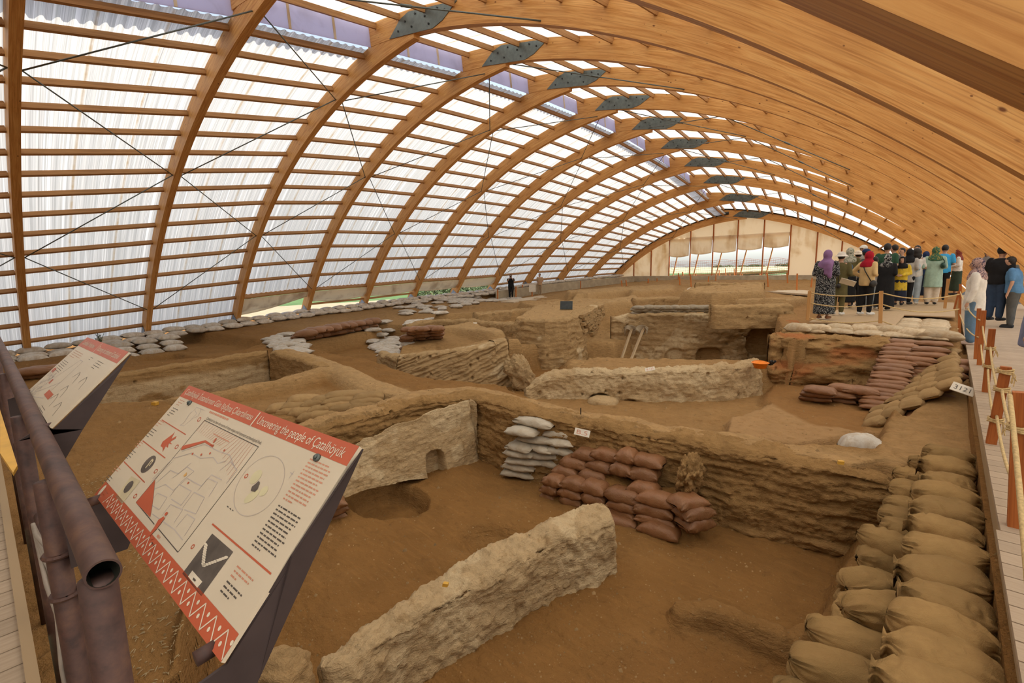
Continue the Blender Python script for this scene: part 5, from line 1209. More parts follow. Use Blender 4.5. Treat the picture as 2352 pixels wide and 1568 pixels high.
# mound map, necklace photograph, captions
S1.shape('mound_tint', [el(588, 1095, 20, 9, R(-50)), el(578, 1140, 22, 8, R(-40)), el(606, 1128, 14, 7, R(-50))], 'print_green', 1); S1.line('mound_contour', [el(596, 1116, 78, 46, R(-55), 30) + [el(596, 1116, 78, 46, R(-55), 30)[0]]], .0012, 'print_line', 2)
S1.shape('mound_mark', [[(586, 1130), (577, 1127), (580, 1118), (590, 1110), (595, 1105), (598, 1108), (592, 1124)]], 'print_grey', 3)
S1.shape('scale_bar', [[(521, 1162), (523, 1161), (526, 1164), (524, 1166)], [(527, 1167), (529, 1166), (532, 1169), (530, 1171)], [(533, 1171), (535, 1170), (537, 1173), (535, 1174)]], 'print_dark'); S1.line('north_arrow', [[(664, 1098), (676, 1082)], [(667, 1085), (674, 1089)]], .0016, 'print_line')
S1.line('rule', [[(488, 1203), (623, 1318)]], .0036, 'print_red')
S1.shape('necklace_photo', [[(488, 1225), (536, 1267), (463, 1369), (419, 1317)]], 'print_grey')
S1.shape('bead', [el(474 - 1.0 * k + .12 * k * k * .2, 1251 + 5.6 * k, 5.5, 3.4, R(60), 8) for k in range(9)] + [el(520 - 6.2 * k, 1280 + 2.3 * k, 5.5, 3.4, R(-10), 8) for k in range(9)], 'print_pale', 2)
S1.shape('photo_card', [[(443, 1310), (466, 1336), (454, 1350), (433, 1324)]], 'print_pale', 2); S1.shape('photo_card_mark', [[(446, 1326), (452, 1332), (449, 1336), (444, 1331)]], 'print_dark', 3)
S1.greek('paragraph', .965, .060, .10, 12, .0085, 'print_rose', 21, .003)
S1.greek('paragraph', .965, .170, .10, 11, .0085, 'print_dark', 22, .003)
S1.greek('caption', .965, .300, .08, 3, .009, 'print_rose', 23, .003); S1.greek('caption', .965, .330, .08, 3, .009, 'print_dark', 24, .003)
for u, v in ((.13, .054), (.99, .054)):
    mb = MB(); mb.tube([S1.pt(u, v, 0), S1.pt(u, v, .006)], .009, 12); mb.tube([S1.pt(u, v, .006), S1.pt(u, v, .010)], .005, 8); wb(mb, 'bolt', 'galv_steel', S1.root, True)
S1.fins([(400, 1640), (560, 1660), (590, 1560), (668, 1275), (800, 1075)])

S2 = Panel((-3.66, .417, 1.26), (-2.56, .417, 1.285), (-3.66, .143, 1.0), 'smaller looking tilted panel with reddish title strip farther along the rail')
W_, H_ = S2.W, S2.H; vT = .062
S2.shape('title_band', [[(0, 0), (0, vT), (W_, vT), (W_, 0)]], 'print_red', 1, True); S2.shape('title_divider', [[(.50, .004), (.50, vT), (.506, vT), (.506, .004)]], 'print_pale', 2, True)
S2.text('Çatalhöyük Yerleşmesi', .06, vT * .72, .42, vT * .42, 'print_pale'); S2.text('Discovering the Settlement of Çatalhöyük', .53, vT * .74, W_ - .06, vT * .42, 'print_pale')
S2.greek('caption', .06, .09, .36, 4, .012, 'print_rose', 31); S2.greek('paragraph', .05, .16, .22, 7, .012, 'print_dark', 32); S2.greek('caption', .56, .085, .08, 2, .012, 'print_dark', 33); S2.greek('caption', .76, .085, .16, 4, .012, 'print_dark', 34)
S2.line('plan_frame', [[(.42, .12), (.50, .12), (.50, .34), (.20, .38), (.20, .33), (.42, .12)], [(.50, .12), (.5, .34)], [(.25, .34), (.5, .25)]], .003, 'print_line', 1, True)
rs = random.Random(4)
S2.line('drawing_strokes', [[(u := rs.uniform(.05, .24), v := rs.uniform(.23, .38)), (u + rs.uniform(-.02, .02), v + rs.uniform(-.02, .02)), (u + rs.uniform(-.03, .03), v + rs.uniform(-.02, .02))] for _ in range(46)], .0035, 'print_line', 1, True)
for a, b in ((.62, .2), (.64, .32), (.82, .2), (.84, .33), (.66, .27)): S2.line('sketch', [[(a, b), (a + .05, b - .035), (a + .09, b - .02), (a + .12, b + .02)]], .003, 'print_dark', 1, True)
S2.greek('paragraph', .62, .36, .16, 4, .012, 'print_dark', 35); S2.shape('red_label', [[(.03, .215), (.03, .24), (.11, .24), (.11, .215)], [(.27, .26), (.27, .285), (.31, .285), (.31, .26)], [(.44, .30), (.44, .33), (.62, .33), (.62, .30)]], 'print_red', 1, True)
S2.fins([(85, 985), (90, 1020), (148, 1056), (190, 985), (284, 838)])

rail = tag(empty('handrail', (-1.2, .11, 0)), 'brown rusty steel pipe handrail with an open end in the left foreground', 'railing')
mb = MB(); mb.tube([(-9.0, .118, 1.015), (-6, .117, 1.012), (-3, .115, 1.005), (-1.235, .112, 1.0)], .031, 20, False); wb(mb, 'top_pipe', 'rusty_pipe', rail, True)
mb = MB(); mb.tube([(-1.6, .112, 1.0), (-1.236, .112, 1.0)], .027, 20, False); o = wb(mb, 'pipe_bore', 'pipe_inside', rail, True); o.data.flip_normals()
mb = MB(); n = 20
ring = [[Vector((-1.235, .112 + r_ * math.cos(a), 1.0 + r_ * math.sin(a))) for a in np.linspace(0, 2 * math.pi, n, endpoint=False)] for r_ in (.031, .027)]
mb.add(ring[0] + ring[1], [(k, (k + 1) % n, n + (k + 1) % n, n + k) for k in range(n)]); wb(mb, 'pipe_lip', 'rusty_pipe', rail)
for x, y, r_ in ((-1.27, .105, .033), (-2.02, .085, .03), (-3.1, .08, .03), (-4.6, .08, .03), (-6.2, .08, .03)):
    mb = MB(); mb.tube([(x, y, -.9), (x, y, .98)], r_, 14); wb(mb, 'rail_post', 'rusty_pipe', rail, True)
for z in (.74, .60):
    mb = MB(); mb.tube([(-2.02 + .034 * math.cos(a), .085 + .034 * math.sin(a), z) for a in np.linspace(0, 6.4, 15)], .008, 6); mb.bar((-2.02, .11, z), (-1.98, .17, z), .012, .035); wb(mb, 'pipe_clamp', 'rusty_pipe', rail)
mb = MB(); mb.tube([(-9, .09, .5), (-2.02, .09, .5)], .022, 12); wb(mb, 'lower_pipe', 'rusty_pipe', rail, True)
for k in range(7):
    rs = random.Random(k); y = .045 + .012 * k; mb = MB()
    pts = [(-2.4 + .02 * k, .05, .72)] + [(-2.25 + .5 * t + rs.uniform(-.03, .03), y + .03 * math.sin(t * 5 + k) , .62 - 1.1 * t) for t in np.linspace(.05, 1, 9)]
    mb.tube(pts, .0065, 6); o = mb.build('cable', MATS['cable'], None, True); tag(o, '%s grey cable from the left in the loose bundle hanging off the rail' % nth(k), 'cable', 'loose cables under the rail')
mb = MB(); q = [at(0, 940, .99), at(40, 1068, .99), at(30, 1085, .99), at(0, 1040, .99)]; mb.prism([v for v in q], (0, 0, -.012)); tag(mb.build('orange_board', MATS['yellow_paint']), 'edge of an orange board leaning on the rail at the left border', 'board')
# ------------------------------------------------------------------ people
def m_fabric(name, col, rough=.85, pat=None, pcol=None, scale=30.0, thr=.6):
    t = NT(name); p = t.pbsdf(Roughness=rough); p.inputs['Specular IOR Level'].default_value = .15; v = t.coord('Object'); n1 = t.noise(v, 9, 4)
    c = t.ramp(n1, [(0.3, tuple(x * .85 for x in col)), (0.7, tuple(min(1, x * 1.12) for x in col))])
    if pat == 'dots':
        vo = t.n('TexVoronoi'); vo.inputs['Scale'].default_value = scale; t.l(v, vo.inputs['Vector']); c = t.mix(t.ramp(vo.outputs['Distance'], [(thr * .5, 1.0), (thr * .6, 0.0)]), c, pcol)
    elif pat == 'floral':
        n2 = t.noise(v, scale, 3, .6, 1.5); c = t.mix(t.ramp(n2, [(thr - .03, 0.0), (thr + .02, 1.0)]), c, pcol)
    t.l(c, p.inputs['Base Color']); t.bump(p, t.noise(v, 14, 3, .5, 1.0), .3, .012); return name
FAB = {}
def fab(key, col, **kw):
    if key not in FAB: FAB[key] = m_fabric('cloth_' + key, col, **kw)
    return MATS['cloth_' + key]
simple('skin', (0.46, 0.27, 0.18), .6, 0, .06, 8); simple('hair_dark', (0.018, 0.013, 0.010), .55, 0, .3, 40, .4, 60); simple('eye_dark', (0.02, 0.015, 0.012), .3)
simple('lips', (0.36, 0.14, 0.11), .5)
_jobs = []; _done = []; _pass = [1]
def blob(parts, voxel=.016, smooth=4, name='body'):
    if _pass[0] == 2: return _done.pop(0)
    bm = bmesh.new()
    def ring_loft(rings):
        rows = [[bm.verts.new(p) for p in rg] for rg in rings]; n = len(rows[0])
        for a, b in zip(rows[:-1], rows[1:]):
            for k in range(n): bm.faces.new((a[k], a[(k + 1) % n], b[(k + 1) % n], b[k]))
        bm.faces.new(rows[0][::-1]); bm.faces.new(rows[-1])
    for p in parts:
        if p[0] == 'cone':
            a, r0, b, r1 = Vector(p[1]), p[2], Vector(p[3]), p[4]; d = (b - a).normalized(); s_ = d.orthogonal().normalized(); t_ = d.cross(s_); rings = []
            for ang in (-80, -45, 0): rings.append((a + d * r0 * math.sin(R(ang)), r0 * math.cos(R(ang))))
            for ang in (0, 45, 80): rings.append((b + d * r1 * math.sin(R(ang)), r1 * math.cos(R(ang))))
            ring_loft([[c + (s_ * math.cos(q) + t_ * math.sin(q)) * r_ for q in np.linspace(0, 2 * math.pi, 12, endpoint=False)] for c, r_ in rings])
        elif p[0] == 'ell':
            c, r_ = Vector(p[1]), p[2]; rings = []
            for ang in np.linspace(-84, 84, 11): rings.append([c + Vector((r_[0] * math.cos(R(ang)) * math.cos(q), r_[1] * math.cos(R(ang)) * math.sin(q), r_[2] * math.sin(R(ang)))) for q in np.linspace(0, 2 * math.pi, 16, endpoint=False)])
            ring_loft(rings)
        elif p[0] == 'loft':
            rings = []
            for k, (z, rx, ry, cx, cy) in enumerate(p[1]):
                fold = p[2] if len(p) > 2 else 0
                rings.append([(cx + rx * math.cos(q) * (1 + fold * (k / len(p[1])) * math.sin(7 * q + 1)), cy + ry * math.sin(q) * (1 + fold * (k / len(p[1])) * math.sin(9 * q)), z) for q in np.linspace(0, 2 * math.pi, 28, endpoint=False)])
            ring_loft(rings)
    bmesh.ops.recalc_face_normals(bm, faces=bm.faces[:])
    me = bpy.data.meshes.new(name); bm.to_mesh(me); bm.free(); o = bpy.data.objects.new('tmp', me); C.objects.link(o)
    m = o.modifiers.new('r', 'REMESH'); m.mode = 'VOXEL'; m.voxel_size = voxel; m.use_smooth_shade = True
    if smooth: s_ = o.modifiers.new('s', 'SMOOTH'); s_.iterations = smooth; s_.factor = .5
    _jobs.append(o); return bpy.data.meshes.new(name)
def two_pass(fn):
    "first pass queues every surface, one evaluation grows them all, second pass assembles the figures"
    before = set(bpy.data.objects); _pass[0] = 1; fn()
    for o in set(bpy.data.objects) - before:
        if o not in _jobs: bpy.data.objects.remove(o)
    dg = TDG()
    for o in _jobs: _done.append(bpy.data.meshes.new_from_object(o.evaluated_get(dg)))
    for o in _jobs: bpy.data.objects.remove(o)
    _jobs.clear(); PEO.clear(); _pass[0] = 2; fn()
ARMS = {'down': ((.150, -.012, .645), (.158, .030, .500)), 'front': ((.150, -.02, .655), (.045, .135, .625)), 'hip': ((.235, -.03, .675), (.125, .05, .60)), 'hold': ((.145, .0, .655), (.075, .15, .69)),
        'camera': ((.135, .09, .72), (.04, .12, .875)), 'cross': ((.145, .03, .665), (-.055, .115, .665)), 'strap': ((.15, -.03, .66), (.10, .09, .765)), 'book': ((.145, .02, .655), (.09, .155, .60))}
def person(label, px, py, head_y, yaw, top=('tee', 'white'), bottom=('trousers', 'jeans'), head=('hair', 'hair_dark'), arms=('down', 'down'), build=1.0, z=0.0, hgt=None, lean=0.0, step=.03, shoes='shoe_dark', face=False, headturn=0.0, look=0.0, vox=.0195, feet=True, name='person'):
    b = at(px, py, z); r_ = math.hypot(b.x, b.y)
    if hgt is None:
        d = ray(px, head_y); hgt = max(1.3, min(1.95, EYE + d.z / math.hypot(d.x, d.y) * r_ - z))
    h = hgt; root = empty(name, (b.x, b.y, z), yaw); tag(root, label, 'person')
    S = lambda x, y, zz: (x * h, y * h, zz * h); w = build
    def B(p): return Vector(p)
    lz = lambda zz: lean * max(0, zz - .5)       # forward lean
    q = lambda x, y, zz: Vector((x * h, (y + lz(zz)) * h, zz * h))
    hx, hy = 0.0, .012 + look * .4
    parts = []
    # legs, pelvis, trunk
    for s_ in (-1, 1):
        f = step * s_
        parts += [('cone', q(s_ * .048, f * .3, .045), .022 * h, q(s_ * .052, f * .2 + .004, .285), .032 * h * w), ('cone', q(s_ * .052, f * .2 + .004, .285), .034 * h * w, q(s_ * .052, 0, .50), .052 * h * w), ('cone', q(s_ * .050, f * .3 - .02, .020), .020 * h, q(s_ * .062, f * .3 + .075, .014), .016 * h)]
    parts += [('ell', q(0, -.005, .53), (.098 * h * w, .07 * h * w, .07 * h)), ('cone', q(0, 0, .56), .072 * h * w, q(0, 0, .72), .078 * h * w), ('ell', q(0, .0, .73), (.10 * h * w, .066 * h * w, .10 * h)), ('cone', q(-.10, -.004, .805), .034 * h, q(.10, -.004, .805), .034 * h), ('cone', q(0, .0, .80), .034 * h, q(hx, hy, .875), .030 * h)]
    hands = []
    for s_, a in zip((1, -1), arms):
        e, wv = ARMS[a]; sh = q(s_ * .118, 0, .812); el_ = q(s_ * e[0], e[1], e[2]); wr = q(s_ * wv[0], wv[1], wv[2])
        parts += [('cone', sh, .030 * h * w, el_, .023 * h), ('cone', el_, .023 * h, wr, .015 * h)]
        d = (wr - el_).normalized(); pc = wr + d * .026 * h; parts += [('cone', wr, .016 * h, pc + d * .02 * h, .017 * h)]; hands.append((pc, d, s_))
    hc = q(hx, hy + .002, .932)
    parts += [('ell', hc, (.047 * h, .058 * h, .068 * h)), ('ell', hc + Vector((0, .022 * h, -.038 * h)), (.030 * h, .030 * h, .028 * h)), ('cone', hc + Vector((0, .054 * h, .006 * h)), .005 * h, hc + Vector((0, .066 * h, -.012 * h)), .008 * h)]
    for s_ in (-1, 1): parts.append(('ell', hc + Vector((s_ * .047 * h, -.004 * h, -.006 * h)), (.006 * h, .012 * h, .017 * h)))
    me = blob(parts, vox, 3)
    # fingers joined into the same mesh
    bm = bmesh.new(); bm.from_mesh(me)
    for pc, d, s_ in hands:
        side = d.cross(Vector((0, 1, 0))).normalized() if abs(d.y) < .9 else Vector((1, 0, 0)); nrm = d.cross(side)
        for k in range(5):
            if k < 4:
                base = pc + d * .022 * h + side * (k - 1.5) * .0085 * h; L = (.030, .036, .034, .026)[k] * h; dirn = (d + nrm * .25).normalized()
            else:
                base = pc + side * (-.016 * s_) * h; L = .028 * h; dirn = (d + side * (-.7 * s_) + nrm * .3).normalized()
            p1 = base + dirn * L * .55; p2 = p1 + (dirn + nrm * .35).normalized() * L * .45; pts = [base, p1, p2]; rr_ = [.0052 * h, .0048 * h, .0036 * h]; rows = []
            for pt_, r2 in zip(pts, rr_): rows.append([bm.verts.new(pt_ + (side * math.cos(t) + nrm * math.sin(t)) * r2) for t in np.linspace(0, 6.283, 6, endpoint=False)])
            for a_, b_ in zip(rows[:-1], rows[1:]):
                for k2 in range(6): bm.faces.new((a_[k2], a_[(k2 + 1) % 6], b_[(k2 + 1) % 6], b_[k2])).smooth = True
            bm.faces.new(rows[-1])
    bm.to_mesh(me); bm.free(); me.materials.clear(); link('body', me, MATS['skin'], root)
    def cloth(nm, prt, mat, v=None, sm=4, post=None):
        m_ = blob(prt, v or vox, sm, nm)
        if post: post(m_)
        m_.materials.clear(); return link(nm, m_, mat, root)
    # garments
    tk, tc = top; hem = {'tee': .49, 'shirt': .47, 'blouse': .46, 'tunic': .40, 'coat': .30, 'dress': .07, 'abaya': .045}[tk]; longs = tk not in ('tee',)
    g = w * 1.07; fl = {'dress': .115, 'abaya': .13, 'coat': .115, 'tunic': .105}.get(tk, .10)
    prt = [('loft', [(h * .842, .040 * h, .040 * h, 0, lz(.84) * h), (h * .825, .085 * h * g, .050 * h, 0, lz(.82) * h), (h * .79, .118 * h * g, .066 * h * g, 0, lz(.79) * h), (h * .72, .112 * h * g, .078 * h * g, 0, lz(.72) * h), (h * .62, .10 * h * g, .074 * h * g, 0, lz(.62) * h), (h * .54, .108 * h * g, .082 * h * g, 0, 0)] + [(h * zz, (.105 + (fl - .105) * (.54 - zz) / (.54 - hem + 1e-6)) * h * g, (.082 + (fl - .10) * (.54 - zz) / (.54 - hem + 1e-6)) * h * g, 0, 0) for zz in np.linspace(.50, hem, 4)], .045)]
    for s_, a in zip((1, -1), arms):
        e, wv = ARMS[a]; sh = q(s_ * .112, 0, .808); el_ = q(s_ * e[0], e[1], e[2]); wr = q(s_ * wv[0], wv[1], wv[2])
        if longs: prt += [('cone', sh, .040 * h * w, el_, .034 * h), ('cone', el_, .034 * h, el_.lerp(wr, .9), .027 * h)]
        else: prt += [('cone', sh, .041 * h * w, sh.lerp(el_, .75), .037 * h)]
    cloth({'tee': 't_shirt', 'shirt': 'shirt', 'blouse': 'blouse', 'tunic': 'tunic', 'coat': 'coat', 'dress': 'dress', 'abaya': 'abaya'}[tk], prt, tc)
    if bottom:
        bk, bc = bottom; prt = []
        if bk in ('trousers', 'shorts', 'wide'):
            for s_ in (-1, 1):
                f = step * s_; wd = 1.25 if bk == 'wide' else 1.0
                prt += [('cone', q(s_ * .054, 0, .50), .066 * h * w, q(s_ * .055, f * .2 + .004, .285), .046 * h * w * wd)]
                if bk != 'shorts': prt += [('cone', q(s_ * .055, f * .2 + .004, .285), .046 * h * w * wd, q(s_ * .052, f * .3 - .004, .062), .036 * h * wd * w)]
            prt += [('ell', q(0, -.004, .53), (.106 * h * w, .082 * h * w, .075 * h))]
        else: prt = [('loft', [(h * .60, .085 * h * g, .068 * h * g, 0, 0), (h * .52, .108 * h * g, .085 * h * g, 0, 0), (h * .30, .108 * h * g, .09 * h * g, 0, 0), (h * .09, .115 * h * g, .10 * h * g, 0, 0)], .05)]
        cloth({'trousers': 'trousers', 'wide': 'trousers', 'shorts': 'shorts', 'skirt': 'skirt'}[bk], prt, bc)
    # head wear; the face oval is pushed back behind the skin
    hk, hm = head
    def open_face(m_):
        for v in m_.vertices:
            d = v.co - hc
            if d.y > .012 * h and abs(d.x) < .037 * h and -.062 * h < d.z < .034 * h: v.co.y -= (.05 * h if d.y > .03 * h else .02 * h)
    if hk == 'scarf':
        prt = [('ell', hc + Vector((0, -.006 * h, .004 * h)), (.060 * h, .066 * h, .078 * h)), ('cone', hc + Vector((0, -.01 * h, -.045 * h)), .052 * h, q(0, 0, .83), .075 * h), ('loft', [(h * .87, .055 * h, .055 * h, 0, (lz(.87) + .004) * h), (h * .835, .105 * h, .075 * h, 0, lz(.83) * h), (h * .79, .125 * h, .088 * h, 0, lz(.8) * h), (h * .755, .115 * h, .090 * h, 0, lz(.75) * h)], .06)]
        cloth('headscarf', prt, hm, None, 4, open_face)
    elif hk == 'longscarf':
        prt = [('ell', hc + Vector((0, -.006 * h, .004 * h)), (.060 * h, .066 * h, .078 * h)), ('cone', hc + Vector((0, -.01 * h, -.045 * h)), .052 * h, q(0, 0, .83), .075 * h), ('loft', [(h * .87, .055 * h, .055 * h, 0, (lz(.87) + .004) * h), (h * .83, .11 * h, .08 * h, 0, lz(.83) * h), (h * .79, .125 * h, .092 * h, 0, lz(.8) * h), (h * .74, .11 * h, .10 * h, 0, lz(.75) * h)], .08), ('cone', q(.05, -.085, .80), .05 * h, q(.075, -.095, .62), .03 * h), ('cone', q(.02, -.085, .80), .045 * h, q(.02, -.10, .66), .022 * h)]
        cloth('headscarf', prt, hm, None, 4, open_face)
    else:
        prt = [('ell', hc + Vector((0, -.010 * h, .014 * h)), (.054 * h, .060 * h, .066 * h))]
        if hk == 'curly': prt = [('ell', hc + Vector((0, -.012 * h, .01 * h)), (.074 * h, .076 * h, .078 * h)), ('ell', hc + Vector((0, -.03 * h, -.05 * h)), (.085 * h, .06 * h, .06 * h)), ('ell', hc + Vector((0, -.04 * h, -.09 * h)), (.075 * h, .045 * h, .05 * h))]
        def cut(m_):
            for v in m_.vertices:
                d = v.co - hc
                if (d.y > .006 * h and d.z < .032 * h and hk != 'curly') or (d.z < -.035 * h and hk == 'hair'): v.co = hc + (v.co - hc) * .72
            if hk == 'curly': open_face(m_)
        cloth('hair', prt, MATS['hair_dark'] if hk in ('hat', 'cap', 'bucket') else hm if hk != 'curly' else hm, None, 2, cut)
        if hk in ('cap', 'bucket'):
            prt = [('ell', hc + Vector((0, -.006 * h, .034 * h)), (.060 * h, .066 * h, .050 * h))]
            prt += [('loft', [(hc.z + .028 * h, .058 * h, .062 * h, 0, hc.y + .06 * h), (hc.z + .036 * h, .05 * h, .055 * h, 0, hc.y + .055 * h)])] if hk == 'cap' else [('loft', [(hc.z + .004 * h, .098 * h, .102 * h, 0, hc.y), (hc.z + .030 * h, .066 * h, .070 * h, 0, hc.y)])]
            cloth('cap' if hk == 'cap' else 'sun_hat', prt, hm, .010, 1)
    if face:
        for s_ in (-1, 1):
            e_ = MB(); c = hc + Vector((s_ * .019 * h, .052 * h, .004 * h)); e_.tube([c, c + Vector((0, .0045 * h, 0))], .0055 * h, 8); e_.build('eye', MATS['eye_dark'], root)
            e_ = MB(); c = hc + Vector((s_ * .019 * h, .053 * h, .017 * h)); e_.bar(c - Vector((.012 * h, 0, 0)), c + Vector((.012 * h, 0, .002 * h)), .004 * h, .003 * h); e_.build('eyebrow', MATS['hair_dark'], root)
        e_ = MB(); c = hc + Vector((0, .054 * h, -.032 * h)); e_.bar(c - Vector((.013 * h, 0, 0)), c + Vector((.013 * h, 0, 0)), .006 * h, .007 * h); e_.build('mouth', MATS['lips'], root)
    if feet:
        for s_ in (-1, 1):
            f = step * s_; prt = [('cone', q(s_ * .050, f * .3 - .022, .022), .026 * h, q(s_ * .064, f * .3 + .08, .016), .022 * h), ('ell', q(s_ * .056, f * .3 + .03, .008), (.030 * h, .075 * h, .010 * h))]
            cloth('shoe', prt, shoes if not isinstance(shoes, str) else fab(shoes, (0.03, 0.03, 0.03) if shoes == 'shoe_dark' else (.62, .60, .56)), .011, 2)
    return root, h
white = fab('white', (.66, .63, .57)); cream = fab('cream', (.62, .44, .21)); black = fab('black', (.014, .014, .015)); navy = fab('navy', (.02, .026, .045)); jeans = fab('jeans', (.12, .20, .29)); ltjeans = fab('ltjeans', (.40, .48, .54))
olive = fab('olive', (.10, .085, .035)); green = fab('green', (.03, .075, .045)); mint = fab('mint', (.33, .46, .37)); beige = fab('beige', (.62, .53, .42)); grey = fab('grey', (.38, .36, .33)); dgrey = fab('dgrey', (.085, .085, .078))
blue = fab('blue', (.09, .21, .38)); cyan = fab('cyan', (.05, .33, .62)); tan_s = fab('tanshirt', (.50, .33, .19)); purple = fab('purple', (.22, .12, .24)); red_s = fab('red', (.34, .012, .025)); maroon = fab('maroon', (.17, .035, .022)); navyS = fab('navyscarf', (.02, .035, .09))
dots = fab('dots', (.012, .013, .016), pat='dots', pcol=(.55, .55, .52), scale=60, thr=.6); fl_bw = fab('floral_bw', (.012, .012, .014), pat='floral', pcol=(.6, .6, .56), scale=26, thr=.57); fl_pink = fab('floral_pink', (.40, .27, .24), pat='floral', pcol=(.05, .04, .07), scale=24, thr=.54)
fl_green = fab('floral_green', (.05, .12, .07), pat='floral', pcol=(.40, .28, .05), scale=11, thr=.58); fl_grey = fab('floral_grey', (.36, .35, .28), pat='floral', pcol=(.08, .1, .06), scale=12, thr=.56); yell = fab('yellow_floral', (.60, .42, .04), pat='floral', pcol=(.25, .22, .1), scale=10, thr=.62); blouse = fab('blouse_dots', (.62, .58, .52), pat='dots', pcol=(.12, .08, .08), scale=22, thr=.35); dgskirt = fab('dgskirt', (.035, .05, .032)); greyS = fab('greyscarf', (.20, .18, .17)); ltgreyS = fab('ltgreyscarf', (.50, .48, .43)); shirtblue = fab('shirtblue', (.20, .22, .33))
simple('bag_leather', (0.02, 0.017, 0.015), .45); simple('bag_green', (0.02, 0.06, 0.045), .5); simple('backpack_blue', (0.28, 0.45, 0.58), .7); simple('backpack_navy', (0.06, 0.10, 0.16), .7); simple('shades', (0.01, 0.01, 0.01), .15)
PEO = {}
def P_(key, *a, **k): PEO[key] = person(*a, **k)
# things people carry: each its own object
def carried(key, name, label, cat, boxes, mat, strap=None):
    root, h = PEO[key]; M = Matrix.Translation(root.location) @ Matrix.Rotation(root.rotation_euler[2], 4, 'Z'); c0 = Vector(boxes[0][1]) * h
    o_root = tag(empty(name, M @ c0, root.rotation_euler[2]), label, cat)
    me = blob([('ell', (Vector(c) * h - c0), tuple(r_ * h for r_ in rad)) for _, c, rad in boxes], .012, 2, name); me.materials.clear(); link('bag_body' if cat != 'camera' else 'camera_body', me, MATS[mat], o_root)
    if strap:
        mb = MB(); mb.tube([Vector(p) * h - c0 for p in strap], .008 * h, 6); mb.build('strap', MATS[mat], o_root, True)
def everyone():
    P_('purple', 'woman seen from behind in a purple headscarf and a long black speckled dress', 1890, 731, 575, R(-8), ('dress', dots), None, ('longscarf', purple), ('front', 'front'), 1.12, shoes=fab('sandal', (.22, .10, .05)), z=.29)
    P_('hat', 'woman in a white sun hat with a grey scarf and olive green outfit', 1922, 722, 580, R(-10), ('coat', olive), ('trousers', olive), ('bucket', fab('hatwhite', (.62, .57, .50))), ('front', 'down'), 1.0, shoes='shoe_white', z=.29)
    P_('vest', 'woman in a patterned green-grey scarf wearing a navy backpack', 1942, 706, 570, R(0), ('shirt', olive), ('skirt', black), ('scarf', fl_grey), ('front', 'front'), 1.0, z=.29)
    P_('beigehat', 'person in a cream bucket hat behind the red headscarf', 1962, 700, 577, R(20), ('shirt', grey), ('trousers', black), ('bucket', beige), ('front', 'front'), z=.29)
    P_('whitecap', 'grey-haired man in a white cap at the back left of the crowd', 1974, 690, 557, R(150), ('shirt', grey), ('trousers', dgrey), ('cap', white), face=True, z=.29)
    P_('navycap', 'person in a dark blue cap beside the red headscarf', 1978, 703, 573, R(-40), ('tee', dgrey), ('trousers', black), ('cap', navyS), ('front', 'front'), z=.29)
    P_('redscarf', 'woman in a bright red headscarf and cream top with a hand on a black bag', 1984, 722, 578, R(-35), ('blouse', cream), ('trousers', black), ('scarf', red_s), ('front', 'hip'), 1.02, step=.12, shoes='shoe_white', z=.29)
    P_('tee_hip', 'person in a pale t-shirt standing with a hand on the hip behind the red headscarf', 2000, 708, 590, R(-10), ('tee', white), ('trousers', ltjeans), ('hair', MATS['hair_dark']), ('hip', 'front'), 1.0, shoes='shoe_white', z=.29)
    P_('greenman', 'dark-haired man in a bottle green shirt rising above the crowd', 2026, 700, 560, R(-10), ('tee', green), ('trousers', dgrey), ('hair', MATS['hair_dark']), ('front', 'front'), 1.1, z=.29)
    P_('abaya', 'woman in a long black robe and a black and white floral scarf', 2028, 710, 585, R(-15), ('abaya', black), None, ('scarf', fl_bw), ('front', 'front'), 1.16, z=.29)
    P_('m1', 'dark-haired man half hidden right behind the green shirt', 2044, 690, 562, R(60), ('shirt', dgrey), ('trousers', black), ('hair', MATS['hair_dark']), face=True, z=.29)
    P_('yellow', 'person in a yellow patterned dress behind the black robe', 2063, 700, 590, R(170), ('coat', yell), ('skirt', navy), ('scarf', black), ('front', 'front'), face=True, z=.29)
    P_('m2', 'dark-haired man looking out between two black headscarves', 2062, 686, 570, R(140), ('shirt', grey), ('trousers', black), ('hair', MATS['hair_dark']), face=True, z=.29)
    P_('blackscarf', 'woman in a black headscarf and a loose grey shirt', 2078, 698, 573, R(-20), ('tunic', grey), ('trousers', black), ('scarf', black), ('front', 'front'), z=.29)
    P_('tall', 'tall dark-haired man at the back of the crowd near the middle', 2096, 684, 558, R(170), ('shirt', white), ('trousers', black), ('hair', MATS['hair_dark']), face=True, z=.29)
    P_('curly', 'girl with bushy black hair, white t-shirt and pale blue backpack', 2094, 697, 572, R(-5), ('tee', white), ('wide', ltjeans), ('curly', MATS['hair_dark']), ('front', 'front'), 1.0, shoes='shoe_white', step=.09, z=.29)
    P_('navyscarf', 'woman in a navy headscarf half hidden beside the bushy-haired girl', 2116, 688, 578, R(-10), ('tunic', navyS), ('skirt', navy), ('scarf', navyS), ('front', 'front'), z=.29)
    P_('mint', 'woman in a mint coat and green patterned scarf carrying a dark green bag', 2137, 698, 568, R(5), ('coat', mint), ('wide', beige), ('scarf', fl_green), ('front', 'strap'), 1.08, z=.29)
    P_('cyan', 'man in a bright blue t-shirt behind the mint coat', 2158, 688, 563, R(-10), ('tee', cyan), ('trousers', black), ('hair', MATS['hair_dark']), ('front', 'front'), z=.35)
    P_('maroon', 'woman in profile with a maroon headscarf, spotted blouse and dark green skirt', 2192, 677, 573, R(90), ('blouse', blouse), ('skirt', dgskirt), ('scarf', maroon), ('front', 'front'), 1.0, face=True, z=.35)
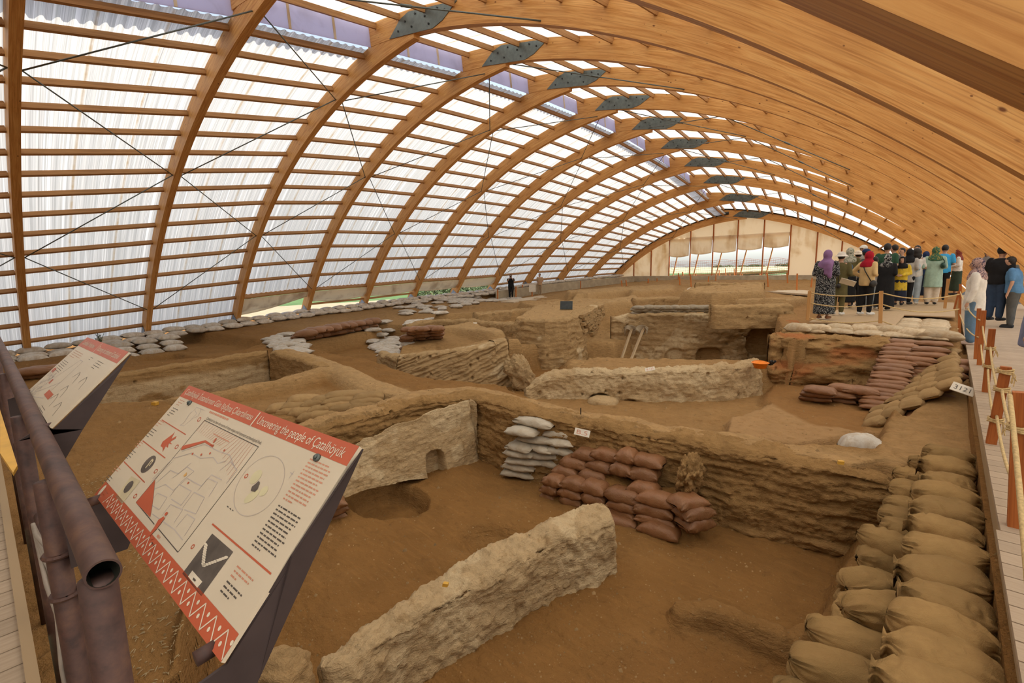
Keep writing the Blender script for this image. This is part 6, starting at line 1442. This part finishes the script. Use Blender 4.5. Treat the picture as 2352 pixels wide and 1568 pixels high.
    P_('shades', 'woman in a grey scarf and sunglasses behind the man in black', 2258, 690, 574, R(150), ('tunic', greyS), ('skirt', dgrey), ('scarf', greyS), ('front', 'front'), face=True, z=.35)
    P_('blackman', 'man in a black t-shirt and dark blue jeans standing on the boardwalk', 2282, 735, 566, R(-35), ('tee', black), ('trousers', fab('djeans', (.035, .06, .11))), ('hair', MATS['hair_dark']), ('front', 'front'), 1.12, face=True, z=.15)
    P_('shorts', 'person in pale blue shorts half hidden behind the man in black', 2306, 703, 590, R(-20), ('tee', dgrey), ('shorts', ltjeans), ('hair', MATS['hair_dark']), ('front', 'front'), shoes='shoe_white', z=.35)
    P_('boy', 'dark-haired boy in a blue t-shirt and grey trousers looking down', 2318, 752, 590, R(75), ('tee', blue), ('trousers', dgrey), ('hair', MATS['hair_dark']), ('down', 'down'), 1.1, lean=.08, face=True, look=.08)
    P_('whitetop', 'woman in a loose white top, flowered headscarf and blue jeans on the boardwalk', 2226, 790, 594, R(80), ('tunic', white), ('wide', jeans), ('scarf', fl_pink), ('down', 'down'), 1.08, face=True, vox=.013, shoes=fab('sandal_white', (.55, .42, .34)))
    P_('edge', 'person in a grey-blue shirt and black sandals cut off by the right edge', 2372, 950, 560, R(75), ('tunic', shirtblue), ('trousers', beige), ('hair', MATS['hair_dark']), ('down', 'down'), 1.1, shoes=fab('sandal_black', (.02, .018, .018)))
    P_('photog', 'photographer in black clothes holding a camera at the far left', 1174, 687, 630, R(-140), ('tee', black), ('trousers', black), ('hair', MATS['hair_dark']), ('camera', 'camera'), z=-.28)
    P_('tanman', 'man in a tan shirt and khaki trousers standing beyond the photographer', 1240, 679, 628, R(-160), ('tee', tan_s), ('trousers', fab('khaki', (.36, .27, .17))), ('hair', MATS['hair_dark']), ('front', 'front'), z=-.18)
    
    carried('curly', 'backpack', 'pale blue fabric backpack on the back of the bushy-haired girl', 'backpack', [('e', (0, -.115, .68), (.085, .055, .10)), ('e', (0, -.14, .64), (.07, .045, .06))], 'backpack_blue', [(.07, .03, .82), (.075, .07, .76), (.08, .0, .66), (.07, -.08, .62)])
    carried('vest', 'backpack', 'small navy backpack on the woman in the patterned scarf', 'backpack', [('e', (0, -.11, .67), (.075, .05, .09))], 'backpack_navy', [(.07, .03, .82), (.075, .07, .76), (.08, -.02, .66)])
    carried('redscarf', 'handbag', 'black leather shoulder bag of the woman in the red scarf', 'bag', [('e', (.14, -.03, .50), (.03, .07, .055))], 'bag_leather', [(-.06, -.05, .83), (.04, -.10, .70), (.13, -.07, .54)])
    carried('mint', 'handbag', 'dark green shoulder bag of the woman in the mint coat', 'bag', [('e', (.11, -.06, .68), (.04, .12, .055))], 'bag_green', [(.08, .0, .83), (.12, -.09, .76), (.12, -.13, .70)])
    carried('hat', 'camera_bag', 'small black bag hanging at the side of the woman in the sun hat', 'bag', [('e', (.03, -.12, .47), (.035, .03, .04))], 'bag_leather', [(-.06, -.05, .83), (0, -.10, .68), (.03, -.12, .50)])
    carried('photog', 'camera', 'camera held up by the far photographer', 'camera', [('e', (0, .15, .925), (.04, .035, .03)), ('e', (0, .20, .925), (.022, .05, .022))], 'bag_leather')
two_pass(everyone)
root, h = PEO['shades']; mb = MB()
for s_ in (-1, 1): mb.tube([(s_ * .02 * h, .068 * h, .938 * h), (s_ * .02 * h, .074 * h, .938 * h)], .016 * h, 10)
mb.bar((-.02 * h, .071 * h, .942 * h), (.02 * h, .071 * h, .942 * h), .004, .004); mb.build('sunglasses', MATS['shades'], root)
# book held open in the crowd
b = at(1950, 650, 1.0); mb = MB(); p = at(1945, 712, 0); mb.box((-.16, -.004, -.10), (.16, .004, .10)); o = mb.build('leaflet', MATS['white_card']); o.location = atY(1947, 648, 14.2); o.rotation_euler = (R(50), R(18), R(10)); tag(o, 'open pale leaflet held up between the sun hat and the red scarf', 'leaflet')
# ------------------------------------------------------------------ small finds, cards, posts, plants
def card(label, px, py, z, wpx, hpx, text, rot, yoff=0.0, tcol='print_rose', name='number_card'):
    c = at(px, py, z); r_ = (c - EYEV).length / math.sqrt(1 + ((px - 1176) / FPX) ** 2 + ((py - 784) / FPX) ** 2); W = wpx / FPX * r_; H = hpx / FPX * r_
    root = tag(empty(name, c), label, 'card'); root.rotation_euler = rot
    mb = MB(); mb.box((-W / 2, 0, -H / 2), (W / 2, .012, H / 2)); mb.build('plate', MATS['white_card'], root)
    if text:
        cu = bpy.data.curves.new('t', 'FONT'); cu.body = text; cu.align_x = 'CENTER'; tmp = bpy.data.objects.new('t', cu); C.objects.link(tmp)
        me = bpy.data.meshes.new_from_object(tmp.evaluated_get(TDG())); bpy.data.objects.remove(tmp)
        xs = [v.co.x for v in me.vertices]; k = W * .7 / (max(xs) - min(xs)); kz = min(k, H * .62 / .72)
        for v in me.vertices: v.co = (v.co.x * k, -.0015, (v.co.y - .36) * kz)
        me.materials.clear(); link('lettering', me, MATS[tcol], root)
    return root
card('white number card B.5 leaning on the pit rim beside the grey bags', 1337, 993, -.62, 36, 16, 'B.5', (R(-30), R(6), R(18)))
card('white number card B.131 on the reddish soil face', 1869, 829, -.36, 36, 10, 'B.131', (R(-12), R(2), R(5)))
card('white number card on top of the whitish plastered wall', 1493, 847, -.28, 22, 9, 'B.132', (R(-40), R(-14), R(30)))
card('small white card on the low tan wall far left', 1091, 743, -.28, 9, 6, None, (R(-30), 0, R(35)))
card('white number card 3121 tilted on the bank beside the boardwalk', 2212, 893, -.06, 42, 24, '3121', (R(-48), R(16), R(-6)), tcol='print_dark')
# wooden props leaning on the tall pale wall
for k, (x0, y0, x1, y1) in enumerate(((1424, 834, 1452, 752), (1446, 834, 1479, 752))):
    a = at(x0, y0 + 2, -1.45); a2 = Vector((-7.3 + .55 * k, 12.6 + .35 * k, -1.45)); d = ray(x1, y1); b_ = EYEV + d * (14.35 / d.y) ; b_ = Vector((b_.x, b_.y, b_.z))
    a_ = EYEV + ray(x0, y0) * (12.4 / ray(x0, y0).y)
    mb = MB(); mb.bar(a_, b_, .075, .05, (0, 1, 0)); o = mb.build('wooden_prop', MATS['old_timber']); tag(o, '%s of the two planks propped against the tall pale wall' % ['left', 'right'][k], 'plank', 'planks propped on the wall')
    P_n = np.zeros((14, 12, 3))
    for i in range(14):
        for j in range(12):
            u, v = i / 13 - .5, j / 11; P_n[i, j] = (b_.x + u * .42, b_.y - .06 + .10 * math.sin(u * 7 + k) * v + .02 * mnoise.noise((u * 5, v * 5, k)) - .05, b_.z + .05 + .05 * math.cos(u * 4) - v * (.22 + .10 * math.sin(u * 9 + k * 2)))
    o = link('cloth_scrap', grid_mesh('cloth_scrap', P_n), fab('sacking', (.34, .27, .18))); o.modifiers.new('t', 'SOLIDIFY').thickness = .012
    tag(o, 'sacking scrap padding the top of the %s propped plank' % ['left', 'right'][k], 'cloth', 'sacking pads')
# orange basin
p = at(1746, 840, -.28); bas = tag(empty('basin', (p.x, p.y, -.32)), 'bright orange plastic basin at the foot of the reddish block', 'basin')
mb = MB(); n = 20; prof = [(.0, .0), (.15, .0), (.21, .15), (.235, .155), (.225, .145), (.20, .145), (.145, .015), (.0, .015)]
rows = [[Vector((r_ * math.cos(a), r_ * math.sin(a), z_)) for a in np.linspace(0, 2 * math.pi, n, endpoint=False)] for r_, z_ in prof]
mb.add([v for rw in rows for v in rw], [(i * n + k, i * n + (k + 1) % n, (i + 1) * n + (k + 1) % n, (i + 1) * n + k) for i in range(len(rows) - 1) for k in range(n)]); mb.build('tub', MATS['orange_plastic'], bas, True)
mb = MB(); mb.tube([(.20 * math.cos(a), 0, .15 + .06 * math.sin(a)) for a in np.linspace(0, math.pi, 12)], .008, 6); mb.build('handle', MATS['orange_plastic'], bas, True); bas.scale = (.68, .68, .68)
mb = MB()
for k in range(6): a = k; mb.tube([(.05 * math.cos(a), .05 * math.sin(a), .1), (.1 * math.cos(a) + .1, .1 * math.sin(a), .24)], .03, 6)
o = mb.build('tool_heap', MATS['bag_leather']); o.location = (p.x + .14, p.y + .12, -.32); o.scale = (.5, .5, .6); tag(o, 'dark heap of tools behind the orange basin', 'tools')
# peg in the niche, small iron stake, yellow sponges
p = at(948, 1075, -1.45); mb = MB(); mb.tube([(0, 0, 0), (0, .0, .26)], .022, 10); o = mb.build('niche_peg', MATS['post_tan']); o.location = p; tag(o, 'short pale wooden peg standing in the arched niche', 'peg')
p = at(1334, 950, -.5); mb = MB(); mb.tube([(0, 0, -.05), (0, 0, .09)], .008, 6); o = mb.build('iron_stake', MATS['bag_leather']); o.location = p; tag(o, 'thin dark iron stake on the pit rim above the number card', 'stake')
def sponge(label, px, py, z, s):
    mb = MB(); mb.prism([(-s, -s * .7, 0), (s, -s * .7, 0), (s * 1.05, s * .6, 0), (-s * .8, s * .75, 0)], (.15 * s, .1 * s, s * 1.2)); o = mb.build('sponge_block', MATS['yellow_paint']); o.location = at(px, py, z); o.rotation_euler = (0, 0, .5); tag(o, label, 'block')
sponge('small yellow block on the freestanding foreground wall', 1023, 1345, -.93, .022); sponge('small yellow block on the pit rim by the white bag', 1930, 1065, -.5, .028); sponge('small yellow block below the white plaster patch on the left', 356, 930, -.72, .05)
# dark board fragment on the far corner
p = at(1301, 708, .2); mb = MB(); mb.box((-.22, -.03, -.16), (.22, .03, .14)); o = mb.build('dark_board', MATS['dark_steel']); o.location = (p.x, p.y, .32); o.rotation_euler = (R(-20), 0, R(30)); tag(o, 'small dark board propped on the far tan mound', 'board')
# row of thin orange posts along the far walkways
g = 'thin orange posts in the far half'
far = [(1429, 662, 18), (1440, 661, 18), (1486, 658, 18), (1491, 658, 18), (1509, 656, 17), (1558, 655, 28), (1571, 654, 30), (1562, 663, 28), (1585, 655, 25), (1588, 665, 30), (1599, 653, 25), (1625, 662, 28), (1643, 657, 25), (1653, 642, 22), (1668, 643, 27), (1677, 650, 20), (1687, 641, 24), (1704, 647, 18), (1747, 650, 22), (1765, 667, 40), (1810, 662, 36), (1830, 673, 45), (1862, 668, 30)]
for k, (x, y, hp) in enumerate(far):
    z = .12 + .25 * (670 - y) / 30; b = at(x, y, z); t_ = EYEV + ray(x + rng.uniform(-4, 4), y - hp) * (b.y / ray(x, y - hp).y)
    post('marker_post', '%s thin orange post from the left in the far half' % nth(k), b, t_, .07, 'post_orange', g)
far2 = [(1143, 688, 24), (1185, 686, 28), (1200, 680, 26), (1222, 682, 24), (1286, 672, 20), (1290, 670, 22), (1327, 668, 24), (1333, 670, 25), (1375, 665, 18), (1384, 664, 18)]
for k, (x, y, hp) in enumerate(far2):
    z = -.25 + .22 * (690 - y) / 30; b = at(x, y, z); t_ = EYEV + ray(x, y - hp) * (b.y / ray(x, y - hp).y); post('marker_post', '%s thin orange post from the left along the far side path' % nth(k), b, t_, .07, 'post_orange', g)
p = at(1223, 672, .1); mb = MB(); mb.box((-.22, -.02, -.2), (.22, .02, .28)); o = mb.build('notice_board', MATS['white_card']); o.location = (p.x, p.y, .35); o.rotation_euler = (0, 0, R(35)); tag(o, 'small white notice on a post between the two far men', 'notice')
# low block wall at the back left and along the far end, topped with bags
lw = tag(empty('low_wall'), 'low grey-tan wall under the far end of the roof', None, None, 'structure')
mb = MB(); P0 = [(-21.6, 22.5), (-21.2, 26.5), (-20.6, 30), (-19.8, 33.5), (-18.9, 35.9), (-2.0, 35.95)]
for a, b_ in zip(P0[:-1], P0[1:]):
    za = min(.95, float(zfoot(a[1])) + .12); zb_ = min(.95, float(zfoot(b_[1])) + .12)
    mb.prism([(a[0], a[1], za - 1.1), (b_[0], b_[1], zb_ - 1.1), (b_[0], b_[1], zb_), (a[0], a[1], za)], (-.25, .25, 0))
mb.build('wall_run', MATS['concrete'], lw)
for k in range(26):
    f = 8.3 + k * .145; x, z, y = foot_xy(min(f, 11.9)); heap_bag('wallbags', 'white_bag', (x + .7, y, z + .08), R(80 + rng.uniform(-10, 10)))
heap_build('wallbags', 'white_bag', 'dusty sandbags along the far left wall top')
# wooden walkways in the far half
simple('walk_pale', (0.52, 0.41, 0.28), .8)
def walk(label, poly, z):
    mb = MB(); mb.prism([at(a, b_, z) for a, b_ in poly], (0, 0, -.08)); o = mb.build('walkway', MATS['walk_pale']); tag(o, label, 'walkway')
walk('pale wooden walkway at the far right behind the block', [(1757, 668), (1762, 660), (1858, 667), (1858, 675)], .25); walk('pale wooden ramp among the far orange posts', [(1570, 668), (1590, 656), (1645, 648), (1655, 652), (1628, 664), (1600, 668)], .32); walk('narrow path board along the far left wall', [(1150, 692), (1250, 677), (1440, 655), (1446, 659), (1260, 683), (1180, 693)], -.1)
# shrubs and trees outside
def m_leaf():
    t = NT('leaf_dark'); p = t.pbsdf(Roughness=.8); v = t.coord('Object'); t.l(t.ramp(t.noise(v, .6, 4), [(0.3, (0.035, 0.055, 0.02)), (0.7, (0.10, 0.14, 0.05))]), p.inputs['Base Color'])
m_leaf()
def bush(label, x, y, z, r_, hgt, seed, n=900, leaf=.25):
    rs = np.random.RandomState(seed); d = rs.normal(size=(n, 3)); d /= np.linalg.norm(d, axis=1)[:, None]; d[:, 2] = np.abs(d[:, 2]); c = d * (rs.uniform(.55, 1.0, n) ** .5)[:, None] * np.array([r_, r_, hgt]); c[:, 2] += .1
    a = rs.normal(size=(n, 3)); a /= np.linalg.norm(a, axis=1)[:, None]; b_ = np.cross(a, d); b_ /= np.linalg.norm(b_, axis=1)[:, None] + 1e-6; s_ = leaf * rs.uniform(.6, 1.3, n)[:, None]
    V = np.stack([c - a * s_, c - b_ * s_ * .5, c + a * s_, c + b_ * s_ * .5], 1).reshape(-1, 3); F = np.arange(4 * n).reshape(n, 4)
    root = tag(empty('bush', (x, y, z)), label, 'bush', 'bushes outside'); link('foliage', np_mesh('foliage', V, F, False), MATS['leaf_dark'], root)
    mb = MB()
    for k in range(5): mb.tube([(0, 0, 0), (rs.uniform(-.4, .4) * r_, rs.uniform(-.4, .4) * r_, hgt * .6)], .05, 5)
    mb.build('stem', MATS['old_timber'], root)
for k, (px, d_) in enumerate(((572, 62), (560, 66))):
    dr = ray(px, 700); q = EYEV + dr * (-d_ / dr.x); bush(['dark bush just outside the left end of the open strip', 'second dark bush at the left end of the open strip'][k], q.x, q.y, -2.5, 2.2, 2.0, k)
for k in range(9):
    px = 985 + 17 * k; dr = ray(px, 660); q = EYEV + dr * (-(60 + 4 * (k % 3)) / dr.x); bush('grey-green bush, %s from the left in the row outside the open strip' % nth(k), q.x, q.y, -2.4, 2.6, 2.3 + .4 * (k % 2), 20 + k)
rs = random.Random(3)
for k in range(29):
    x = -800 + 34 * k + rs.uniform(-12, 12); y = 2300 + rs.uniform(-80, 120)
    bush('tiny tree, number %s from the left in the distant line beyond the far window' % (k + 1) if False else 'tiny distant tree beyond the far window, %s from the left' % (nth(k) if k < 29 else 'number %d' % (k + 1)), x, y, -2.9, rs.uniform(16, 28), rs.uniform(7, 13), 60 + k, 160, 3.0)
# weeds at the foot of the sheets
for k, (px, py) in enumerate(((235, 788), (470, 742), (485, 738), (455, 748))):
    b = at(px, py, -.5); mb = MB(); rr_ = random.Random(k)
    for j in range(14):
        a = rr_.uniform(0, 6.28); h_ = rr_.uniform(.15, .45); mb.tube([(0, 0, 0), (.06 * math.cos(a), .06 * math.sin(a), h_ * .5), (.18 * math.cos(a) * h_ * 2, .18 * math.sin(a) * h_ * 2, h_)], [.006, .005, .002], 4)
        mb.add([(.1 * math.cos(a), .1 * math.sin(a), h_ * .7), (.14 * math.cos(a + .3), .14 * math.sin(a + .3), h_ * .75), (.16 * math.cos(a), .16 * math.sin(a), h_ * .9)], [(0, 1, 2)])
    o = mb.build('weed', MATS['leaf_dark']); o.location = (b.x - .3, b.y, b.z - .05); tag(o, 'spindly weed, %s from the left, at the foot of the roof sheets' % nth([0, 2, 3, 1][k]), 'weed', 'weeds at the roof foot')
# straw and crumbs scattered on the ground below the panels
rs = np.random.RandomState(8); V = []; F = []
for k in range(4500):
    x, y = rs.uniform(-7.5, -2.6), rs.uniform(.15, 2.0); z = ground(x, y)
    if z < -1.2: continue
    if rs.rand() > .35 + .6 * mnoise.noise((x * 1.2, y * 1.2, 2)): continue
    a = rs.uniform(0, 3.14); l_ = rs.uniform(.006, .022); b = len(V); w_ = .0022; dx, dy = math.cos(a) * l_, math.sin(a) * l_; nx, ny = -math.sin(a) * w_, math.cos(a) * w_
    V += [(x - dx - nx, y - dy - ny, z + .004), (x + dx - nx, y + dy - ny, z + .010), (x + dx + nx, y + dy + ny, z + .010), (x - dx + nx, y - dy + ny, z + .004), (x, y, z + .014)]; F += [(b, b + 1, b + 4), (b + 1, b + 2, b + 4), (b + 2, b + 3, b + 4), (b + 3, b, b + 4)]
simple('straw', (0.40, 0.30, 0.16), .9)
o = link('straw_litter', np_mesh('straw_litter', np.array(V), np.array(F), False), MATS['straw']); tag(o, 'straw and crumbs strewn over the ground under the panels', 'straw', None, 'stuff')

# pebbles and crumbs of mudbrick over the excavated floors
rs = np.random.RandomState(12); V = []; F = []
for k in range(4200):
    a = R(rs.uniform(-3, 92)); r_ = 2.2 * math.exp(rs.uniform(0, 2.25)); x, y = -math.sin(a) * r_, math.cos(a) * r_
    if x > -.5 or y < .6: continue
    s_ = rs.uniform(.004, .012) * (1 + r_ * .06) * (2.2 if rs.rand() < .06 else 1); z = ground(x, y); b = len(V)
    for q in range(4):
        t_ = q * 1.57 + rs.uniform(-.4, .4); V.append((x + s_ * math.cos(t_), y + s_ * math.sin(t_), z - s_ * .2))
    V.append((x + rs.uniform(-.3, .3) * s_, y, z + s_ * .9)); F += [(b, b + 1, b + 4), (b + 1, b + 2, b + 4), (b + 2, b + 3, b + 4), (b + 3, b, b + 4)]
simple('crumb', (0.27, 0.165, 0.07), .95, 0, .4, 3)
o = link('pebble_litter', np_mesh('pebble_litter', np.array(V), np.array(F), False), MATS['crumb']); tag(o, 'pebbles and mudbrick crumbs strewn over the excavated floors', 'pebbles', None, 'stuff')

# camera tripod of the far photographer
root, h = PEO['photog']; tr_ = tag(empty('tripod', (root.location.x + .45, root.location.y - .25, root.location.z)), 'thin black tripod standing beside the far photographer', 'tripod')
for k in range(3):
    a = k * 2.1; mb = MB(); mb.tube([(.28 * math.cos(a), .28 * math.sin(a), 0), (0, 0, 1.0)], .014, 6); mb.build('leg', MATS['bag_leather'], tr_)
mb = MB(); mb.tube([(0, 0, 1.0), (0, 0, 1.2)], .02, 6); mb.box((-.05, -.05, 1.2), (.05, .05, 1.26)); mb.build('head', MATS['bag_leather'], tr_)
